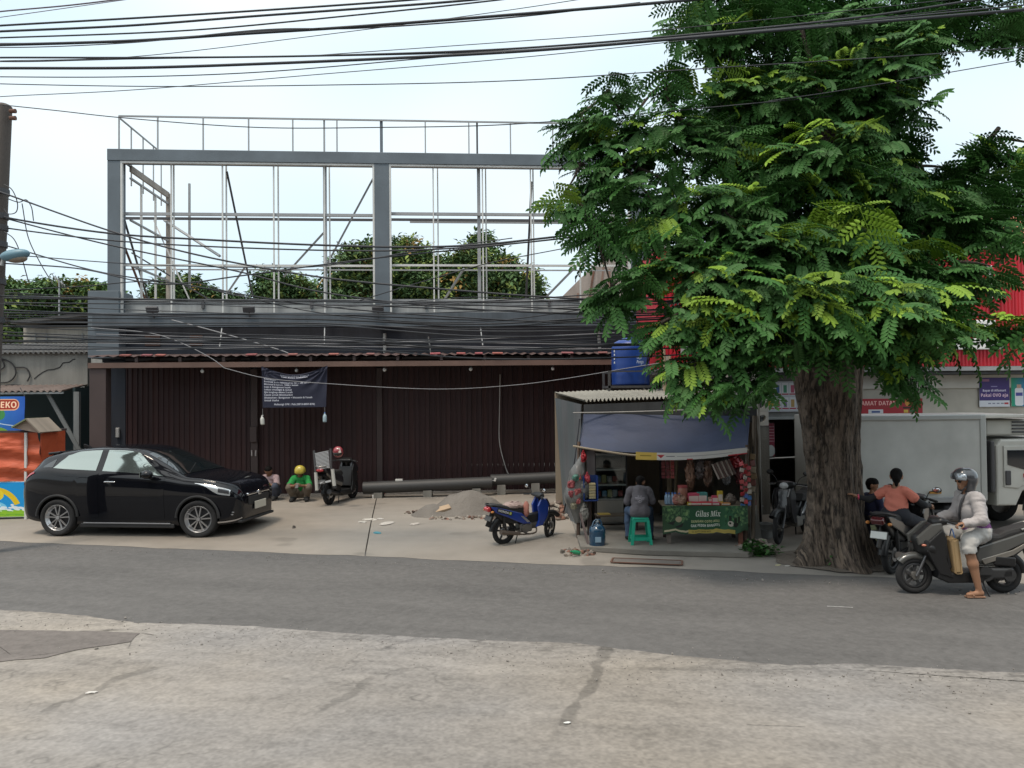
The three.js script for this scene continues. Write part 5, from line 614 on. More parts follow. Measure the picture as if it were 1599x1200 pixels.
  // water gallon
  { const p = gf(933, 860), o = thing('water_gallon', 'dark blue water gallon standing at the kiosk step', 'water gallon', p.setY(p.y + 0.055)); const bl = mat([0.012, 0.05, 0.10], 0.18, { clearcoat: 0.6 }); mesh('body', lathe([[0, 0], [0.125, 0.003], [0.14, 0.03], [0.135, 0.09], [0.14, 0.11], [0.14, 0.2], [0.134, 0.22], [0.14, 0.24], [0.14, 0.30], [0.12, 0.35], [0.06, 0.39], [0.03, 0.40], [0.03, 0.44], [0, 0.44]], 26), bl, o); mesh('handle', tube([V(-0.09, 0.36, 0.06), V(-0.05, 0.45, 0.03), V(0.05, 0.46, 0.0), V(0.08, 0.37, 0)], 0.016, 14, 7), bl, o); mesh('cap', cyl(V(0, 0.43, 0), V(0, 0.475, 0), 0.034, 0.03, 14), mat([0.3, 0.35, 0.38], 0.5), o); mesh('label', rbx(0.10, 0.09, 0.012, 0.004, 0.0, 0.15, 0.138), mat([0.22, 0.34, 0.45], 0.4), o); }
  // planks leaning by the gallon
  { const a = P(906, 802, 13.8), b = gf(921, 861), o = thing('leaning_plank', 'thin dark plank leaning between the left post and the gallon', 'plank', b); mesh('plank', bar(V(0, 0.02, 0), a.sub(b), 0.04, 0.02), brownP, o); }
  // green stool
  { const p = gf(1000, 857), o = thing('plastic_stool', 'green plastic stool under the seated man', 'stool', p.setY(p.y + 0.055), 0.0); const gm = mat([0.012, 0.32, 0.21], 0.4), H = 0.47; mesh('seat', rbx(0.27, 0.035, 0.25, 0.015, 0, H, 0), gm, o); mesh('apron', rbx(0.26, 0.05, 0.24, 0.01, 0, H - 0.035, 0), gm, o);
    for (const s of [-1, 1]) for (const z of [-1, 1]) mesh('leg', bar(V(s * 0.165, 0, z * 0.155), V(s * 0.115, H - 0.02, z * 0.105), 0.05, 0.035), gm, o); for (const z of [-1, 1]) mesh('stretcher', bx(0.26, 0.055, 0.02, 0, 0.13, z * 0.14), gm, o); for (const s of [-1, 1]) mesh('stretcher', bx(0.02, 0.055, 0.26, s * 0.148, 0.13, 0), gm, o); }
}
// blue water tank on its stand
{
  const base = at(985, 604, 16.9), o = thing('water_tank', 'round blue plastic water tank on a raised stand above the kiosk roof', 'water tank', base.clone()); const r = 29.5 * 16.9 / FPX, h = (604 - 540) * 16.9 / FPX, bm = mat([0.016, 0.062, 0.30], 0.38, { map: GR });
  const pr = [[0, 0.02], [r * 0.96, 0.02], [r * 0.98, 0.05]]; for (let k = 0; k <= 10; k++) { const y = 0.06 + (h - 0.14) * k / 10; pr.push([r * (k % 3 === 1 ? 0.985 : 1), y]); } pr.push([r * 0.99, h - 0.04], [r * 0.92, h], [r * 0.88, h + 0.01], [r * 0.84, h + 0.07], [r * 0.55, h + 0.13], [r * 0.4, h + 0.15], [0, h + 0.16]);
  mesh('tank_shell', lathe(pr, 40), bm, o); mesh('lid', lathe([[0, 0.19], [0.16, 0.185], [0.2, 0.16], [0.2, 0.12]].map(([a, b]) => [a, b + h - 0.02]), 20), bm, o);
  const tx = canvasTex(512, 256, (c, w, h2) => { c.fillStyle = '#214a94'; c.fillRect(0, 0, w, h2); c.fillStyle = '#c9d3e6'; c.font = 'bold 62px sans-serif'; c.fillText('Tangki', 30, 96); c.font = 'italic bold 96px sans-serif'; c.fillText('Pengu', 26, 194); });
  const lg = new THREE.CylinderGeometry(r * 1.004, r * 1.004, 0.26, 14, 1, true, 0.12, 0.75); lg.translate(0, h * 0.62, 0); mesh('name_print', lg, mat(0xffffff, 0.45, { map: tx }), o); for (let k = 0; k < 4; k++) mesh('level_mark', rbx(0.04, k ? 0.045 : 0.06, 0.01, 0.004, -r * 0.90, h * 0.86 - k * 0.085, r * 0.445, 0, -1.1), mat([0.5, 0.53, 0.58], 0.5), o);
  const L = (a, b, d) => at(a, b, d).sub(base); const st = thing('tank_stand', 'dark steel stand carrying the blue water tank', 'stand', base.clone()); const y0 = -base.y + 0.08;
  for (const sx of [-1, 1]) for (const sz of [-1, 1]) mesh('leg', bx(0.05, -y0 + 0.33, 0.05, sx * (r + 0.12), (y0 + 0.33) / 2, sz * (r + 0.1)), darkS, st); mesh('deck', bx(2 * r + 0.3, 0.05, 2 * r + 0.25, 0, -0.01, 0), darkS, st); for (const sz of [-1, 1]) mesh('guard_rail', bx(2 * r + 0.26, 0.03, 0.03, 0, 0.32, sz * (r + 0.1)), darkS, st);
}
// building site clutter
const stoneG = [0, 1, 2, 3].map(k => jit(new THREE.IcosahedronGeometry(1, 1), 0.35, 1.3, k * 7));
{
  const sandM = mat([0.185, 0.168, 0.15], 0.97, { map: GR, bumpMap: FINE, bumpScale: 0.02 }), c = gf(722, 803), o = thing('sand_pile', 'heap of grey building sand on the forecourt', 'sand pile', c);
  const n = 70, g = new THREE.PlaneGeometry(2.9, 2.6, n, n); g.rotateX(-Math.PI / 2); const p = g.attributes.position;
  for (let i = 0; i < p.count; i++) { const x = p.getX(i), z = p.getZ(i), e = Math.hypot((x - 0.18) / 1.15, (z + 0.25) / 0.95) + 0.3 * fbm(x * 1.4, z * 1.4, 2), e2 = Math.hypot((x + 0.62) / 0.62, (z - 0.1) / 0.6) + 0.15 * fbm(x * 2, z * 2, 5); const y = Math.max(0.50 * (1 - sstep(0.05, 1.0, e)) , 0.24 * (1 - sstep(0, 1, e2))) + 0.03 * fbm(x * 6, z * 6, 3) * (e < 1 ? 1 : 0); p.setY(i, y < 0.012 ? -0.03 : y + 0.015 * fbm(x * 16, z * 16, 1)); }
  g.computeVertexNormals(); mesh('heap', uvm(g), sandM, o);
  const b0 = gf(689, 806); const bk = thing('tan_block', 'tan lightweight concrete block lying at the foot of the sand', 'block', V(b0.x, b0.y + 0.10, b0.z)); bk.rotation.set(0.3, 0.35, 0.12); mesh('block', rbx(0.42, 0.15, 0.2, 0.012), mat([0.42, 0.31, 0.21], 0.9, { map: GR }), bk);
  const stM = [[0.22, 0.18, 0.15], [0.30, 0.27, 0.24], [0.16, 0.12, 0.10], [0.36, 0.32, 0.27], [0.28, 0.15, 0.11]].map(c => mat(c, 0.95, { map: GR }));
  const heap = (name, label, cat, px, py, w, d, n, s, hmax, grp) => { const q = gf(px, py), t = thing(name, label, cat, q, 0); for (let i = 0; i < n; i++) { const m = mesh('chunk', stoneG[i % 4], stM[Math.floor(rnd() * 5)], t), a = rr(-1, 1), b = rr(-1, 1), k = rr(s * 0.4, s); m.position.set(a * w, Math.max(0, (1 - Math.hypot(a, b)) * hmax) * rnd() + k * 0.25 + fh(q.x + a * w, q.z + b * d) - q.y, b * d); m.scale.set(k * rr(0.7, 1.5), k * rr(0.4, 0.8), k * rr(0.7, 1.3)); m.rotation.set(rr(0, 6), rr(0, 6), rr(0, 1)); } return t; };
  heap('rubble', 'brown rubble strewn before the sand pile right of the tan block', 'rubble', 728, 811, 0.75, 0.16, 70, 0.05, 0.05); heap('rubble', 'loose rubble at the left foot of the sand pile', 'rubble', 648, 803, 0.3, 0.2, 26, 0.05, 0.05);
  heap('rubbish_heap', 'brown and grey rubbish heap between the blue motorbike and kiosk', 'rubbish', 872, 806, 0.36, 0.7, 110, 0.10, 0.35); heap('rubbish_heap', 'small litter heap at the kerb left of the water gallon', 'rubbish', 904, 866, 0.28, 0.16, 46, 0.06, 0.10);
  heap('rubbish_heap', 'stony rubbish heap with weeds left of the tree trunk', 'rubbish', 1183, 861, 0.27, 0.22, 60, 0.11, 0.2);
  const litter = [[578, 813, 0.3, [0.55, 0.52, 0.47], 'pale broken plaster flake beside the forecourt joint'], [594, 812, 0.16, [0.5, 0.48, 0.45], 'small pale flake right of the forecourt joint'], [604, 819, 0.4, [0.5, 0.47, 0.43], 'long pale plaster flake lying on the forecourt'], [566, 817, 0.2, [0.5, 0.48, 0.44], 'pale flake left of the forecourt joint'], [648, 820, 0.25, [0.48, 0.44, 0.4], 'flat pale scrap before the sand pile'], [589, 834, 0.2, [0.08, 0.28, 0.34], 'scrap of teal plastic on the forecourt'], [459, 826, 0.09, [0.1, 0.09, 0.08], 'dark stone lying on the forecourt before the squatting man']];
  for (const [px, py, s, c2, l] of litter) { const q = gf(px, py), t = thing('litter_scrap', l, 'litter', V(q.x, q.y + 0.02, q.z), rr(0, 3), 'litter on the forecourt'); const m = mesh('flake', stoneG[Math.floor(rnd() * 4)], mat(c2, 0.9, { map: GR }), t); m.scale.set(s * 0.55, s < 0.1 ? 0.05 : 0.014, s * 0.35); }
  { const q = gf(905, 868), t = thing('green_bottle', 'small green plastic bottle in the litter at the kerb', 'bottle', V(q.x + 0.0, q.y + 0.05, q.z + 0.05), 0.6); mesh('bottle', lathe([[0, 0], [0.035, 0.01], [0.035, 0.13], [0.012, 0.17], [0.012, 0.2], [0, 0.2]], 10).rotateZ(1.3), mat([0.03, 0.30, 0.14], 0.3), t); }
  { const q = gf(1215, 884); for (const [dx, c2, l] of [[0, [0.45, 0.42, 0.25], 'dry yellow leaf on the road edge before the tree'], [0.13, [0.5, 0.48, 0.44], 'pale paper scrap on the road edge before the tree']]) { const t = thing('litter_scrap', l, 'litter', V(q.x + dx, q.y + 0.012, q.z + dx * 0.4), 0.4, 'litter before the tree'); const m = mesh('flake', stoneG[1], mat(c2, 0.9), t); m.scale.set(0.05, 0.008, 0.03); } }
  { const q = gnd(886, 1129, 0.03), t = thing('litter_scrap', 'white paper scrap on the foreground concrete beside the dark crack', 'litter', q, 0.2); const m = mesh('flake', stoneG[2], mat([0.6, 0.6, 0.58], 0.8), t); m.scale.set(0.03, 0.006, 0.02); const q2 = gnd(142, 1082, 0.03), t2 = thing('litter_scrap', 'pale stone chip on the foreground crack at the left', 'litter', q2, 0.3); const m2 = mesh('flake', stoneG[3], mat([0.55, 0.53, 0.5], 0.9), t2); m2.scale.set(0.05, 0.01, 0.02); }
  // the two big pipes
  const pipe = (label, x0, y0, x1, y1, w, r, m) => { const a = fbw(x0, y0, w), b = fbw(x1, y1, w), cb = a.clone().add(b).multiplyScalar(0.5), t = thing('steel_pipe', label, 'pipe', V(cb.x, cb.y - r, cb.z), 0, 'pipes lying before the shutters'), h = a.distanceTo(b); const L = (v) => v.clone().sub(t.position); const ring = lathe([[r * 0.86, -h / 2], [r, -h / 2], [r, h / 2], [r * 0.86, h / 2], [r * 0.86, -h / 2]], 28); const g = align(ring, L(a), L(b)); mesh('pipe_wall', g, m, t); for (const s of [0.12, 0.5, 0.88]) { const q = L(a.clone().lerp(b, s)); const gy = fh(a.x, a.z) - t.position.y; mesh('packing_block', bx(0.22, Math.max(0.04, q.y - r - gy + 0.03), 0.3, q.x, (q.y - r + gy + 0.03) / 2, q.z), concM, t); } return t; };
  const pm = mat([0.055, 0.056, 0.058], 0.55, { map: GRS });
  pipe('dark steel pipe lying nearer with its open end toward the joint', 567, 762.5, 768, 754, 0.62, 0.155, pm); pipe('dark steel pipe lying behind the blue motorbike', 766, 750.5, 905, 744, 0.42, 0.15, pm);
  { const q = fbw(623, 753, 0.62), t = thing('white_carton', 'small white box sitting on top of the nearer pipe', 'box', V(q.x, fbw(623, 752, 0.62).y - 0.03, q.z), BA); mesh('box', rbx(0.19, 0.09, 0.1, 0.01, 0, 0.045, 0), whiteS, t); const q2 = gf(587, 779), t2 = thing('white_carton', 'white box on the ground beside the red cloth', 'box', q2, BA); mesh('box', rbx(0.18, 0.1, 0.12, 0.01, 0, 0.05, 0), whiteS, t2); const q3 = gf(594, 776), t3 = thing('red_cloth', 'red cloth dropped against the pipe end', 'cloth', q3); mesh('cloth', jit(sph(0.13, 0, 0.11, 0, 0.8, 1.1, 0.5, 16), 0.06, 8, 1), mat([0.40, 0.012, 0.02], 0.7), t3); }
  { const q = fbw(772, 752, 0.7), t = thing('pale_rod', 'thin pale rod lying along the top of the pipes', 'rod', q); const e = fbw(690, 753.5, 0.62).sub(q); mesh('rod', cyl(V(0, 0.02, 0), e.add(V(0, 0.06, 0)), 0.012, 0.012, 6), silver, t); mesh('rod_end', rbx(0.05, 0.09, 0.05, 0.01, 0.02, 0.04, 0, 0, 0, -0.3), whiteS, t); }
  // bucket and pvc standpipe
  { const q = gf(1197, 841), t = thing('white_bucket', 'grubby white bucket beside the standpipe', 'bucket', q); mesh('pail', lathe([[0, 0.01], [0.10, 0.01], [0.105, 0.02], [0.135, 0.25], [0.145, 0.255], [0.145, 0.27], [0.128, 0.262], [0.095, 0.03], [0, 0.025]], 24), mat([0.33, 0.33, 0.32], 0.6, { map: GRS }), t); mesh('pail_handle', tube([V(-0.14, 0.24, 0), V(-0.1, 0.17, 0.12), V(0.1, 0.17, 0.12), V(0.14, 0.24, 0)], 0.006, 16, 5), silver, t); }
  { const q = gf(1189, 832), t = thing('standpipe', 'slim pale standpipe leaning beside the dark doorway', 'pipe', q); mesh('pipe', cyl(V(0, 0, 0), at(1184, 628, 13.5).sub(q), 0.027, 0.022, 10), mat([0.42, 0.41, 0.38], 0.6, { map: GRS }), t); mesh('tap', rbx(0.03, 0.03, 0.1, 0.008, 0, 0.5, 0.05), silver, t); }
  { const q = gf(1178, 846), t = thing('pale_board', 'whitish board leaning against the kiosk side', 'board', q, -0.3); mesh('board', ext([[-0.07, 0], [0.12, 0], [0.10, 0.25], [0.06, 0.55], [0.0, 0.85], [-0.05, 0.88]], 0.03, 0.006), mat([0.36, 0.35, 0.32], 0.8, { map: GRS }), t).rotation.x = -0.08; }
  // drain cover set in the kerb
  { const q = gf(1010, 879), t = thing('drain_cover', 'rusty flat drain cover in the kerb before the kiosk', 'drain cover', V(q.x, q.y + 0.02, q.z), Math.atan2(-RD.z, RD.x)); mesh('frame', [bx(1.1, 0.012, 0.03, 0, 0, 0.16), bx(1.1, 0.012, 0.03, 0, 0, -0.16), bx(0.03, 0.012, 0.3, 0.55, 0, 0), bx(0.03, 0.012, 0.3, -0.55, 0, 0)], rust, t); mesh('plate', bx(1.04, 0.008, 0.28, 0, -0.004, 0), mat([0.19, 0.165, 0.145], 0.9, { map: GR }), t); }
}
// ---------------------------------------------------------------- the black car
const curve = (T) => (x) => { let i = 0; while (i < T.length - 2 && x > T[i + 1][0]) i++; const p = (k) => T[clamp(k, 0, T.length - 1)], h = p(i + 1)[0] - p(i)[0], t = clamp((x - p(i)[0]) / h, 0, 1), m = (k) => { const a = p(k - 1), b = p(k + 1); return a === b ? 0 : (b[1] - a[1]) / (b[0] - a[0]); }; const t2 = t * t, t3 = t2 * t; return (2 * t3 - 3 * t2 + 1) * p(i)[1] + (t3 - 2 * t2 + t) * h * m(i) + (-2 * t3 + 3 * t2) * p(i + 1)[1] + (t3 - t2) * h * m(i + 1); };
const blackPaint = mat([0.004, 0.0045, 0.007], 0.5, { specularIntensity: 0.05, clearcoat: 0.9, clearcoatRoughness: 0.03 }), plasticM = mat([0.018, 0.018, 0.019], 0.6), tyreM = mat([0.016, 0.016, 0.017], 0.85), alloy = mat([0.52, 0.52, 0.53], 0.3, { metalness: 0.85 }), chrome = mat([0.75, 0.76, 0.78], 0.12, { metalness: 1 }), redLens = mat([0.42, 0.012, 0.02], 0.15, { clearcoat: 1 });
{
  const cR = gf(92, 838.4), cF = gf(313, 840.6), dv = cF.clone().sub(cR).setY(0), sc = dv.length() / 2.61, ry = Math.atan2(-dv.z, dv.x);
  const car = thing('parked_car', 'glossy black hatchback crossover parked facing right on the forecourt', 'car', V(0, 0, 0), ry); car.scale.set(sc * 0.99, sc * 0.952, sc * 0.97); car.position.copy(cR).sub(V(0.86, 0, 0.80).multiplyScalar(sc).applyAxisAngle(YA, ry)); car.position.y = (cR.y + cF.y) / 2 + 0.012; car.updateMatrixWorld(true);
  const r = curve([[0, 0.86], [0.05, 1.0], [0.14, 1.12], [0.30, 1.34], [0.42, 1.44], [0.55, 1.485], [0.9, 1.55], [1.4, 1.60], [1.85, 1.605], [2.2, 1.57], [2.45, 1.48], [2.75, 1.33], [3.05, 1.16], [3.2, 1.085], [3.5, 1.05], [3.85, 1.005], [4.1, 0.945], [4.22, 0.875], [4.30, 0.77], [4.335, 0.66]]),
    w = curve([[0, 0.66], [0.05, 0.74], [0.2, 0.82], [0.6, 0.873], [1.1, 0.875], [2.2, 0.872], [3.2, 0.878], [3.6, 0.876], [3.9, 0.855], [4.08, 0.80], [4.20, 0.73], [4.29, 0.64], [4.335, 0.54]]),
    yb = curve([[0, 0.42], [0.06, 0.34], [0.2, 0.27], [0.6, 0.22], [1.2, 0.20], [3.1, 0.20], [3.8, 0.21], [4.15, 0.23], [4.3, 0.27], [4.335, 0.34]]),
    belt = curve([[0, 0.84], [0.05, 0.95], [0.3, 1.16], [0.6, 1.215], [1.0, 1.19], [2.0, 1.135], [2.8, 1.075], [3.2, 1.01], [3.5, 0.985], [3.85, 0.925], [4.1, 0.86], [4.22, 0.79], [4.30, 0.69], [4.335, 0.58]]),
    rw = curve([[0, 0.60], [0.15, 0.60], [0.42, 0.60], [0.7, 0.605], [1.5, 0.60], [2.2, 0.585], [2.5, 0.60], [2.8, 0.66], [3.1, 0.74], [3.25, 0.77], [3.6, 0.76], [4.0, 0.70], [4.2, 0.60], [4.30, 0.50], [4.335, 0.42]]);
  const cacheS = new Map();
  const sect = (x) => { const key = Math.round(x * 2000); let c = cacheS.get(key); if (c) return c; const W1 = w(x), Y = yb(x), Bt = belt(x), R = r(x), q = rw(x), e = Math.max(Bt + 0.012, R - 0.055 * clamp((R - Bt) / 0.3, 0.15, 1)), mid = 0.62 < Bt - 0.1 ? 0.60 : Bt - 0.12; const y2 = Math.min(Y + 0.05, mid - 0.08), y3 = lerp(y2, mid, 0.5);
    const P = [[0, Y], [W1 * 0.86, Y], [W1 * 0.95, y2], [W1 * 0.975, y3], [W1 * 0.992, mid], [W1 * 1.0, lerp(mid, Bt, 0.45)], [W1 * 0.985, lerp(mid, Bt, 0.86)], [W1 * 0.945, Bt], [lerp(W1 * 0.945, q, 0.55), lerp(Bt, e, 0.56)], [q, e], [q * 0.7, lerp(e, R, 0.75)], [0, R]]; c = new THREE.CatmullRomCurve3(P.map(([z, y]) => V(0, y, z)), false, 'catmullrom', 0.35); cacheS.set(key, c); return c; };
  const Sp = (x, t, s = 1) => { const p = sect(x).getPoint(clamp(t / 11, 0, 1)); return V(x > 3.47 ? 3.47 + (x - 3.47) * 0.80 : x < 0.86 ? 0.86 - (0.86 - x) * 0.92 : x, p.y, p.z * s); };
  // closed shell, wheel houses cut out
  const nx = 96, nt = 44, ring = 2 * nt, pos = [], idx = []; const xs = []; for (let i = 0; i <= nx; i++) { const u = i / nx; xs.push(4.335 * (0.5 - 0.5 * Math.cos(Math.PI * u)) * 0.5 + 4.335 * u * 0.5); }
  for (const x of xs) for (let k = 0; k < ring; k++) { const t = k <= nt ? k / nt * 11 : (ring - k) / nt * 11, p = Sp(x, t, k <= nt ? 1 : -1); pos.push(p.x, p.y, p.z); }
  for (let i = 0; i < nx; i++) for (let k = 0; k < ring; k++) { const a = i * ring + k, b = i * ring + (k + 1) % ring, c = a + ring, d = b + ring; idx.push(a, c, b, b, c, d); }
  for (const [i, f] of [[0, 1], [nx, 0]]) { const c = pos.length / 3; pos.push(f ? 0.064 : 4.172, (r(xs[i]) + yb(xs[i])) / 2, 0); for (let k = 0; k < ring; k++) { const a = i * ring + k, b = i * ring + (k + 1) % ring; f ? idx.push(c, a, b) : idx.push(c, b, a); } }
  let bg = new THREE.BufferGeometry(); bg.setAttribute('position', new THREE.Float32BufferAttribute(pos, 3)); bg.setIndex(idx); bg.computeVertexNormals(); bg.setAttribute('uv', new THREE.BufferAttribute(new Float32Array(pos.length / 3 * 2), 2));
  const ev = new Evaluator(); ev.useGroups = false; ev.attributes = ['position', 'normal', 'uv']; let body = new Brush(bg); body.updateMatrixWorld();
  for (const ax of [0.86, 3.47]) for (const s of [-1, 1]) { const cg = new THREE.CylinderGeometry(0.372, 0.372, 0.5, 36); cg.rotateX(Math.PI / 2); cg.translate(ax, 0.345, s * 0.84); const cb = new Brush(cg); cb.updateMatrixWorld(); body = ev.evaluate(body, cb, SUBTRACTION); body.updateMatrixWorld(); }
  mesh('body', body.geometry, blackPaint, car);
  const patch = (x0, x1, ta, tb, off, s, n = 20, m = 8) => { const g = new THREE.PlaneGeometry(1, 1, n, m), p = g.attributes.position; for (let i = 0; i < p.count; i++) { const u = p.getX(i) + 0.5, v = p.getY(i) + 0.5, A = typeof ta === 'function' ? ta(u) : ta, Bq = typeof tb === 'function' ? tb(u) : tb, X0 = typeof x0 === 'function' ? x0(v) : x0, X1 = typeof x1 === 'function' ? x1(v) : x1; const x = lerp(X0, X1, u), t = lerp(A, Bq, v), q = Sp(x, t, s), e = 0.01, du = Sp(Math.min(x + e, 4.33), t, s).sub(Sp(x - e, t, s)), dt = Sp(x, Math.min(t + 0.05, 11), s).sub(Sp(x, t - 0.05, s)), nn = du.cross(dt).normalize(); if (s > 0 ? nn.z < -0.2 : nn.z > 0.2) nn.negate(); if (nn.y < 0 && Math.abs(nn.z) < 0.2) nn.negate(); q.addScaledVector(nn, off); p.setXYZ(i, q.x, q.y, q.z); } if (s < 0) { const ix = g.index.array; for (let i = 0; i < ix.length; i += 3) { const a = ix[i]; ix[i] = ix[i + 1]; ix[i + 1] = a; } } g.computeVertexNormals(); return g; };
  const film = mat([0.34, 0.39, 0.37], 0.06, { metalness: 0.85 }), glassM = mat([0.01, 0.014, 0.016], 0.04, { clearcoat: 1 });
  for (const s of [1, -1]) {
    mesh('rear_window', patch((v) => lerp(0.74, 0.93, v), 1.56, 7.14, (u) => lerp(8.55, 8.86, sstep(0, 0.35, u)), 0.005, s), film, car); mesh('front_window', patch(1.68, (v) => lerp(2.83, 2.26, v), 7.14, (u) => 8.86, 0.005, s), film, car);
    mesh('quarter_trim', patch(0.52, 0.72, 7.2, (u) => lerp(7.4, 8.3, u), 0.004, s, 6, 4), glassM, car);
    const d1 = mesh('front_door', patch(1.665, 2.86, 2.55, 6.95, 0.004, s), blackPaint, car), d2 = mesh('rear_door', patch(0.99, 1.63, (u) => lerp(4.9, 2.55, sstep(0.3, 0.42, u)), 6.95, 0.004, s), blackPaint, car);
    mesh('handle', rbx(0.21, 0.026, 0.03, 0.012, 1.86, 0.985, s * 0.878), chrome, d1); mesh('handle', rbx(0.12, 0.02, 0.02, 0.01, 0.66, 1.14, s * 0.80), plasticM, d2);
    const hl = mesh('headlight', patch(3.42, 4.14, (u) => lerp(6.30, 5.25, sstep(0, 0.8, u)), (u) => lerp(6.42, 6.62, sstep(0, 0.5, u)), 0.006, s, 16, 6), mat([0.70, 0.72, 0.73], 0.12, { metalness: 0.5, clearcoat: 1 }), car); mesh('lamp_insert', patch(3.92, 4.12, 5.5, 6.2, 0.009, s, 8, 4), mat([0.06, 0.06, 0.065], 0.15, { clearcoat: 1 }), hl);
    mesh('tail_light', patch(0.03, 0.36, 6.25, (u) => lerp(6.98, 6.6, u), 0.012, s, 8, 4), redLens, car);
    mesh('fog_lamp', [rbx(0.10, 0.018, 0.03, 0.006, 4.02, 0.44, s * 0.72, 0, -s * 0.6), rbx(0.10, 0.018, 0.03, 0.006, 4.01, 0.40, s * 0.73, 0, -s * 0.6)], alloy, car); mesh('bumper_trim', patch(3.90, 4.30, 2.0, 2.2, 0.012, s, 8, 2), alloy, car);
    const m1 = mesh('mirror', [jit(sph(0.105, 2.62, 1.13, s * 0.985, 0.95, 0.72, 0.85, 18), 0.004, 6), rbx(0.08, 0.04, 0.10, 0.015, 2.66, 1.07, s * 0.90)], blackPaint, car); mesh('mirror_glass', rbx(0.01, 0.10, 0.14, 0.004, 2.53, 1.13, s * 0.985), film, m1);
    mesh('sill_trim', rbx(1.62, 0.022, 0.02, 0.006, 2.16, 0.245, s * 0.855), mat([0.22, 0.22, 0.23], 0.4), car); mesh('sill_cladding', rbx(1.75, 0.08, 0.06, 0.02, 2.16, 0.20, s * 0.82), plasticM, car);
    for (const ax of [0.86, 3.47]) { const tg = new THREE.TorusGeometry(0.388, 0.026, 8, 30, Math.PI * 0.98); tg.scale(1, 1, 0.8); tg.rotateZ(0.03); tg.translate(ax, 0.345, s * 0.868); mesh('arch_trim', tg, plasticM, car);
      const wh = new THREE.Group(); wh.name = 'wheel'; car.add(wh); wh.position.set(ax, 0.33, s * 0.775); if (s < 0) wh.rotation.y = Math.PI; if (ax > 2) wh.rotation.y += 0.10;
      mesh('tyre', lathe([[0.23, -0.09], [0.29, -0.105], [0.318, -0.095], [0.33, -0.07], [0.331, 0], [0.33, 0.07], [0.318, 0.095], [0.29, 0.105], [0.235, 0.09], [0.225, 0.05], [0.22, -0.05], [0.23, -0.09]], 44).rotateX(Math.PI / 2), tyreM, wh);
      const rg = [lathe([[0.20, 0.03], [0.225, 0.05], [0.236, 0.092], [0.226, 0.094], [0.214, 0.06], [0.19, 0.035]], 40).rotateX(Math.PI / 2)]; for (let k = 0; k < 5; k++) for (const e of [-0.11, 0.11]) { const a = k * Math.PI * 0.4 + Math.PI / 2, A = V(Math.cos(a + e * 2.2) * 0.045, Math.sin(a + e * 2.2) * 0.045, 0.062), Bq = V(Math.cos(a + e * 2.1) * 0.222, Math.sin(a + e * 2.1) * 0.222, 0.078); rg.push(bar(A, Bq, 0.019, 0.022)); } mesh('rim', rg, alloy, wh);
      mesh('hub', cyl(V(0, 0, 0.03), V(0, 0, 0.085), 0.040, 0.034, 18), alloy, wh); mesh('brake_disc', cyl(V(0, 0, -0.06), V(0, 0, 0.02), 0.20, 0.20, 24), mat([0.02, 0.02, 0.022], 0.7), wh); }
  }
  mesh('windscreen', patch(2.40, 3.13, (u) => 9.18, (u) => 11, 0.006, 1, 14, 10), glassM, car); mesh('windscreen', patch(2.40, 3.13, 9.18, 11, 0.006, -1, 14, 10), glassM, car); mesh('tailgate_window', patch(0.17, 0.41, 9.2, 11, 0.006, 1, 8, 8), glassM, car); mesh('tailgate_window', patch(0.17, 0.41, 9.2, 11, 0.006, -1, 8, 8), glassM, car);
  mesh('sun_visor_card', rbx(0.02, 0.10, 0.16, 0.004, 3.02, 1.10, 0.42, 0, 0, 0.9), mat([0.6, 0.6, 0.55], 0.7), car);
  mesh('roof_spoiler', rbx(0.24, 0.05, 1.12, 0.02, 0.56, 1.478, 0, 0, 0, 0.1), blackPaint, car); mesh('aerial_fin', ext([[0, 0], [0.16, 0], [0.03, 0.06], [0, 0.06]], 0.03, 0.005).translate(0.75, 1.55, 0), blackPaint, car);
  mesh('grille_bar', [rbx(0.05, 0.05, 0.86, 0.02, 4.15, 0.72, 0)], chrome, car); mesh('emblem', rbx(0.03, 0.09, 0.11, 0.02, 4.18, 0.715, 0), chrome, car); mesh('grille', rbx(0.06, 0.16, 0.8, 0.02, 4.145, 0.60, 0), plasticM, car); mesh('number_plate', rbx(0.02, 0.14, 0.43, 0.006, 4.195, 0.50, 0), mat([0.55, 0.52, 0.44], 0.5), car); mesh('lower_lip', rbx(0.2, 0.05, 1.3, 0.02, 4.06, 0.26, 0), plasticM, car);
  mesh('wiper', [bar(V(3.12, 1.115, 0.5), V(2.9, 1.245, -0.1), 0.015)], plasticM, car);
}
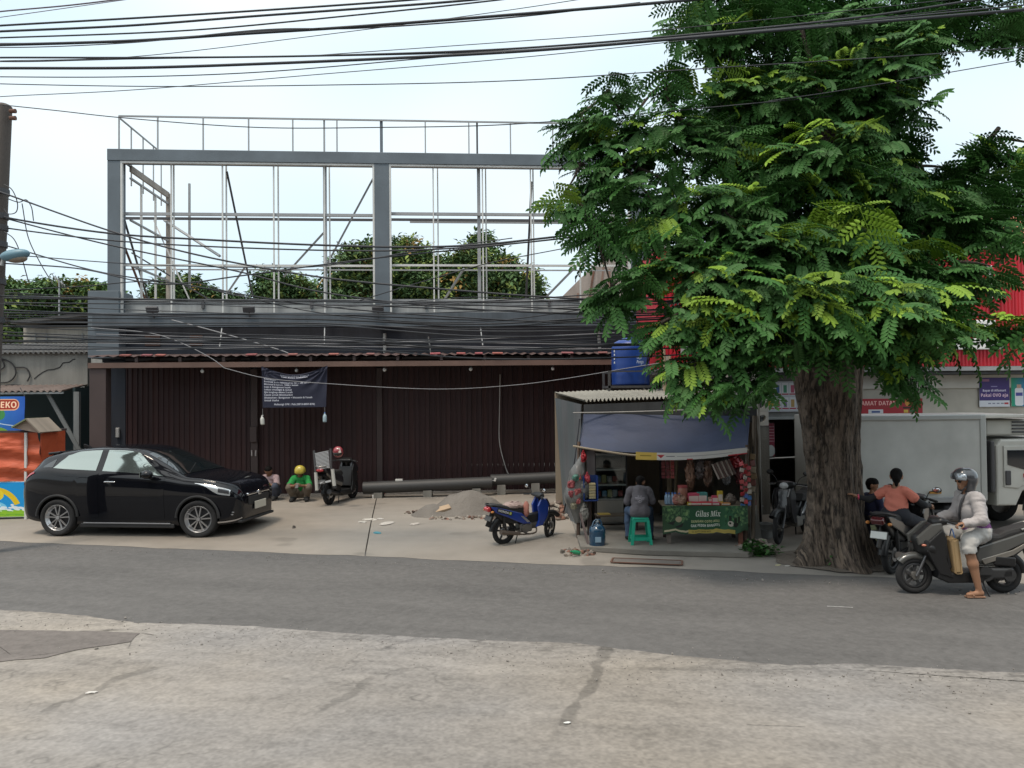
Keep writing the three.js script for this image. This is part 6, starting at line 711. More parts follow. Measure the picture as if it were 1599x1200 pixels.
// ---------------------------------------------------------------- motorbikes
const rubber = tyreM, frameM = mat([0.02, 0.02, 0.021], 0.5), engM = mat([0.20, 0.19, 0.175], 0.5, { metalness: 0.4, map: GR }), seatM = mat([0.022, 0.021, 0.021], 0.7, { bumpMap: FINE, bumpScale: 0.001 });
function bikeWheel(parent, x, y, R, tw, rimM) {
  const g = new THREE.Group(); g.name = 'wheel'; parent.add(g); g.position.set(x, y, 0);
  mesh('tyre', new THREE.TorusGeometry(R - tw, tw, 12, 40), rubber, g); const rim = [lathe([[R - tw * 2 - 0.02, -0.025], [R - tw * 1.6, -0.03], [R - tw * 1.6, 0.03], [R - tw * 2 - 0.02, 0.025], [R - tw * 2 - 0.025, 0], [R - tw * 2 - 0.02, -0.025]], 32).rotateX(Math.PI / 2)];
  for (let k = 0; k < 5; k++) { const a = k * Math.PI * 0.4 + 0.3; rim.push(bar(V(Math.cos(a) * 0.03, Math.sin(a) * 0.03, 0), V(Math.cos(a + 0.15) * (R - tw * 2), Math.sin(a + 0.15) * (R - tw * 2), 0), 0.034, 0.03)); } mesh('rim', rim, rimM, g); mesh('hub', cyl(V(0, 0, -0.06), V(0, 0, 0.06), 0.055, 0.055, 16), engM, g); mesh('brake_disc', cyl(V(0, 0, 0.045), V(0, 0, 0.05), 0.10, 0.10, 24), alloy, g); return g;
}
function makeBike(label, pr, pf, o) {
  const d = pf.clone().sub(pr).setY(0), wb = 1.24, s = o.scale ?? d.length() / wb, ry = Math.atan2(-d.z, d.x), b = thing('motorbike', label, 'motorbike', pr.clone(), ry); b.scale.setScalar(s); b.rotation.order = 'YXZ'; b.rotation.x = o.lean ?? 0.0;
  const R = o.R ?? 0.275, paint = mat(o.col, 0.28, { clearcoat: 0.8, clearcoatRoughness: 0.08 }), dark = mat([0.015, 0.015, 0.016], 0.4), P = (n, g, m, par = b) => mesh(n, g, m, par), sc = o.kind === 'scooter', hx = wb - 0.29, steer = o.steer ?? 0;
  bikeWheel(b, 0, R, R, o.tw ?? 0.05, o.rim ?? dark); const fw = bikeWheel(b, wb, R, R, (o.tw ?? 0.05) * 0.9, o.rim ?? dark); fw.rotation.y = steer;
  // front end
  for (const z of [-1, 1]) P('fork_leg', cyl(V(wb, R, z * 0.075), V(hx + 0.05, 0.74, z * 0.065), 0.022, 0.02, 10), mat([0.12, 0.12, 0.125], 0.35, { metalness: 0.6 }));
  const fg = new THREE.TorusGeometry(R + 0.018, 0.055, 8, 24, 2.1); fg.scale(1, 1, 1.15); fg.rotateZ(0.75); fg.translate(wb, R, 0); P('front_fender', fg, sc ? paint : dark);
  P('steering_column', cyl(V(hx + 0.05, 0.72, 0), V(hx - 0.07, 1.0, 0), 0.03, 0.03, 10), dark);
  const hbx = hx - 0.10, hby = sc ? 1.02 : 1.0; const hb = P('handlebar', tube([V(hbx - 0.10, hby - 0.02, -0.34), V(hbx - 0.02, hby, -0.2), V(hbx, hby - 0.01, 0), V(hbx - 0.02, hby, 0.2), V(hbx - 0.10, hby - 0.02, 0.34)], 0.013, 24, 8), dark);
  for (const z of [-1, 1]) { P('grip', cyl(V(hbx - 0.04, hby - 0.005, z * 0.23), V(hbx - 0.105, hby - 0.022, z * 0.35), 0.019, 0.019, 10), rubber, hb); P('lever', cyl(V(hbx + 0.02, hby - 0.01, z * 0.2), V(hbx - 0.03, hby - 0.03, z * 0.35), 0.006, 0.005, 6), alloy, hb);
    if (o.mirrors !== 0) { const t = V(hbx - 0.05, hby + (o.mh ?? 0.17), z * 0.33), st = P('mirror_stalk', tube([V(hbx - 0.01, hby, z * 0.17), V(hbx - 0.01, hby + 0.1, z * 0.22), t], 0.006, 10, 6), dark); P('mirror_back', sph(0.06, t.x + 0.01, t.y + 0.02, t.z, 0.3, 0.72, 1.1, 14), dark, st); P('mirror_face', sph(0.052, t.x - 0.008, t.y + 0.02, t.z, 0.15, 0.72, 1.1, 14), chrome, st); } }
  const hs = P('handlebar_cowl', capsNet([cap(V(hbx + 0.06, hby + 0.0, -0.11), V(hbx + 0.06, hby + 0.0, 0.11), 0.055), cap(V(hbx + 0.09, hby - 0.02, -0.04), V(hbx + 0.09, hby - 0.02, 0.04), 0.07), cap(V(hbx - 0.02, hby - 0.0, -0.13), V(hbx - 0.02, hby, 0.13), 0.035)], 0.016, 0.04), sc || o.darkCowl ? dark : dark);
  const hlM = mat([0.60, 0.62, 0.64], 0.08, { clearcoat: 1 });
  if (sc) P('headlight', sph(0.07, hx + 0.22, 0.77, 0, 0.5, 0.7, 1.5, 18), hlM); else P('headlight', sph(0.07, hbx + 0.14, hby - 0.02, 0, 0.45, 0.8, 1.2, 18), hlM);
  if (sc) {
    // leg shield, floor, body
    const shell = capsNet([cap(V(hx + 0.20, 0.74, 0), V(hx + 0.05, 0.92, 0), 0.09, 0.07, 0, 0.35), cap(V(hx + 0.16, 0.64, 0), V(hx + 0.20, 0.76, 0), 0.10, 0.08, 0, 0.3), cap(V(hx + 0.12, 0.66, 0), V(hx - 0.02, 0.42, 0), 0.10, 0.07, 0, 0.22)], 0.018, 0.04); P('front_cowl', shell, dark);
    for (const z of [-1, 1]) { P('cowl_panel', ext([[hx - 0.02, 0.99], [hx + 0.10, 0.97], [hx + 0.30, 0.80], [hx + 0.28, 0.72], [hx + 0.10, 0.76], [hx - 0.06, 0.86]], 0.05, 0.015).translate(0, 0, z * 0.135), paint); P('leg_shield', ext([[hx - 0.02, 0.9], [hx + 0.16, 0.74], [hx + 0.18, 0.62], [hx + 0.02, 0.32], [hx - 0.14, 0.27], [hx - 0.06, 0.5], [hx - 0.07, 0.78]], 0.05, 0.014).translate(0, 0, z * 0.17), dark); P('turn_signal', sph(0.04, hx + 0.21, 0.70, z * 0.15, 1.1, 0.5, 0.7, 12), mat([0.5, 0.18, 0.12], 0.2), b); }
    P('inner_shield', rbx(0.05, 0.5, 0.34, 0.02, hx - 0.09, 0.62, 0, 0, 0, -0.18), dark); P('floorboard', ext([[0.36, 0.30], [hx - 0.05, 0.30], [hx + 0.02, 0.34], [hx + 0.02, 0.26], [hx - 0.1, 0.20], [0.40, 0.20], [0.25, 0.28]], 0.36, 0.02), dark);
    P('under_body', ext([[0.36, 0.26], [0.42, 0.60], [0.30, 0.70], [-0.28, 0.78], [-0.34, 0.74], [-0.1, 0.56], [0.1, 0.42]], 0.24, 0.04), dark);
    for (const z of [-1, 1]) { P('side_panel', ext([[0.44, 0.56], [0.40, 0.66], [0.0, 0.78], [-0.36, 0.90], [-0.44, 0.88], [-0.30, 0.78], [0.0, 0.64], [0.3, 0.50], [0.42, 0.48]], 0.05, 0.016).translate(0, 0, z * 0.135), paint); P('side_trim', ext([[0.38, 0.50], [-0.05, 0.62], [-0.38, 0.80], [-0.36, 0.76], [-0.05, 0.56], [0.34, 0.44]], 0.03, 0.008).translate(0, 0, z * 0.15), mat([0.30, 0.28, 0.25], 0.3, { metalness: 0.6 })); }
    P('seat', ext([[0.45, 0.72], [0.40, 0.78], [0.10, 0.79], [0.0, 0.84], [-0.34, 0.93], [-0.38, 0.90], [-0.30, 0.84], [0.0, 0.75], [0.30, 0.70]], 0.27, 0.045), seatM);
    P('grab_rail', tube([V(-0.18, 0.90, -0.14), V(-0.42, 0.97, -0.13), V(-0.50, 0.97, 0), V(-0.42, 0.97, 0.13), V(-0.18, 0.90, 0.14)], 0.016, 24, 8), mat([0.30, 0.29, 0.27], 0.3, { metalness: 0.7 })); P('tail_light', sph(0.07, -0.45, 0.88, 0, 0.6, 0.55, 1.4, 16), redLens);
    P('engine_case', [rbx(0.42, 0.17, 0.12, 0.05, 0.14, 0.30, -0.11), cyl(V(0.33, 0.30, -0.18), V(0.33, 0.30, -0.02), 0.10, 0.10, 18), cyl(V(0, 0.28, -0.17), V(0, 0.28, -0.03), 0.085, 0.085, 18)], mat([0.035, 0.035, 0.036], 0.45)); P('air_box', rbx(0.30, 0.14, 0.1, 0.03, 0.06, 0.47, -0.12, 0, 0, 0.1), dark); for (let k = 0; k < 4; k++) P('cooling_fin', rbx(0.22, 0.012, 0.09, 0.004, 0.30, 0.40 + k * 0.03, -0.10), engM);
    P('exhaust', [cyl(V(0.34, 0.24, 0.13), V(-0.02, 0.28, 0.16), 0.025, 0.03, 12), cyl(V(0.06, 0.27, 0.16), V(-0.30, 0.36, 0.16), 0.05, 0.062, 18)], mat([0.05, 0.05, 0.052], 0.4, { metalness: 0.5 }));
  } else {
    for (const z of [-1, 1]) { P('leg_shield', ext([[hx + 0.05, 0.92], [hx + 0.13, 0.80], [hx + 0.10, 0.55], [hx - 0.02, 0.36], [hx - 0.16, 0.34], [hx - 0.10, 0.46], [hx - 0.10, 0.60], [hx - 0.13, 0.78], [hx - 0.05, 0.93]], 0.06, 0.016).translate(0, 0, z * 0.115), paint); P('shield_edge', tube([V(hx + 0.07, 0.93, z * 0.145), V(hx + 0.14, 0.78, z * 0.16), V(hx + 0.11, 0.55, z * 0.16), V(hx - 0.01, 0.34, z * 0.155)], 0.016, 16, 7), dark); }
    P('front_cowl', rbx(0.12, 0.5, 0.26, 0.05, hx + 0.05, 0.68, 0, 0, 0, 0.12), paint); P('centre_tunnel', ext([[hx - 0.06, 0.60], [hx - 0.10, 0.46], [0.45, 0.42], [0.30, 0.62], [0.44, 0.66], [0.52, 0.56]], 0.16, 0.03), dark);
    for (const z of [-1, 1]) { P('side_panel', ext([[0.50, 0.54], [0.36, 0.66], [0.05, 0.74], [-0.30, 0.84], [-0.40, 0.85], [-0.28, 0.74], [0.02, 0.62], [0.28, 0.50], [0.44, 0.44], [0.60, 0.43]], 0.05, 0.016).translate(0, 0, z * 0.115), paint); P('side_trim', ext([[0.58, 0.47], [0.40, 0.60], [0.34, 0.61], [0.52, 0.46]], 0.02, 0.004).translate(0, 0, z * 0.142), alloy); }
    P('under_body', ext([[0.44, 0.5], [0.36, 0.66], [-0.30, 0.80], [-0.36, 0.76], [-0.1, 0.56], [0.2, 0.46]], 0.18, 0.03), dark);
    P('seat', ext([[0.46, 0.70], [0.42, 0.76], [0.10, 0.78], [0.0, 0.81], [-0.30, 0.87], [-0.36, 0.86], [-0.30, 0.81], [0.0, 0.73], [0.30, 0.67]], 0.25, 0.04), seatM);
    P('grab_rail', tube([V(-0.15, 0.85, -0.13), V(-0.40, 0.90, -0.11), V(-0.46, 0.90, 0), V(-0.40, 0.90, 0.11), V(-0.15, 0.85, 0.13)], 0.014, 24, 8), dark); P('tail_light', rbx(0.10, 0.10, 0.18, 0.03, -0.43, 0.80, 0, 0, 0, 0.5), o.lens ?? redLens); for (const z of [-1, 1]) P('turn_signal', sph(0.035, -0.40, 0.76, z * 0.15, 1.2, 0.7, 0.8, 12), mat([0.5, 0.2, 0.05], 0.2), b);
    P('engine_block', [rbx(0.34, 0.20, 0.22, 0.04, 0.52, 0.33, 0), cyl(V(0.66, 0.36, 0), V(0.84, 0.38, 0), 0.085, 0.075, 16), cyl(V(0.48, 0.32, 0.08), V(0.48, 0.32, 0.15), 0.10, 0.095, 20)], engM); for (let k = 0; k < 4; k++) P('cooling_fin', cyl(V(0.70 + k * 0.035, 0.365, 0), V(0.708 + k * 0.035, 0.366, 0), 0.098, 0.098, 14), engM);
    P('exhaust', [tube([V(0.80, 0.32, 0.08), V(0.78, 0.22, 0.12), V(0.5, 0.20, 0.15), V(0.2, 0.24, 0.17)], 0.018, 18, 8), cyl(V(0.30, 0.235, 0.17), V(-0.20, 0.32, 0.18), 0.038, 0.05, 16)], mat([0.16, 0.13, 0.11], 0.4, { metalness: 0.6 })); P('foot_peg', [cyl(V(0.45, 0.24, -0.28), V(0.45, 0.24, 0.28), 0.014, 0.014, 8)], rubber); P('chain_case', rbx(0.5, 0.1, 0.03, 0.03, 0.22, 0.30, -0.11), dark);
  }
  P('swingarm', [bar(V(0, R, 0.08), V(0.42, 0.33, 0.08), 0.04, 0.025), bar(V(0, R, -0.08), V(0.42, 0.33, -0.08), 0.04, 0.025)], dark); for (const z of [-1, 1]) P('shock_absorber', [cyl(V(-0.01, R + 0.02, z * 0.10), V(-0.08, 0.64, z * 0.10), 0.022, 0.022, 10), cyl(V(-0.03, R + 0.1, z * 0.10), V(-0.075, 0.60, z * 0.10), 0.032, 0.032, 10)], z > 0 ? frameM : frameM);
  const rf = new THREE.TorusGeometry(R + 0.03, 0.06, 8, 18, 1.3); rf.rotateZ(1.75); rf.translate(0, R, 0); P('rear_fender', [rf, bar(V(-0.30, 0.70, 0), V(-0.42, 0.42, 0), 0.12, 0.02)], dark); const pl = P('plate_holder', rbx(0.015, 0.12, 0.24, 0.005, -0.40, 0.60, 0, 0, 0, -0.35), dark); P('number_plate', rbx(0.012, 0.10, 0.22, 0.005, -0.412, 0.60, 0, 0, 0, -0.35), mat(o.plate ?? [0.08, 0.08, 0.08], 0.4), pl);
  P('side_stand', cyl(V(0.38, 0.26, -0.10), V(0.32, 0.0, -0.22), 0.012, 0.012, 7), dark); P('centre_stand', [cyl(V(0.30, 0.24, 0.10), V(0.22, 0.02, 0.13), 0.012, 0.012, 7)], dark);
  return b;
}
const blueBike = makeBike('blue underbone motorbike parked beside the sand pile', gf(786, 850.5), gf(858, 838), { kind: 'under', col: [0.010, 0.042, 0.28], R: 0.285, tw: 0.042, steer: 0.55, lean: 0.07, rim: mat([0.03, 0.03, 0.032], 0.35), mh: 0.14 });
{ const tx = canvasTex(256, 64, (c, w, h) => { c.fillStyle = '#15171c'; c.fillRect(0, 0, w, h); c.fillStyle = '#e4e6e8'; c.font = 'bold 50px sans-serif'; c.fillText('HONDA', 14, 50, 190); c.fillStyle = '#b9c46a'; c.fillRect(206, 12, 36, 40); }); for (const z of [1, -1]) { const g = new THREE.PlaneGeometry(0.40, 0.085); if (z < 0) g.rotateY(Math.PI); g.rotateZ(-0.30); g.translate(-0.08, 0.735, z * 0.146); mesh('name_print', g, mat(0xffffff, 0.4, { map: tx }), blueBike); } 
  const q = V(0.22, 0.80, 0.0).applyMatrix4((blueBike.updateMatrixWorld(true), blueBike.matrixWorld)); const cl = thing('folded_jacket', 'pale pink folded jacket lying on the blue motorbike seat', 'jacket', q, blueBike.rotation.y); mesh('cloth', jit(sph(0.13, 0, 0.02, 0, 1.6, 0.5, 1.0, 20), 0.03, 9, 2), mat([0.40, 0.30, 0.27], 0.85), cl); mesh('sleeve', jit(sph(0.08, 0.22, -0.05, 0.10, 0.7, 1.7, 0.6, 16), 0.02, 9, 5), mat([0.46, 0.20, 0.16], 0.85), cl); }
const rScoot = makeBike('grey and black scooter ridden along the street', gnd(1567, 926), gnd(1428, 927), { kind: 'scooter', col: [0.085, 0.085, 0.080], R: 0.255, tw: 0.05, rim: mat([0.05, 0.05, 0.052], 0.4), mirrors: 0 });
const wBike = (() => { const a = gf(1393, 897), dd = gf(1455, 868).sub(a).setY(0).normalize().multiplyScalar(1.24); return makeBike('black underbone motorbike carrying the woman in coral', a, a.clone().add(dd), { kind: 'under', col: [0.018, 0.018, 0.02], R: 0.285, tw: 0.042, scale: 1.04, plate: [0.6, 0.62, 0.6], mh: 0.12, lens: mat([0.09, 0.015, 0.018], 0.15, { clearcoat: 1 }) }); })();
const dBike = (() => { const f = gf(1216, 853), a = f.clone().add(V(0.85, 0, -0.9)); a.y = fh(a.x, a.z); return makeBike('black motorbike standing in the dark doorway left of the tree', a, f, { kind: 'under', col: [0.02, 0.02, 0.024], R: 0.28, tw: 0.045, scale: 1, steer: 0.2 }); })();
const lBike = (() => { const a = gf(514, 789), f = a.clone().add(V(0.32, 0, -1.2)); f.y = a.y; return makeBike('dark motorbike with a folded ladder parked against the shutters', a, f, { kind: 'scooter', col: [0.018, 0.018, 0.022], R: 0.27, tw: 0.05, scale: 1, mirrors: 0 }); })();
{ // telescopic ladder strapped on behind
  const d = 18.3, p0 = at(505, 772, d), o = thing('folded_ladder', 'collapsed white telescopic ladder strapped to the dark motorbike', 'ladder', p0), L = (a, b) => at(a, b, d).sub(p0), al = mat([0.62, 0.64, 0.66], 0.35, { metalness: 0.3 });
  for (let k = 0; k < 13; k++) { const t = k / 12, a = L(lerp(492, 495, t), lerp(709, 733, t)), b = L(lerp(513, 515, t), lerp(704.5, 730, t)); mesh('rung', bar(a, b, 0.019, 0.06), al, o); }
  for (const [x0, y0, x1, y1] of [[490, 704, 493, 740], [516, 701, 517, 733]]) mesh('collapsed_side', cyl(L(x0, y0), L(x1, y1), 0.028, 0.028, 10), mat([0.08, 0.08, 0.085], 0.5), o); for (const [x0, y0, x1, y1] of [[493, 738, 495, 766], [519, 733, 522, 759]]) mesh('side_tube', cyl(L(x0, y0), L(x1, y1), 0.042, 0.045, 12), mat([0.50, 0.50, 0.47], 0.4), o); mesh('rung', bar(L(500, 755), L(517, 751), 0.045, 0.05), al, o); for (const x of [492, 520]) mesh('foot', rbx(0.1, 0.06, 0.1, 0.02, ...L(x + 3, x < 500 ? 768 : 762).toArray()), rubber, o);
}
{ const p = at(528, 707, 18.0), o = thing('red_helmet', 'red and black helmet hung on the dark motorbike', 'helmet', p); mesh('shell', capsNet([cap(V(0, 0, 0), V(0, 0.03, 0.02), 0.12)], 0.015, 0.02), mat([0.26, 0.03, 0.04], 0.3, { clearcoat: 1 }), o); mesh('visor', sph(0.105, 0.0, -0.02, 0.05, 1, 0.6, 0.9, 16), mat([0.02, 0.02, 0.02], 0.15), o); mesh('decal', rbx(0.06, 0.12, 0.02, 0.008, 0.05, 0.05, 0.115, -0.3, 0.3, 0.4), mat([0.5, 0.42, 0.38], 0.4), o); }
// ---------------------------------------------------------------- the box truck
{
  const cR = at(1534, 650, 13.9), top = cR.y, base = V(at(1534, 700, 13.9).x, 0.10, -13.9), o = thing('box_truck', 'white refrigerated box truck parked behind the tree and riders', 'truck', base, 0.02), T = (n, g, m) => mesh(n, g, m, o), hT = top - base.y + 0.02;
  const wall = mat([0.54, 0.55, 0.53], 0.55, { map: GR }), white = mat([0.58, 0.58, 0.54], 0.4, { map: GR }), L = 2.75, W1 = 1.7, y0 = 0.62;
  T('cargo_box', rbx(L, hT - y0, W1, 0.012, -L / 2, (hT + y0) / 2, -W1 / 2), wall); T('corner_post', rbx(0.12, hT - y0 + 0.02, 0.10, 0.02, 0.02, (hT + y0) / 2, -0.035), mat([0.44, 0.46, 0.45], 0.35, { metalness: 0.4 })); T('top_rail', rbx(L, 0.09, 0.06, 0.015, -L / 2 - 0.02, hT - 0.035, 0.012), mat([0.40, 0.42, 0.42], 0.35, { metalness: 0.4 })); T('bottom_rail', rbx(L, 0.10, 0.06, 0.015, -L / 2, y0 + 0.02, 0.012), silver); T('front_wall', rbx(0.05, hT - y0, W1 - 0.1, 0.02, 0.06, (hT + y0) / 2, -W1 / 2), white); for (const x of [-0.9, -1.62, -2.4]) T('side_marker', rbx(0.22, 0.05, 0.02, 0.006, x, y0 + 0.16, 0.05), mat([0.42, 0.2, 0.03], 0.3));
  T('front_roof_edge', rbx(0.9, 0.07, W1, 0.02, 0.46, hT - 0.03, -W1 / 2), white);
  // cab
  const cx = 0.30, ch = at(1570, 689, 13.9).y - base.y; const cab = T('cab', ext([[cx, 0.55], [cx, ch - 0.1], [cx + 0.08, ch - 0.01], [cx + 1.15, ch], [cx + 1.35, ch - 0.12], [cx + 1.75, 1.05], [cx + 1.78, 0.5], [cx + 1.55, 0.5], [cx + 1.45, 0.78], [cx + 1.15, 0.95], [cx + 0.75, 0.95], [cx + 0.42, 0.8], [cx + 0.30, 0.55]], 1.62, 0.035).translate(0, 0, -0.83), white);
  const gl = mat([0.012, 0.014, 0.018], 0.06, { clearcoat: 1 }); const dr = T('door', ext([[cx + 0.10, 0.86], [cx + 0.10, ch - 0.10], [cx + 1.1, ch - 0.10], [cx + 1.42, 1.12], [cx + 1.40, 0.98], [cx + 0.6, 0.98], [cx + 0.35, 0.84]], 0.03, 0.008).translate(0, 0, -0.012), white); mesh('window', ext([[cx + 0.16, 1.26], [cx + 0.16, ch - 0.17], [cx + 1.08, ch - 0.17], [cx + 1.30, 1.22], [cx + 0.62, 1.12]], 0.02, 0.004, false).translate(0, 0, 0.004), gl, dr); mesh('handle', rbx(0.10, 0.26, 0.03, 0.02, cx + 0.16, 1.02, 0.012), darkS, dr);
  T('window_pane', ext([[cx + 1.40, 1.02], [cx + 1.22, ch - 0.15], [cx + 1.25, ch - 0.15], [cx + 1.43, 1.02]], 1.4, 0.004).translate(0.34, 0.02, -0.83), gl); T('flag_decal', rbx(0.22, 0.07, 0.006, 0.002, cx + 0.55, 1.06, 0.008), mat([0.45, 0.015, 0.03], 0.5)); T('flag_decal', rbx(0.22, 0.05, 0.006, 0.002, cx + 0.55, 0.995, 0.008), mat([0.6, 0.6, 0.6], 0.5)); T('air_intake', rbx(0.08, ch - 0.75, 0.2, 0.03, cx - 0.10, (ch + 0.75) / 2, -0.10), darkS); T('mudguard', new THREE.TorusGeometry(0.44, 0.05, 8, 20, Math.PI).translate(cx + 0.95, 0.42, -0.06), darkS);
  // cooling unit over the cab
  const cu = T('cooling_unit', rbx(1.1, 0.30, 1.2, 0.05, 0.72, hT - 0.24, -W1 / 2 + 0.1), mat([0.46, 0.46, 0.42], 0.5, { map: GR })); for (let k = 0; k < 4; k++) mesh('vent_slat', rbx(0.5, 0.03, 0.02, 0.006, 0.9, hT - 0.14 - k * 0.06, -W1 / 2 + 0.71), darkS, cu); T('unit_bracket', rbx(0.12, 0.14, 0.5, 0.02, 0.38, hT - 0.43, -W1 / 2), darkS);
  T('chassis', [bx(4.2, 0.18, 0.7, -0.6, 0.55, -W1 / 2), bx(2.6, 0.06, 1.5, -L / 2, 0.6, -W1 / 2)], darkS); T('side_guard', [bx(0.8, 0.05, 0.03, -0.95, 0.42, -0.1), bx(0.8, 0.05, 0.03, -0.95, 0.30, -0.1)], darkS); T('fuel_tank', rbx(0.6, 0.3, 0.4, 0.08, -0.35, 0.40, -0.3), darkS);
  for (const [x, z] of [[cx + 0.95, -0.14], [-1.95, -0.14], [cx + 0.95, -1.5], [-1.95, -1.5]]) { const g = new THREE.Group(); g.name = 'wheel'; o.add(g); g.position.set(x, 0.37, z); mesh('tyre', lathe([[0.2, -0.1], [0.34, -0.1], [0.37, -0.07], [0.37, 0.07], [0.34, 0.1], [0.2, 0.1]], 36).rotateX(Math.PI / 2), tyreM, g); mesh('rim', lathe([[0, 0.05], [0.1, 0.05], [0.16, 0.02], [0.2, 0.06], [0.21, 0.1]], 28).rotateX(Math.PI / 2), mat([0.3, 0.3, 0.3], 0.5), g); }
}
// ---------------------------------------------------------------- people
const skinM = (c) => mat(c, 0.6, { sheen: 0.2 }), hairM = mat([0.007, 0.006, 0.006], 0.75, { specularIntensity: 0.25 });
function handCaps(w, f, n, side, curl, s = 1) {       // wrist, direction of the fingers, back-of-hand normal, thumb side
  f = f.clone().normalize(); n = n.clone().addScaledVector(f, -n.dot(f)).normalize(); const t = f.clone().cross(n).multiplyScalar(side), A = (a, b, c) => w.clone().addScaledVector(f, a * s).addScaledVector(t, b * s).addScaledVector(n, c * s), C = [cap(A(0, 0, 0), A(0.04, 0.012, 0), 0.026 * s, 0.024 * s), cap(A(0.03, 0.022, 0), A(0.085, 0.028, 0), 0.018 * s, 0.013 * s), cap(A(0.03, -0.018, 0), A(0.078, -0.028, 0), 0.018 * s, 0.012 * s), cap(A(0.03, 0, 0), A(0.085, 0, 0), 0.02 * s, 0.013 * s)];
  [[0.028, 0.072], [0.009, 0.08], [-0.010, 0.074], [-0.028, 0.058]].forEach(([b, L], i) => { let p = A(0.085 - (i === 3 ? 0.008 : 0), b, 0), ang = curl * 0.6; for (let k = 0; k < 3; k++) { const l = L * [0.45, 0.31, 0.24][k] * s, q = p.clone().addScaledVector(f, Math.cos(ang) * l).addScaledVector(n, -Math.sin(ang) * l); C.push(cap(p, q, (0.0095 - k * 0.0008) * s, (0.0088 - k * 0.0008) * s, 0, 1, 1, 0.004)); p = q; ang += curl; } });
  const t0 = A(0.02, 0.022, -0.006), t1 = A(0.05, 0.05, -0.02 * (1 + curl)), t2 = A(0.078, 0.056 - 0.02 * curl, -0.03 * (1 + curl)); C.push(cap(t0, t1, 0.014 * s, 0.011 * s, 0, 1, 1, 0.006), cap(t1, t2, 0.011 * s, 0.009 * s, 0, 1, 1, 0.004)); return C;
}
function headGeo(c, f, up, s = 1) {                    // head centre, facing, up
  f = f.clone().normalize(); const r = f.clone().cross(up).normalize(), u = r.clone().cross(f), A = (x, y, z) => c.clone().addScaledVector(f, x * s).addScaledVector(u, y * s).addScaledVector(r, z * s), R = (k) => k * s;
  const C = [cap(A(-0.02, 0.035, 0), A(0.015, 0.04, 0), R(0.092), R(0.088)), cap(A(0.02, -0.01, 0), A(0.04, -0.075, 0), R(0.072), R(0.040)), cap(A(0.075, 0.015, 0), A(0.092, -0.02, 0), R(0.010), R(0.015), 0, 1, 1, R(0.012)), cap(A(0.062, 0.03, -0.03), A(0.062, 0.03, 0.03), R(0.024), R(0.024)), cap(A(0.066, -0.055, -0.014), A(0.066, -0.055, 0.014), R(0.018), R(0.018)), cap(A(-0.005, 0.02, 0.085), A(-0.012, -0.025, 0.082), R(0.016), R(0.010)), cap(A(-0.005, 0.02, -0.085), A(-0.012, -0.025, -0.082), R(0.016), R(0.010))];
  const e1 = A(0.083, 0.012, 0.032), e2 = A(0.083, 0.012, -0.032), g = capsNet(C, 0.008 * s, 0.02 * s, (d, x, y, z) => { for (const e of [e1, e2]) d = Math.max(d, -(Math.hypot(x - e.x, y - e.y, z - e.z) - 0.013 * s)); return d; }); return { g, A, eyes: [A(0.073, 0.012, 0.032), A(0.073, 0.012, -0.032)] };
}
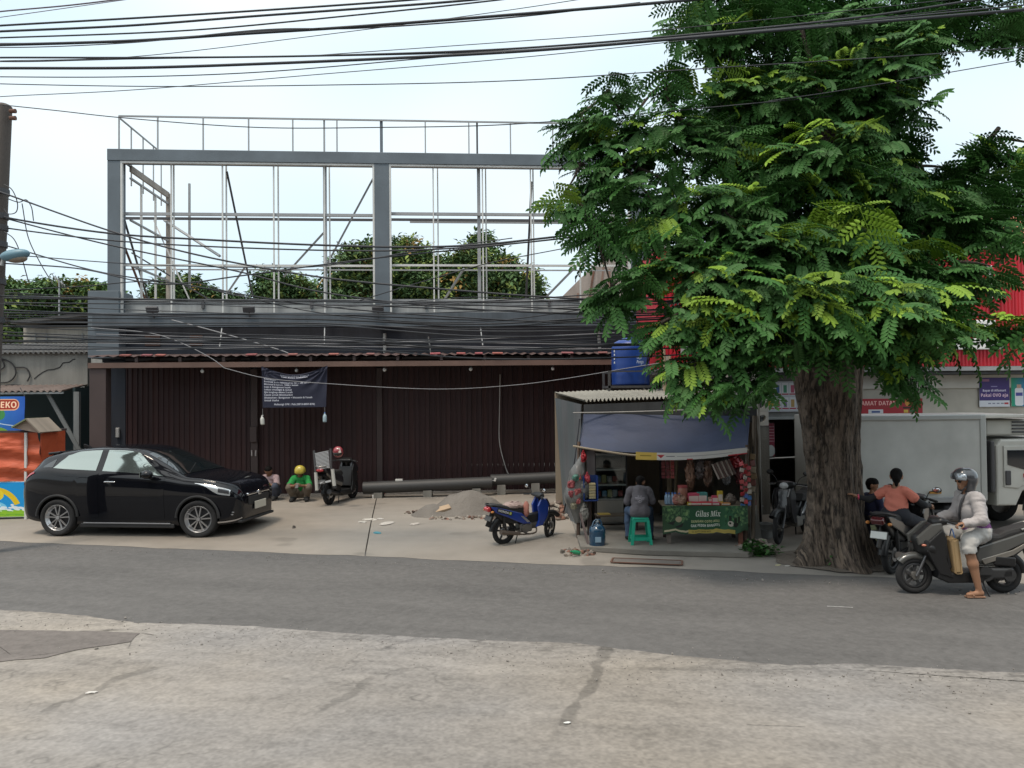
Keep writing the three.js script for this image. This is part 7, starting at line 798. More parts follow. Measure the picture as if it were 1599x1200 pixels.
function person(label, o) {
  const p = thing('person', label, 'person', o.pos ?? V(0, 0, 0), o.ry ?? 0); if (o.scale) p.scale.setScalar(o.scale);
  const bones = o.bones, g = capsNet(bones, o.cell ?? 0.014, 0.035), P = g.attributes.position, N = g.attributes.normal, lab = new Array(P.count);
  for (let i = 0; i < P.count; i++) { let bd = 1e9, bp = 'skin'; const x = P.getX(i), y = P.getY(i), z = P.getZ(i); for (const c of bones) { const d = capD(x, y, z, c); if (d < bd) { bd = d; bp = c.part; } } lab[i] = bp || 'skin'; }
  const extra = []; const h = o.head && headGeo(o.head.c, o.head.f, o.head.up ?? V(0, 1, 0), o.head.s ?? 1); if (h) extra.push(h.g); for (const hc of o.hands ?? []) extra.push(capsNet(hc, 0.006, 0.012));
  mesh('body', [g.clone(), ...extra], skinM(o.skin), p);
  const ix = g.index.array;
  for (const [name, cm] of Object.entries(o.wear)) { const pos = [], m = new Map(), id = [], get = (i) => { if (!m.has(i)) { m.set(i, pos.length / 3); const k = cm.thick ?? 0.012, x = P.getX(i), y = P.getY(i), z = P.getZ(i), f = (cm.fold ?? 0.012) * (fbm(x * 11 + y * 8, y * 13 - x * 9 + z * 9, 2, 3) + 0.3); pos.push(x + N.getX(i) * (k + f), y + N.getY(i) * (k + f), z + N.getZ(i) * (k + f)); } return m.get(i); };
    for (let i = 0; i < ix.length; i += 3) if (lab[ix[i]] === name || lab[ix[i + 1]] === name || lab[ix[i + 2]] === name) { const c = [ix[i], ix[i + 1], ix[i + 2]].filter(k => lab[k] === name).length; if (c >= 2) id.push(get(ix[i]), get(ix[i + 1]), get(ix[i + 2])); }
    if (!id.length) continue; const pr = o.prints?.[name]; if (pr) { const [bx0, by0, bx1, by1] = pr.box, vp = [], vu = []; for (let i = 0; i < id.length; i += 3) { const c = [0, 1, 2].map(k => V(pos[id[i + k] * 3], pos[id[i + k] * 3 + 1], pos[id[i + k] * 3 + 2])), nn = c[1].clone().sub(c[0]).cross(c[2].clone().sub(c[0])).normalize(); if (nn.z < 0.3 || c.some(v => v.x < bx0 || v.x > bx1 || v.y < by0 || v.y > by1)) continue; for (const v of c) { vp.push(v.x + nn.x * 0.003, v.y + nn.y * 0.003, v.z + nn.z * 0.003); vu.push((v.x - bx0) / (bx1 - bx0), (v.y - by0) / (by1 - by0)); } } if (vp.length) { const pg = new THREE.BufferGeometry(); pg.setAttribute('position', new THREE.Float32BufferAttribute(vp, 3)); pg.setAttribute('uv', new THREE.Float32BufferAttribute(vu, 2)); pg.computeVertexNormals(); mesh(name + '_print', pg, mat(0xffffff, 0.85, { map: pr.tex() }), p); } } const cg = new THREE.BufferGeometry(); cg.setAttribute('position', new THREE.Float32BufferAttribute(pos, 3)); cg.setIndex(id); cg.computeVertexNormals(); mesh(name, uvm(cg.toNonIndexed()), mat(cm.c, cm.rough ?? 0.85, { side: THREE.DoubleSide, bumpMap: FOLD, bumpScale: 0.012 }), p); }
  if (h && o.head.hair !== 0) { const c = o.head.c, A = h.A; mesh('hair', capsNet([cap(A(-0.028, 0.05, 0), A(0.012, 0.062, 0), 0.092, 0.086), ...(o.head.hairCaps ? o.head.hairCaps(A) : [cap(A(-0.05, 0.02, 0), A(-0.05, -0.035, 0), 0.068, 0.05)])], 0.010, 0.02, (d, x, y, z) => d + 0.006 * fbm(x * 60, y * 40 + z * 60, 1, 2)), hairM, p); }
  if (h && o.head.face) { for (const e of h.eyes) mesh('eye', sph(0.010, e.x, e.y, e.z, 1, 1, 1, 10), mat([0.03, 0.025, 0.02], 0.2), p); mesh('mouth', bar(h.A(0.082, -0.055, -0.018), h.A(0.082, -0.055, 0.018), 0.008), mat([0.22, 0.09, 0.07], 0.6), p); }
  return p;
}
const limb = (a, b, c, r, p1, p2) => [cap(a, b, r[0], r[1], p1), cap(b, c, r[1] * 0.98, r[2], p2)];
const legs = (h, k, a, t, r, pThigh, pShin, pFoot) => [cap(h, k, r[0], r[1], pThigh), cap(k, k.clone().lerp(a, 0.4), r[1] * 0.92, r[1] * 0.95, pShin), cap(k.clone().lerp(a, 0.4), a, r[1] * 0.95, r[2], pShin), cap(a, t, r[2] * 1.05, r[2] * 0.75, pFoot)];
const SK = [0.30, 0.155, 0.09];
{ // the rider, in the scooter's own frame
  const hipL = V(0.370, 0.86, -0.10), hipR = V(0.370, 0.86, 0.10), shL = V(0.440, 1.335, -0.18), shR = V(0.440, 1.335, 0.18), elL = V(0.46, 1.06, -0.32), elR = V(0.48, 1.07, 0.31), wrL = V(0.675, 1.025, -0.30), wrR = V(0.675, 1.025, 0.30), aL = V(0.50, 0.13, -0.27), tL = V(0.60, 0.06, -0.285);
  const rd = person('rider in pale jacket, white shorts and grey open helmet on the scooter', { pos: rScoot.position.clone(), ry: rScoot.rotation.y, scale: rScoot.scale.x, skin: SK,
    bones: [cap(V(0.370, 0.86, -0.06), V(0.370, 0.86, 0.06), 0.15, 0.15, 'shorts'), cap(V(0.360, 0.905, 0), V(0.370, 0.935, 0), 0.158, 0.158, 'undershirt', 0.7), cap(V(0.370, 0.97, 0), V(0.410, 1.16, 0), 0.145, 0.145, 'jacket', 0.65), cap(V(0.410, 1.16, 0), V(0.430, 1.29, 0), 0.138, 0.115, 'jacket', 0.5), cap(shL, shR, 0.072, 0.072, 'jacket'), cap(V(0.440, 1.36, 0), V(0.470, 1.44, 0), 0.07, 0.058, 'skin'), ...limb(shL, elL, wrL, [0.070, 0.056, 0.040], 'jacket', 'jacket'), ...limb(shR, elR, wrR, [0.070, 0.056, 0.040], 'jacket', 'jacket'), cap(hipL, V(0.585, 0.77, -0.22), 0.108, 0.085, 'shorts'), cap(V(0.585, 0.77, -0.22), V(0.60, 0.67, -0.24), 0.082, 0.078, 'shorts'), cap(V(0.60, 0.66, -0.24), V(0.56, 0.46, -0.25), 0.062, 0.066, 'skin'), cap(V(0.56, 0.46, -0.25), aL, 0.066, 0.04, 'skin'), cap(V(0.47, 0.065, -0.27), tL.clone().add(V(0.05, -0.012, 0)), 0.042, 0.03, 'skin'), cap(hipR, V(0.70, 0.80, 0.15), 0.115, 0.09, 'shorts'), cap(V(0.71, 0.78, 0.15), V(0.69, 0.42, 0.15), 0.066, 0.045, 'skin'), cap(V(0.64, 0.375, 0.15), V(0.76, 0.36, 0.16), 0.042, 0.032, 'skin')],
    head: { c: V(0.515, 1.555, 0), f: V(1, -0.08, -0.12), s: 1.02, hair: 0, face: 1 }, hands: [handCaps(V(0.69, 1.022, -0.30), V(1, -0.12, 0.0), V(0.1, 1, 0), -1, 0.85), handCaps(V(0.69, 1.022, 0.30), V(1, -0.12, 0), V(0.1, 1, 0), 1, 0.85)],
    wear: { jacket: { c: [0.42, 0.39, 0.385], thick: 0.010, fold: 0.036 }, undershirt: { c: [0.12, 0.035, 0.14], thick: 0.010 }, shorts: { c: [0.48, 0.47, 0.45], thick: 0.010, fold: 0.03 } } });
  const hc = V(0.505, 1.60, 0), he = mat([0.045, 0.048, 0.055], 0.3, { clearcoat: 1 });
  const hm = mesh('helmet', capsNet([cap(hc.clone().add(V(-0.03, 0.02, 0)), hc.clone().add(V(0.03, 0.025, 0)), 0.137, 0.13), cap(hc.clone().add(V(-0.05, -0.03, 0)), hc.clone().add(V(-0.04, -0.11, 0)), 0.12, 0.105)], 0.012, 0.04, (d, x, y, z) => { const X = x - hc.x, Y = y - hc.y; const open = Math.max(0.015 - X * 0.9 - 0.02, Y - 0.02 + X * 0.0); const cut = Math.max(-(X - 0.0), Y - 0.0); return Math.max(d, -Math.max(Math.max(-(X - 0.015), Y + 0.01), -1), -(d + 0.035) * 1); }), he, rd);
  mesh('visor', capsNet([cap(hc.clone().add(V(0.035, 0.025, -0.06)), hc.clone().add(V(0.035, 0.025, 0.06)), 0.115)], 0.012, 0.02, (d, x, y, z) => Math.max(d, -(y - hc.y + 0.012), y - hc.y - 0.085, -(x - hc.x - 0.06))), mat([0.42, 0.46, 0.50], 0.12, { metalness: 0.5 }), hm);
  mesh('chin_strap', tube([V(0.540, 1.50, -0.10), V(0.570, 1.445, -0.05), V(0.570, 1.445, 0.05), V(0.540, 1.50, 0.10)], 0.009, 14, 6), darkS, hm); mesh('dark_glasses', [rbx(0.02, 0.035, 0.055, 0.01, 0.605, 1.565, -0.047), rbx(0.02, 0.035, 0.055, 0.01, 0.607, 1.565, 0.025)], mat([0.01, 0.01, 0.01], 0.1), rd);
  mesh('bag_strap', tube([V(0.340, 1.40, 0.08), V(0.470, 1.43, -0.05), V(0.585, 1.30, -0.06), V(0.600, 1.12, -0.02), V(0.530, 1.0, 0.10)], 0.016, 24, 6), darkS, rd); for (const [z, x, y] of [[-0.27, 0.55, 0.022], [0.155, 0.70, 0.325]]) mesh('sandal', [rbx(0.25, 0.026, 0.095, 0.012, x, y - 0.005, z), tube([V(x + 0.04, y + 0.01, z - 0.05), V(x + 0.06, y + 0.065, z), V(x + 0.04, y + 0.01, z + 0.05)], 0.012, 10, 6)], mat([0.24, 0.13, 0.08], 0.8), rd);
  const bg = thing('paper_bag', 'tan bag hanging between the rider knees on the scooter', 'bag', V(0.745, 0.30, -0.02).multiplyScalar(rScoot.scale.x).applyAxisAngle(YA, rScoot.rotation.y).add(rScoot.position), rScoot.rotation.y); mesh('bag', jit(rbx(0.10, 0.46, 0.24, 0.03, 0, 0.24, -0.06, 0, 0, -0.08, 4), 0.02, 7, 3), mat([0.36, 0.25, 0.13], 0.85), bg); mesh('bag_handle', tube([V(0, 0.46, -0.13), V(0.0, 0.58, -0.06), V(0, 0.46, 0.0)], 0.008, 12, 5), mat([0.05, 0.12, 0.3], 0.7), bg);
}
{ // the woman in coral, in her motorbike's frame
  const w = person('woman in coral shirt with black sleeves seated on the black motorbike', { pos: wBike.position.clone(), ry: wBike.rotation.y, scale: wBike.scale.x * 0.915, skin: SK,
    bones: [cap(V(0.18, 0.89, -0.07), V(0.18, 0.89, 0.07), 0.135, 0.135, 'trousers'), cap(V(0.18, 0.97, 0), V(0.20, 1.06, 0), 0.118, 0.108, 'shirt', 0.7), cap(V(0.20, 1.06, 0), V(0.22, 1.22, 0), 0.108, 0.09, 'shirt', 0.46), cap(V(0.22, 1.275, -0.115), V(0.22, 1.275, 0.115), 0.052, 0.052, 'shirt'), cap(V(0.22, 1.29, 0), V(0.23, 1.38, 0), 0.055, 0.048, 'skin'), cap(V(0.22, 1.265, -0.145), V(0.18, 1.18, -0.25), 0.052, 0.054, 'shirt'), cap(V(0.18, 1.18, -0.25), V(0.14, 1.10, -0.38), 0.042, 0.040, 'sleeve'), cap(V(0.14, 1.10, -0.38), V(0.03, 1.14, -0.50), 0.040, 0.030, 'sleeve'), cap(V(0.22, 1.265, 0.145), V(0.25, 1.17, 0.25), 0.052, 0.054, 'shirt'), cap(V(0.25, 1.17, 0.25), V(0.36, 1.06, 0.35), 0.042, 0.040, 'sleeve'), cap(V(0.36, 1.06, 0.35), V(0.68, 1.02, 0.31), 0.042, 0.032, 'sleeve'),
      ...[-1, 1].flatMap(z => legs(V(0.20, 0.86, z * 0.10), V(0.58, 0.74, z * 0.22), V(0.46, 0.32, z * 0.23), V(0.60, 0.27, z * 0.24), [0.11, 0.075, 0.05], 'trousers', 'trousers', 'shoe'))],
    head: { c: V(0.24, 1.475, 0), f: V(0.95, -0.1, -0.35), s: 0.98, hairCaps: (A) => [cap(A(-0.05, 0.02, 0), A(-0.055, -0.04, 0), 0.075, 0.06), cap(A(-0.085, -0.03, 0), A(-0.10, -0.13, 0), 0.045, 0.022), cap(A(-0.10, 0.0, 0), A(-0.10, -0.02, 0), 0.045, 0.045)] }, hands: [handCaps(V(0.02, 1.145, -0.515), V(-0.5, 0.45, -0.8), V(0.4, 0.3, 0.6), 1, 0.35), handCaps(V(0.69, 1.018, 0.31), V(1, -0.1, -0.05), V(0, 1, 0), 1, 0.85)],
    wear: { shirt: { c: [0.60, 0.19, 0.135], thick: 0.010, fold: 0.026 }, sleeve: { c: [0.014, 0.014, 0.017], thick: 0.006 }, trousers: { c: [0.02, 0.022, 0.03], thick: 0.010 }, shoe: { c: [0.03, 0.03, 0.03], thick: 0.008 } } });
  mesh('bracelet', new THREE.TorusGeometry(0.034, 0.012, 8, 18).rotateY(0.6).translate(0.025, 1.142, -0.507), mat([0.55, 0.05, 0.12], 0.5), w);
}
{ // the child behind the trunk
  const f = at(1362, 760, 12.2).setY(0), y = fh(f.x, f.z) + 0.012; f.y = y;
  person('child in navy jacket peeking out behind the right side of the trunk', { pos: f, ry: 0.3, skin: SK, scale: 0.90, bones: [cap(V(0, 0.72, -0.04), V(0, 0.72, 0.04), 0.10, 0.10, 'trousers'), cap(V(0, 0.80, 0), V(0, 1.02, 0), 0.105, 0.105, 'jacket', 0.7), cap(V(0, 1.07, -0.12), V(0, 1.07, 0.12), 0.055, 0.055, 'jacket'), cap(V(-0.0, 1.1, 0), V(0.0, 1.18, 0), 0.045, 0.042, 'skin'), ...limb(V(0, 1.06, 0.14), V(0.02, 0.86, 0.20), V(0.10, 0.70, 0.18), [0.05, 0.042, 0.03], 'jacket', 'jacket'), ...limb(V(0, 1.06, -0.14), V(0.02, 0.86, -0.20), V(0.10, 0.70, -0.18), [0.05, 0.042, 0.03], 'jacket', 'jacket'), ...[-1, 1].flatMap(z => legs(V(0, 0.70, z * 0.07), V(0.02, 0.40, z * 0.08), V(0, 0.06, z * 0.08), V(0.12, 0.035, z * 0.09), [0.075, 0.052, 0.036], 'trousers', 'trousers', 'shoe'))], head: { c: V(0.01, 1.275, 0), f: V(0.6, -0.1, 0.7), s: 0.92, face: 1 }, hands: [handCaps(V(0.11, 0.68, 0.18), V(0.3, -1, 0), V(0, 0, 1), 1, 0.5, 0.8), handCaps(V(0.11, 0.68, -0.18), V(0.3, -1, 0), V(0, 0, -1), -1, 0.5, 0.8)], wear: { jacket: { c: [0.014, 0.018, 0.055], thick: 0.014, fold: 0.02 }, trousers: { c: [0.03, 0.03, 0.045] }, shoe: { c: [0.05, 0.05, 0.05] } } });
}
{ // the man on the green stool, seen from behind (faces -z)
  const tx = canvasTex(256, 200, (c, w, h) => { c.clearRect(0, 0, w, h); c.fillStyle = '#5b585e'; c.fillRect(0, 0, w, h); c.strokeStyle = '#8e8b92'; c.lineWidth = 9; c.beginPath(); c.arc(128, 130, 42, 0, 7); c.stroke(); c.fillStyle = '#908d94'; c.fillRect(20, 70, 216, 16); c.fillRect(30, 96, 70, 12); c.fillRect(156, 96, 70, 12); c.font = 'bold 44px serif'; c.textAlign = 'center'; c.fillText('M W', 128, 60); c.beginPath(); c.moveTo(128, 100); c.lineTo(150, 145); c.lineTo(106, 145); c.fill(); });
  const q = gf(1000, 857), p = V(q.x, q.y + 0.055 + 0.085, q.z);
  const m = person('man in grey printed shirt sitting on the green stool facing the kiosk', { pos: p, ry: -0.12, scale: 0.86, skin: [0.24, 0.12, 0.07], prints: { shirt: { box: [-0.11, 0.74, 0.11, 0.92], tex: () => tx } }, bones: [cap(V(-0.06, 0.575, 0), V(0.06, 0.575, 0), 0.125, 0.125, 'shirt'), cap(V(0, 0.62, -0.01), V(0, 0.76, -0.05), 0.135, 0.135, 'shirt', 1.3), cap(V(0, 0.78, -0.06), V(0, 0.93, -0.13), 0.15, 0.13, 'shirt', 1.5), cap(V(-0.155, 0.965, -0.16), V(0.155, 0.965, -0.16), 0.075, 0.075, 'shirt'), cap(V(0, 0.99, -0.18), V(0.015, 1.06, -0.22), 0.06, 0.056, 'skin'), cap(V(-0.18, 0.95, -0.16), V(-0.235, 0.74, -0.20), 0.066, 0.06, 'shirt'), cap(V(-0.235, 0.74, -0.20), V(-0.13, 0.68, -0.42), 0.045, 0.032, 'skin'), cap(V(0.18, 0.95, -0.16), V(0.245, 0.76, -0.18), 0.066, 0.06, 'shirt'), cap(V(0.245, 0.76, -0.18), V(0.20, 0.66, -0.40), 0.045, 0.032, 'skin'), ...[-1, 1].flatMap(s => legs(V(s * 0.10, 0.57, -0.03), V(s * 0.21, 0.53, -0.43), V(s * 0.22, 0.0, -0.40), V(s * 0.24, -0.045, -0.55), [0.105, 0.072, 0.045], 'jeans', 'jeans', 'shoe'))],
    head: { c: V(0.03, 1.115, -0.25), f: V(0.45, -0.35, -1), s: 1.0 }, hands: [handCaps(V(-0.13, 0.675, -0.43), V(0.3, -0.1, -1), V(0, 1, 0), 1, 0.6), handCaps(V(0.20, 0.655, -0.41), V(-0.2, -0.1, -1), V(0, 1, 0), -1, 0.6)], wear: { shirt: { c: [0.10, 0.093, 0.105], thick: 0.014, fold: 0.02 }, jeans: { c: [0.05, 0.085, 0.15], thick: 0.010 }, shoe: { c: [0.03, 0.03, 0.03] } } });
}
function squat(label, pos, ry, wear, extraHead, skin = [0.22, 0.11, 0.065]) {     // squatting, facing +z
  return person(label, { pos, ry, skin, bones: [cap(V(-0.06, 0.20, -0.10), V(0.06, 0.20, -0.10), 0.125, 0.125, 'trousers'), cap(V(0, 0.28, -0.10), V(0, 0.44, 0.0), 0.125, 0.13, 'shirt', 1.2), cap(V(0, 0.44, 0.0), V(0, 0.54, 0.04), 0.125, 0.11, 'shirt', 1.4), cap(V(-0.15, 0.56, 0.05), V(0.15, 0.56, 0.05), 0.066, 0.066, 'shirt'), cap(V(0, 0.60, 0.06), V(0, 0.66, 0.10), 0.052, 0.05, 'skin'), ...[-1, 1].flatMap(s => [cap(V(s * 0.17, 0.55, 0.05), V(s * 0.235, 0.42, 0.14), 0.062, 0.056, 'shirt'), cap(V(s * 0.235, 0.42, 0.14), V(s * 0.245, 0.38, 0.2), 0.044, 0.042, 'skin'), cap(V(s * 0.245, 0.38, 0.2), V(s * 0.06, 0.42, 0.38), 0.042, 0.03, 'skin'), ...legs(V(s * 0.09, 0.20, -0.08), V(s * 0.23, 0.36, 0.24), V(s * 0.16, 0.09, 0.10), V(s * 0.19, 0.045, 0.27), [0.10, 0.072, 0.05], 'trousers', 'trousers', 'shoe')])], head: { c: V(0, 0.725, 0.14), f: V(0, -0.55, 1), s: 1, ...(extraHead ?? {}) }, hands: [handCaps(V(-0.06, 0.42, 0.38), V(0.9, 0.15, 0.5), V(0, -0.3, 1), 1, 0.6), handCaps(V(0.06, 0.42, 0.38), V(-0.9, 0.15, 0.5), V(0, -0.3, 1), -1, 0.6)], wear });
}
{
  const q = gf(470, 783); q.y += 0.012; const m = squat('man in green shirt and yellow helmet squatting against the shutters with a phone', q, 0.05, { shirt: { c: [0.015, 0.24, 0.05], thick: 0.014, fold: 0.02 }, trousers: { c: [0.13, 0.105, 0.08], thick: 0.012, fold: 0.02 }, shoe: { c: [0.02, 0.02, 0.02] } }, { hair: 0 });
  mesh('helmet', capsNet([cap(V(0, 0.765, 0.10), V(0, 0.775, 0.13), 0.14, 0.132), cap(V(-0.05, 0.735, 0.19), V(0.05, 0.735, 0.19), 0.06, 0.06)], 0.012, 0.03, (d, x, y, z) => Math.max(d, -(y - 0.715 - (z - 0.12) * -0.25))), mat([0.50, 0.40, 0.06], 0.35, { clearcoat: 0.5 }), m);
  const ph = thing('mobile_phone', 'dark phone held by the squatting man in green', 'phone', V(0, 0.43, 0.45).applyAxisAngle(YA, 0.05).add(q), 0.05); mesh('handset', rbx(0.075, 0.15, 0.01, 0.004, 0, 0, 0, -0.7), darkS, ph);
  const q2 = gf(424, 781); q2.y += 0.012; squat('person in pale pinkish shirt squatting behind the car bonnet', q2, -0.25, { shirt: { c: [0.36, 0.26, 0.27], thick: 0.014, fold: 0.02 }, trousers: { c: [0.05, 0.06, 0.09], thick: 0.012 }, shoe: { c: [0.03, 0.03, 0.03] } }, { f: V(0.3, -0.6, 1) });
}
{ const q = at(1370, 843, 11.9), o = thing('plastic_pennant', 'pale green printed plastic sheet hanging between trunk and black motorbike', 'plastic sheet', V(q.x, q.y, q.z)); mesh('sheet', ext([[-0.10, 0.22], [0.10, 0.22], [0.06, 0.05], [-0.01, -0.02], [-0.06, 0.06]], 0.012, 0.003), mat([0.42, 0.46, 0.28], 0.5), o); mesh('print_mark', new THREE.TorusGeometry(0.035, 0.008, 6, 18).translate(0.03, 0.16, 0.009), mat([0.14, 0.16, 0.12], 0.6), o); mesh('support_stick', cyl(V(0, 0.2, -0.02), V(0.02, -q.y + 0.05, -0.02), 0.012, 0.012, 6), brownP, o); }
// ---------------------------------------------------------------- the big street tree
{
  const foot = gf(1308, 876); foot.y = fh(foot.x, foot.z) - 0.02; const td = -foot.z, tree = thing('street_tree', 'large leafy street tree with thick grey trunk beside the kiosk', 'tree', foot), L = (a, b, d = td) => at(a, b, d).sub(foot);
  const barkTex = noiseTex(1024, (u, v) => { const a = fbm(u * 70, v * 50, 3, 3), pl = fbm(u * 34, v * 17, 11, 4), cr = Math.pow(1 - Math.min(1, Math.abs(fbm(u * 46 + 2.5 * fbm(u * 20, v * 26, 4), v * 24, 7, 3)) * 6), 2), lich = sstep(0.12, 0.24, fbm(u * 40, v * 17, 21, 3)) * (0.5 + 0.5 * sstep(-0.1, 0.2, fbm(u * 7, v * 6, 23, 2))); let g = 0.40 + 0.75 * pl + 0.35 * a - 0.22 * cr; g = Math.max(g, 0.1); const w = lich * 0.75; return [g * (1 - w) + w * 0.95, g * 0.90 * (1 - w) + w * 0.86, g * 0.80 * (1 - w) + w * 0.74]; });
  const barkB = noiseTex(1024, (u, v) => { const cr = Math.pow(1 - Math.min(1, Math.abs(fbm(u * 46 + 2.5 * fbm(u * 20, v * 26, 4), v * 24, 7, 3)) * 6), 2); return 0.55 + 0.4 * fbm(u * 70, v * 50, 3, 3) + 0.5 * fbm(u * 34, v * 17, 11, 4) - 0.35 * cr; });
  const barkM = mat([0.24, 0.205, 0.18], 0.95, { map: barkTex, bumpMap: barkB, bumpScale: 0.02 });
  // trunk profile [height, centre px offset, radius]
  const H = L(1300, 540).y, rad = curve([[0, 0.72], [0.12, 0.63], [0.35, 0.52], [0.8, 0.435], [1.4, 0.41], [2.0, 0.44], [2.6, 0.51], [3.1, 0.56], [3.6, 0.52]]), cxs = curve([[0, 0], [0.6, -0.02], [1.5, -0.03], [2.4, -0.07], [3.2, -0.10], [3.6, -0.1]]);
  const na = 150, nh = 110, g = new THREE.PlaneGeometry(1, 1, na, nh), p = g.attributes.position, uv = g.attributes.uv;
  for (let i = 0; i < p.count; i++) { const th = (p.getX(i) + 0.5) * Math.PI * 2, y = (p.getY(i) + 0.5) * H, c = Math.cos(th), s = Math.sin(th), lob = 1 + 0.07 * Math.sin(th * 3 + 0.6 + y * 0.2) + 0.05 * Math.sin(th * 5 + 2.1 - y * 0.3) + (0.24 * Math.exp(-y * 2.8)) * Math.max(-0.25, Math.sin(th * 5 + 1.2 + 0.6 * Math.sin(th * 2))), w = 0.07 * fbm(c * 3 + 7, y * 1.3 + s * 3, 2, 4) + 0.05 * fbm(c * 8 + 3, y * 4 + s * 8, 5, 3); const R = rad(y) * lob + w - 0.02; p.setXYZ(i, cxs(y) + R * s, y, R * c * 0.92); uv.setXY(i, p.getX(i) + 0.5, y / 3.2); }
  g.computeVertexNormals(); mesh('trunk', g, barkM, tree);
  { const pts = []; for (let k = 0; k < 60; k++) { const a = k / 60 * Math.PI * 2, R = 0.86 + 0.3 * fbm(Math.cos(a) * 1.5 + 4, Math.sin(a) * 1.5, 3, 3) + 0.1 * fbm(Math.cos(a) * 6, Math.sin(a) * 6, 7, 2); pts.push(V(foot.x + Math.sin(a) * R * 1.15, 0, foot.z + Math.cos(a) * R * 0.85)); } const so = mesh('soil', sheet(pts, 0.022, 1, fh), mat([0.17, 0.145, 0.12], 0.98, { map: GR, bumpMap: FINE, bumpScale: 0.02 })); so.userData.kind = 'structure'; so.userData.label = 'bare dark soil round the foot of the street tree'; }
  // limbs
  const top = (a) => V(-0.1 + Math.sin(a) * 0.25, H - 0.35, Math.cos(a) * 0.25); const limbM = barkM;
  const limbs = [[1235, 470, 12.0, 0.22, 1080, 400, 11.4], [1200, 500, 11.4, 0.16, 1090, 560, 10.6], [1290, 430, 12.4, 0.26, 1290, 200, 12.2], [1350, 460, 12.6, 0.22, 1430, 260, 12.6], [1400, 480, 12.0, 0.18, 1530, 440, 11.6], [1310, 500, 11.2, 0.15, 1330, 520, 10.0], [1240, 380, 13.0, 0.16, 1120, 200, 13.2], [1270, 450, 13.4, 0.16, 1220, 300, 14.6], [1420, 380, 13.4, 0.16, 1560, 200, 13.8], [1310, 260, 12.3, 0.14, 1250, 40, 12.0], [1330, 260, 12.4, 0.14, 1420, 40, 12.2]];
  const tips = []; for (const [ax, ay, ad, r, bx_, by, bd] of limbs) { const m = L(ax, ay, ad), e = L(bx_, by, bd), s = ay < 300 ? L(1300, 420, 12.4) : top(Math.atan2(m.x, m.z)); const cv = new THREE.CatmullRomCurve3([s, m, e]), n = 14, gs = []; for (let k = 0; k < n; k++) { const a = cv.getPoint(k / n), b = cv.getPoint((k + 1) / n); gs.push(cyl(a, b, r * (1 - k / n * 0.75), r * (1 - (k + 1) / n * 0.75), 10)); } mesh('limb', gs, limbM, tree); tips.push(m, cv.getPoint(0.7), e); }
  // foliage: pinnate leaves on drooping twigs
  tmpO.scale.set(1, 1, 1);
  const leafEll = (L2, W2) => { const g = new THREE.BufferGeometry(), c = 0.16 * W2; g.setAttribute('position', new THREE.Float32BufferAttribute([0, 0, 0, W2 * 0.42, c, L2 * 0.28, -W2 * 0.42, c, L2 * 0.28, 0, -0.02 * L2, L2 * 0.5, W2 * 0.45, c, L2 * 0.66, -W2 * 0.45, c, L2 * 0.66, 0, -0.09 * L2, L2], 3)); g.setIndex([0, 3, 1, 1, 3, 4, 4, 3, 6, 0, 2, 3, 2, 5, 3, 5, 6, 3]); g.computeVertexNormals(); return g; };
  const pinnate = (n, len, lw, ll) => { const gs = []; for (let k = 0; k < n; k++) { const t = (k + 1) / (n + 0.5), sd = k % 2 ? 1 : -1, g2 = leafEll(ll * (0.75 + 0.4 * Math.sin(t * 2.6)), lw); tmpO.position.set(0, -0.18 * len * t * t, len * t); tmpO.rotation.set(0.30 + 0.25 * t, sd * (k === n - 1 ? 0 : 1.15 - 0.35 * t), sd * 0.25); tmpO.updateMatrix(); gs.push(g2.applyMatrix4(tmpO.matrix)); } gs.push(bar(V(0, 0, 0), V(0, -0.05 * len, len * 0.5), 0.006), bar(V(0, -0.05 * len, len * 0.5), V(0, -0.18 * len, len), 0.005)); return gs; };
  const sprays = []; { const s0 = seed; seed = 4242; for (let v = 0; v < 3; v++) { const gs = []; const m = 6; for (let k = 0; k < m; k++) { const gl = pinnate(15, rr(0.36, 0.54), 0.046, 0.098), t = (k + 1) / m, sd = k % 2 ? 1 : -1; tmpO.position.set(0, -0.05 * t, 0.48 * t); tmpO.rotation.set(rr(-0.1, 0.4), k === m - 1 ? 0 : sd * rr(0.6, 1.2), rr(-0.3, 0.3)); tmpO.updateMatrix(); for (const q of gl) gs.push(clean(q).applyMatrix4(tmpO.matrix)); } gs.push(bar(V(0, 0, 0), V(0, -0.05, 0.48), 0.009)); sprays.push(join(gs)); } seed = s0; }
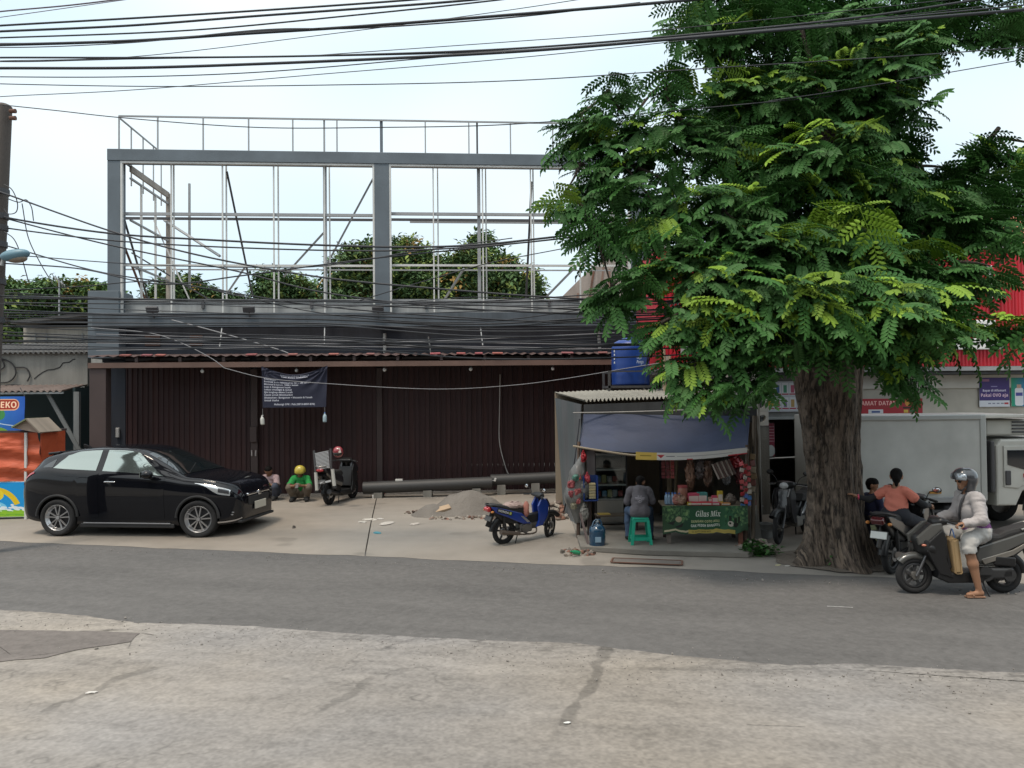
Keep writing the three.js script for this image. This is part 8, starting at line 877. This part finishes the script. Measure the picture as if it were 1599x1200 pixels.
  // clumps [px, py, radius px, depth, share of young leaves]
  const clumps = [[905, 180, 18, 11.6, .2], [950, 140, 14, 11.7, .2], [940, 220, 28, 11.6, .2], [905, 255, 16, 11.4, .1], [985, 190, 28, 11.8, .2], [882, 300, 16, 11.0, .1], [884, 195, 14, 11.5, .2], [1040, 125, 16, 12.2, .1], [1060, 185, 34, 12.0, .2], [950, 285, 36, 11.3, .1], [925, 350, 22, 11.0, .3], [985, 260, 55, 11.7, .2], [985, 345, 42, 11.2, .4], [955, 448, 22, 10.8, .4], [990, 425, 26, 11.0, .3], [1032, 505, 18, 10.7, .3], [1045, 562, 16, 10.5, .5], [1050, 295, 50, 11.6, .2], [1075, 385, 34, 11.0, .3], [1095, 470, 34, 10.8, .2], [1150, 140, 46, 12.3, .25], [1120, 45, 30, 12.2, .1], [1060, 18, 20, 11.8, .1], [1120, 230, 62, 12.0, .2], [1130, 330, 65, 11.4, .25], [1120, 430, 62, 10.8, .3], [1120, 505, 50, 10.4, .5], [1130, 550, 30, 10.3, .5], [1098, 595, 16, 10.3, .5], [1175, 575, 28, 10.4, .2], [1160, 612, 14, 10.4, .4], [1160, 30, 60, 12.4, .1], [1175, 140, 60, 12.6, .2], [1190, 250, 66, 12.0, .2], [1180, 370, 62, 11.0, .3], [1190, 470, 62, 10.4, .4], [1200, 545, 52, 10.4, .3], [1240, 60, 70, 12.8, .1], [1260, 170, 62, 13.0, .2], [1270, 285, 62, 11.6, .4], [1250, 390, 66, 10.9, .3], [1270, 490, 60, 10.1, .4], [1310, 525, 42, 10.4, .2], [1340, 60, 72, 12.8, .1], [1345, 150, 58, 13.0, .1], [1345, 260, 66, 11.8, .2], [1330, 350, 64, 10.9, .5], [1340, 450, 62, 10.2, .3], [1370, 500, 56, 10.0, .5], [1420, 40, 62, 12.8, .15], [1415, 95, 34, 12.8, .3], [1400, 225, 40, 12.8, .1], [1425, 310, 64, 12.0, .2], [1410, 400, 62, 11.2, .3], [1440, 480, 56, 10.2, .4], [1465, 520, 40, 10.0, .4], [1400, 545, 30, 10.2, .3], [1425, 588, 20, 10.4, .3], [1490, 20, 36, 12.8, .2], [1560, 35, 24, 12.8, .15], [1600, 30, 26, 13.0, .2], [1490, 270, 40, 12.8, .2], [1500, 330, 56, 12.0, .1], [1495, 410, 50, 11.2, .2], [1500, 490, 30, 10.4, .3], [1560, 215, 24, 12.4, .2], [1590, 290, 56, 12.2, .2], [1570, 360, 38, 11.6, .2], [1545, 415, 16, 11.0, .1], [1590, 505, 22, 10.6, .3], [1640, 230, 34, 12.4, .2], [1250, -60, 80, 12.8, .1], [1380, -60, 80, 12.8, .1], [1120, -50, 60, 12.6, .1], [1500, -60, 70, 13, .1], [1290, 115, 44, 11.5, .3], [1335, 205, 46, 11.3, .3], [1400, 140, 46, 11.6, .25], [1240, 225, 44, 11.3, .3], [1385, 75, 44, 11.5, .2], [1320, 30, 46, 11.4, .2], [1430, 50, 30, 11.8, .3], [1370, 260, 40, 11.2, .3]];
  // an inner layer behind, so that the crown has depth
  const back = clumps.filter((c, i) => c[0] > 1000 && c[0] < 1540 && c[1] > -20 && c[1] < 520 && (i % 2 === 0)).map(c => [c[0] + (1290 - c[0]) * 0.22, c[1] + 10, c[2] * 1.15, c[3] + 2.2, 0.05]);
  const all = [...clumps, ...back], mats3 = sprays.map(() => []), col = new THREE.Color(), crownC = L(1290, 330, 12.2);
  const twigs = [];
  for (const [px, py, rp, d, young] of all) {
    const c = L(px, py > 470 && px > 1110 && px < 1500 ? py - 26 : py, d), R = 0.84 * rp * d / FPX, n = Math.round(6 + 92 * R * R); let near = tips[0]; for (const t of tips) if (t.distanceTo(c) < near.distanceTo(c)) near = t;
    { const far = near.distanceTo(c), md = near.clone().lerp(c, 0.5).add(V(0.12 * Math.sin(px), 0.14 * far * 0.5, 0.12 * Math.cos(py))), cv = new THREE.QuadraticBezierCurve3(near, md, c); for (let q = 0; q < 5; q++) twigs.push(cyl(cv.getPoint(q / 5), cv.getPoint((q + 1) / 5), 0.03 - q * 0.004, 0.026 - q * 0.004, 5)); } tips.push(c.clone());
    const outd = Math.atan2(c.x - near.x + (c.x - crownC.x) * 0.3, c.z - near.z + (c.z - crownC.z) * 0.3 + 0.25);
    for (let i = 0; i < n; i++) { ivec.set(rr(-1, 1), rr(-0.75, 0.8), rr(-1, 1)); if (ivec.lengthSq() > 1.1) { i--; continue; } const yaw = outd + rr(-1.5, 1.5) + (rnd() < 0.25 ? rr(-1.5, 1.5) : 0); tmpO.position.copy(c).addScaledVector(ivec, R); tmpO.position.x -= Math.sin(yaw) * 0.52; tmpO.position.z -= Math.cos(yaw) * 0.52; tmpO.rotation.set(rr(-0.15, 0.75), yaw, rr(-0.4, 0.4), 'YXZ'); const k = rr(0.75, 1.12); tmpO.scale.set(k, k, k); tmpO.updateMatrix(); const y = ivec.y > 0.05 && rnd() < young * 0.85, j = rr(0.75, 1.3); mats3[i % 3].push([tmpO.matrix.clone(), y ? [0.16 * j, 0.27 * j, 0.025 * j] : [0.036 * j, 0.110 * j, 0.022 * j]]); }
  }
  tmpO.scale.set(1, 1, 1); tmpO.rotation.order = 'XYZ';
  mesh('twigs', twigs, limbM, tree).userData.kind = 'stuff';
  const lm = mat([1, 1, 1], 0.6, { side: THREE.DoubleSide, specularIntensity: 0.5 });
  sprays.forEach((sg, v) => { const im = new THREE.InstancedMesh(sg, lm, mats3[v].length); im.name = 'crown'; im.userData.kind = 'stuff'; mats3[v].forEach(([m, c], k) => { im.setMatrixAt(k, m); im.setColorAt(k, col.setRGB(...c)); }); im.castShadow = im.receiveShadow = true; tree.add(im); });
  console.log('sprays', mats3.map(m => m.length).join(' '), 'tris', sprays[0].attributes.position.count / 3);
  // weeds at the foot and by the rubbish heap
  const weed = (label, px, py, n, s) => { const q = gf(px, py), o = thing('weed', label, 'weed', q); const gs = []; for (let i = 0; i < n; i++) { const g2 = leafQuad(rr(0.07, 0.13) * s, rr(0.03, 0.05) * s); tmpO.position.set(rr(-0.14, 0.14) * s, rr(0.0, 0.16) * s, rr(-0.06, 0.08) * s); tmpO.rotation.set(rr(-0.9, 0.3), rr(0, 6.3), rr(-0.4, 0.4)); tmpO.updateMatrix(); gs.push(g2.applyMatrix4(tmpO.matrix)); } for (let i = 0; i < 5; i++) gs.push(cyl(V(0, -0.02, 0), V(rr(-0.12, 0.12) * s, rr(0.1, 0.17) * s, rr(-0.04, 0.06) * s), 0.004, 0.003, 5)); mesh('leaves', gs, mat([0.045, 0.14, 0.03], 0.7, { side: THREE.DoubleSide }), o); };
  weed('low green weed growing at the foot of the trunk', 1308, 884, 70, 1.1); weed('green weed tuft below the stony rubbish heap', 1180, 869, 110, 1.5); weed('small green weed right of the stony rubbish heap', 1203, 868, 50, 1.0);
}
renderer.render(scene, camera);
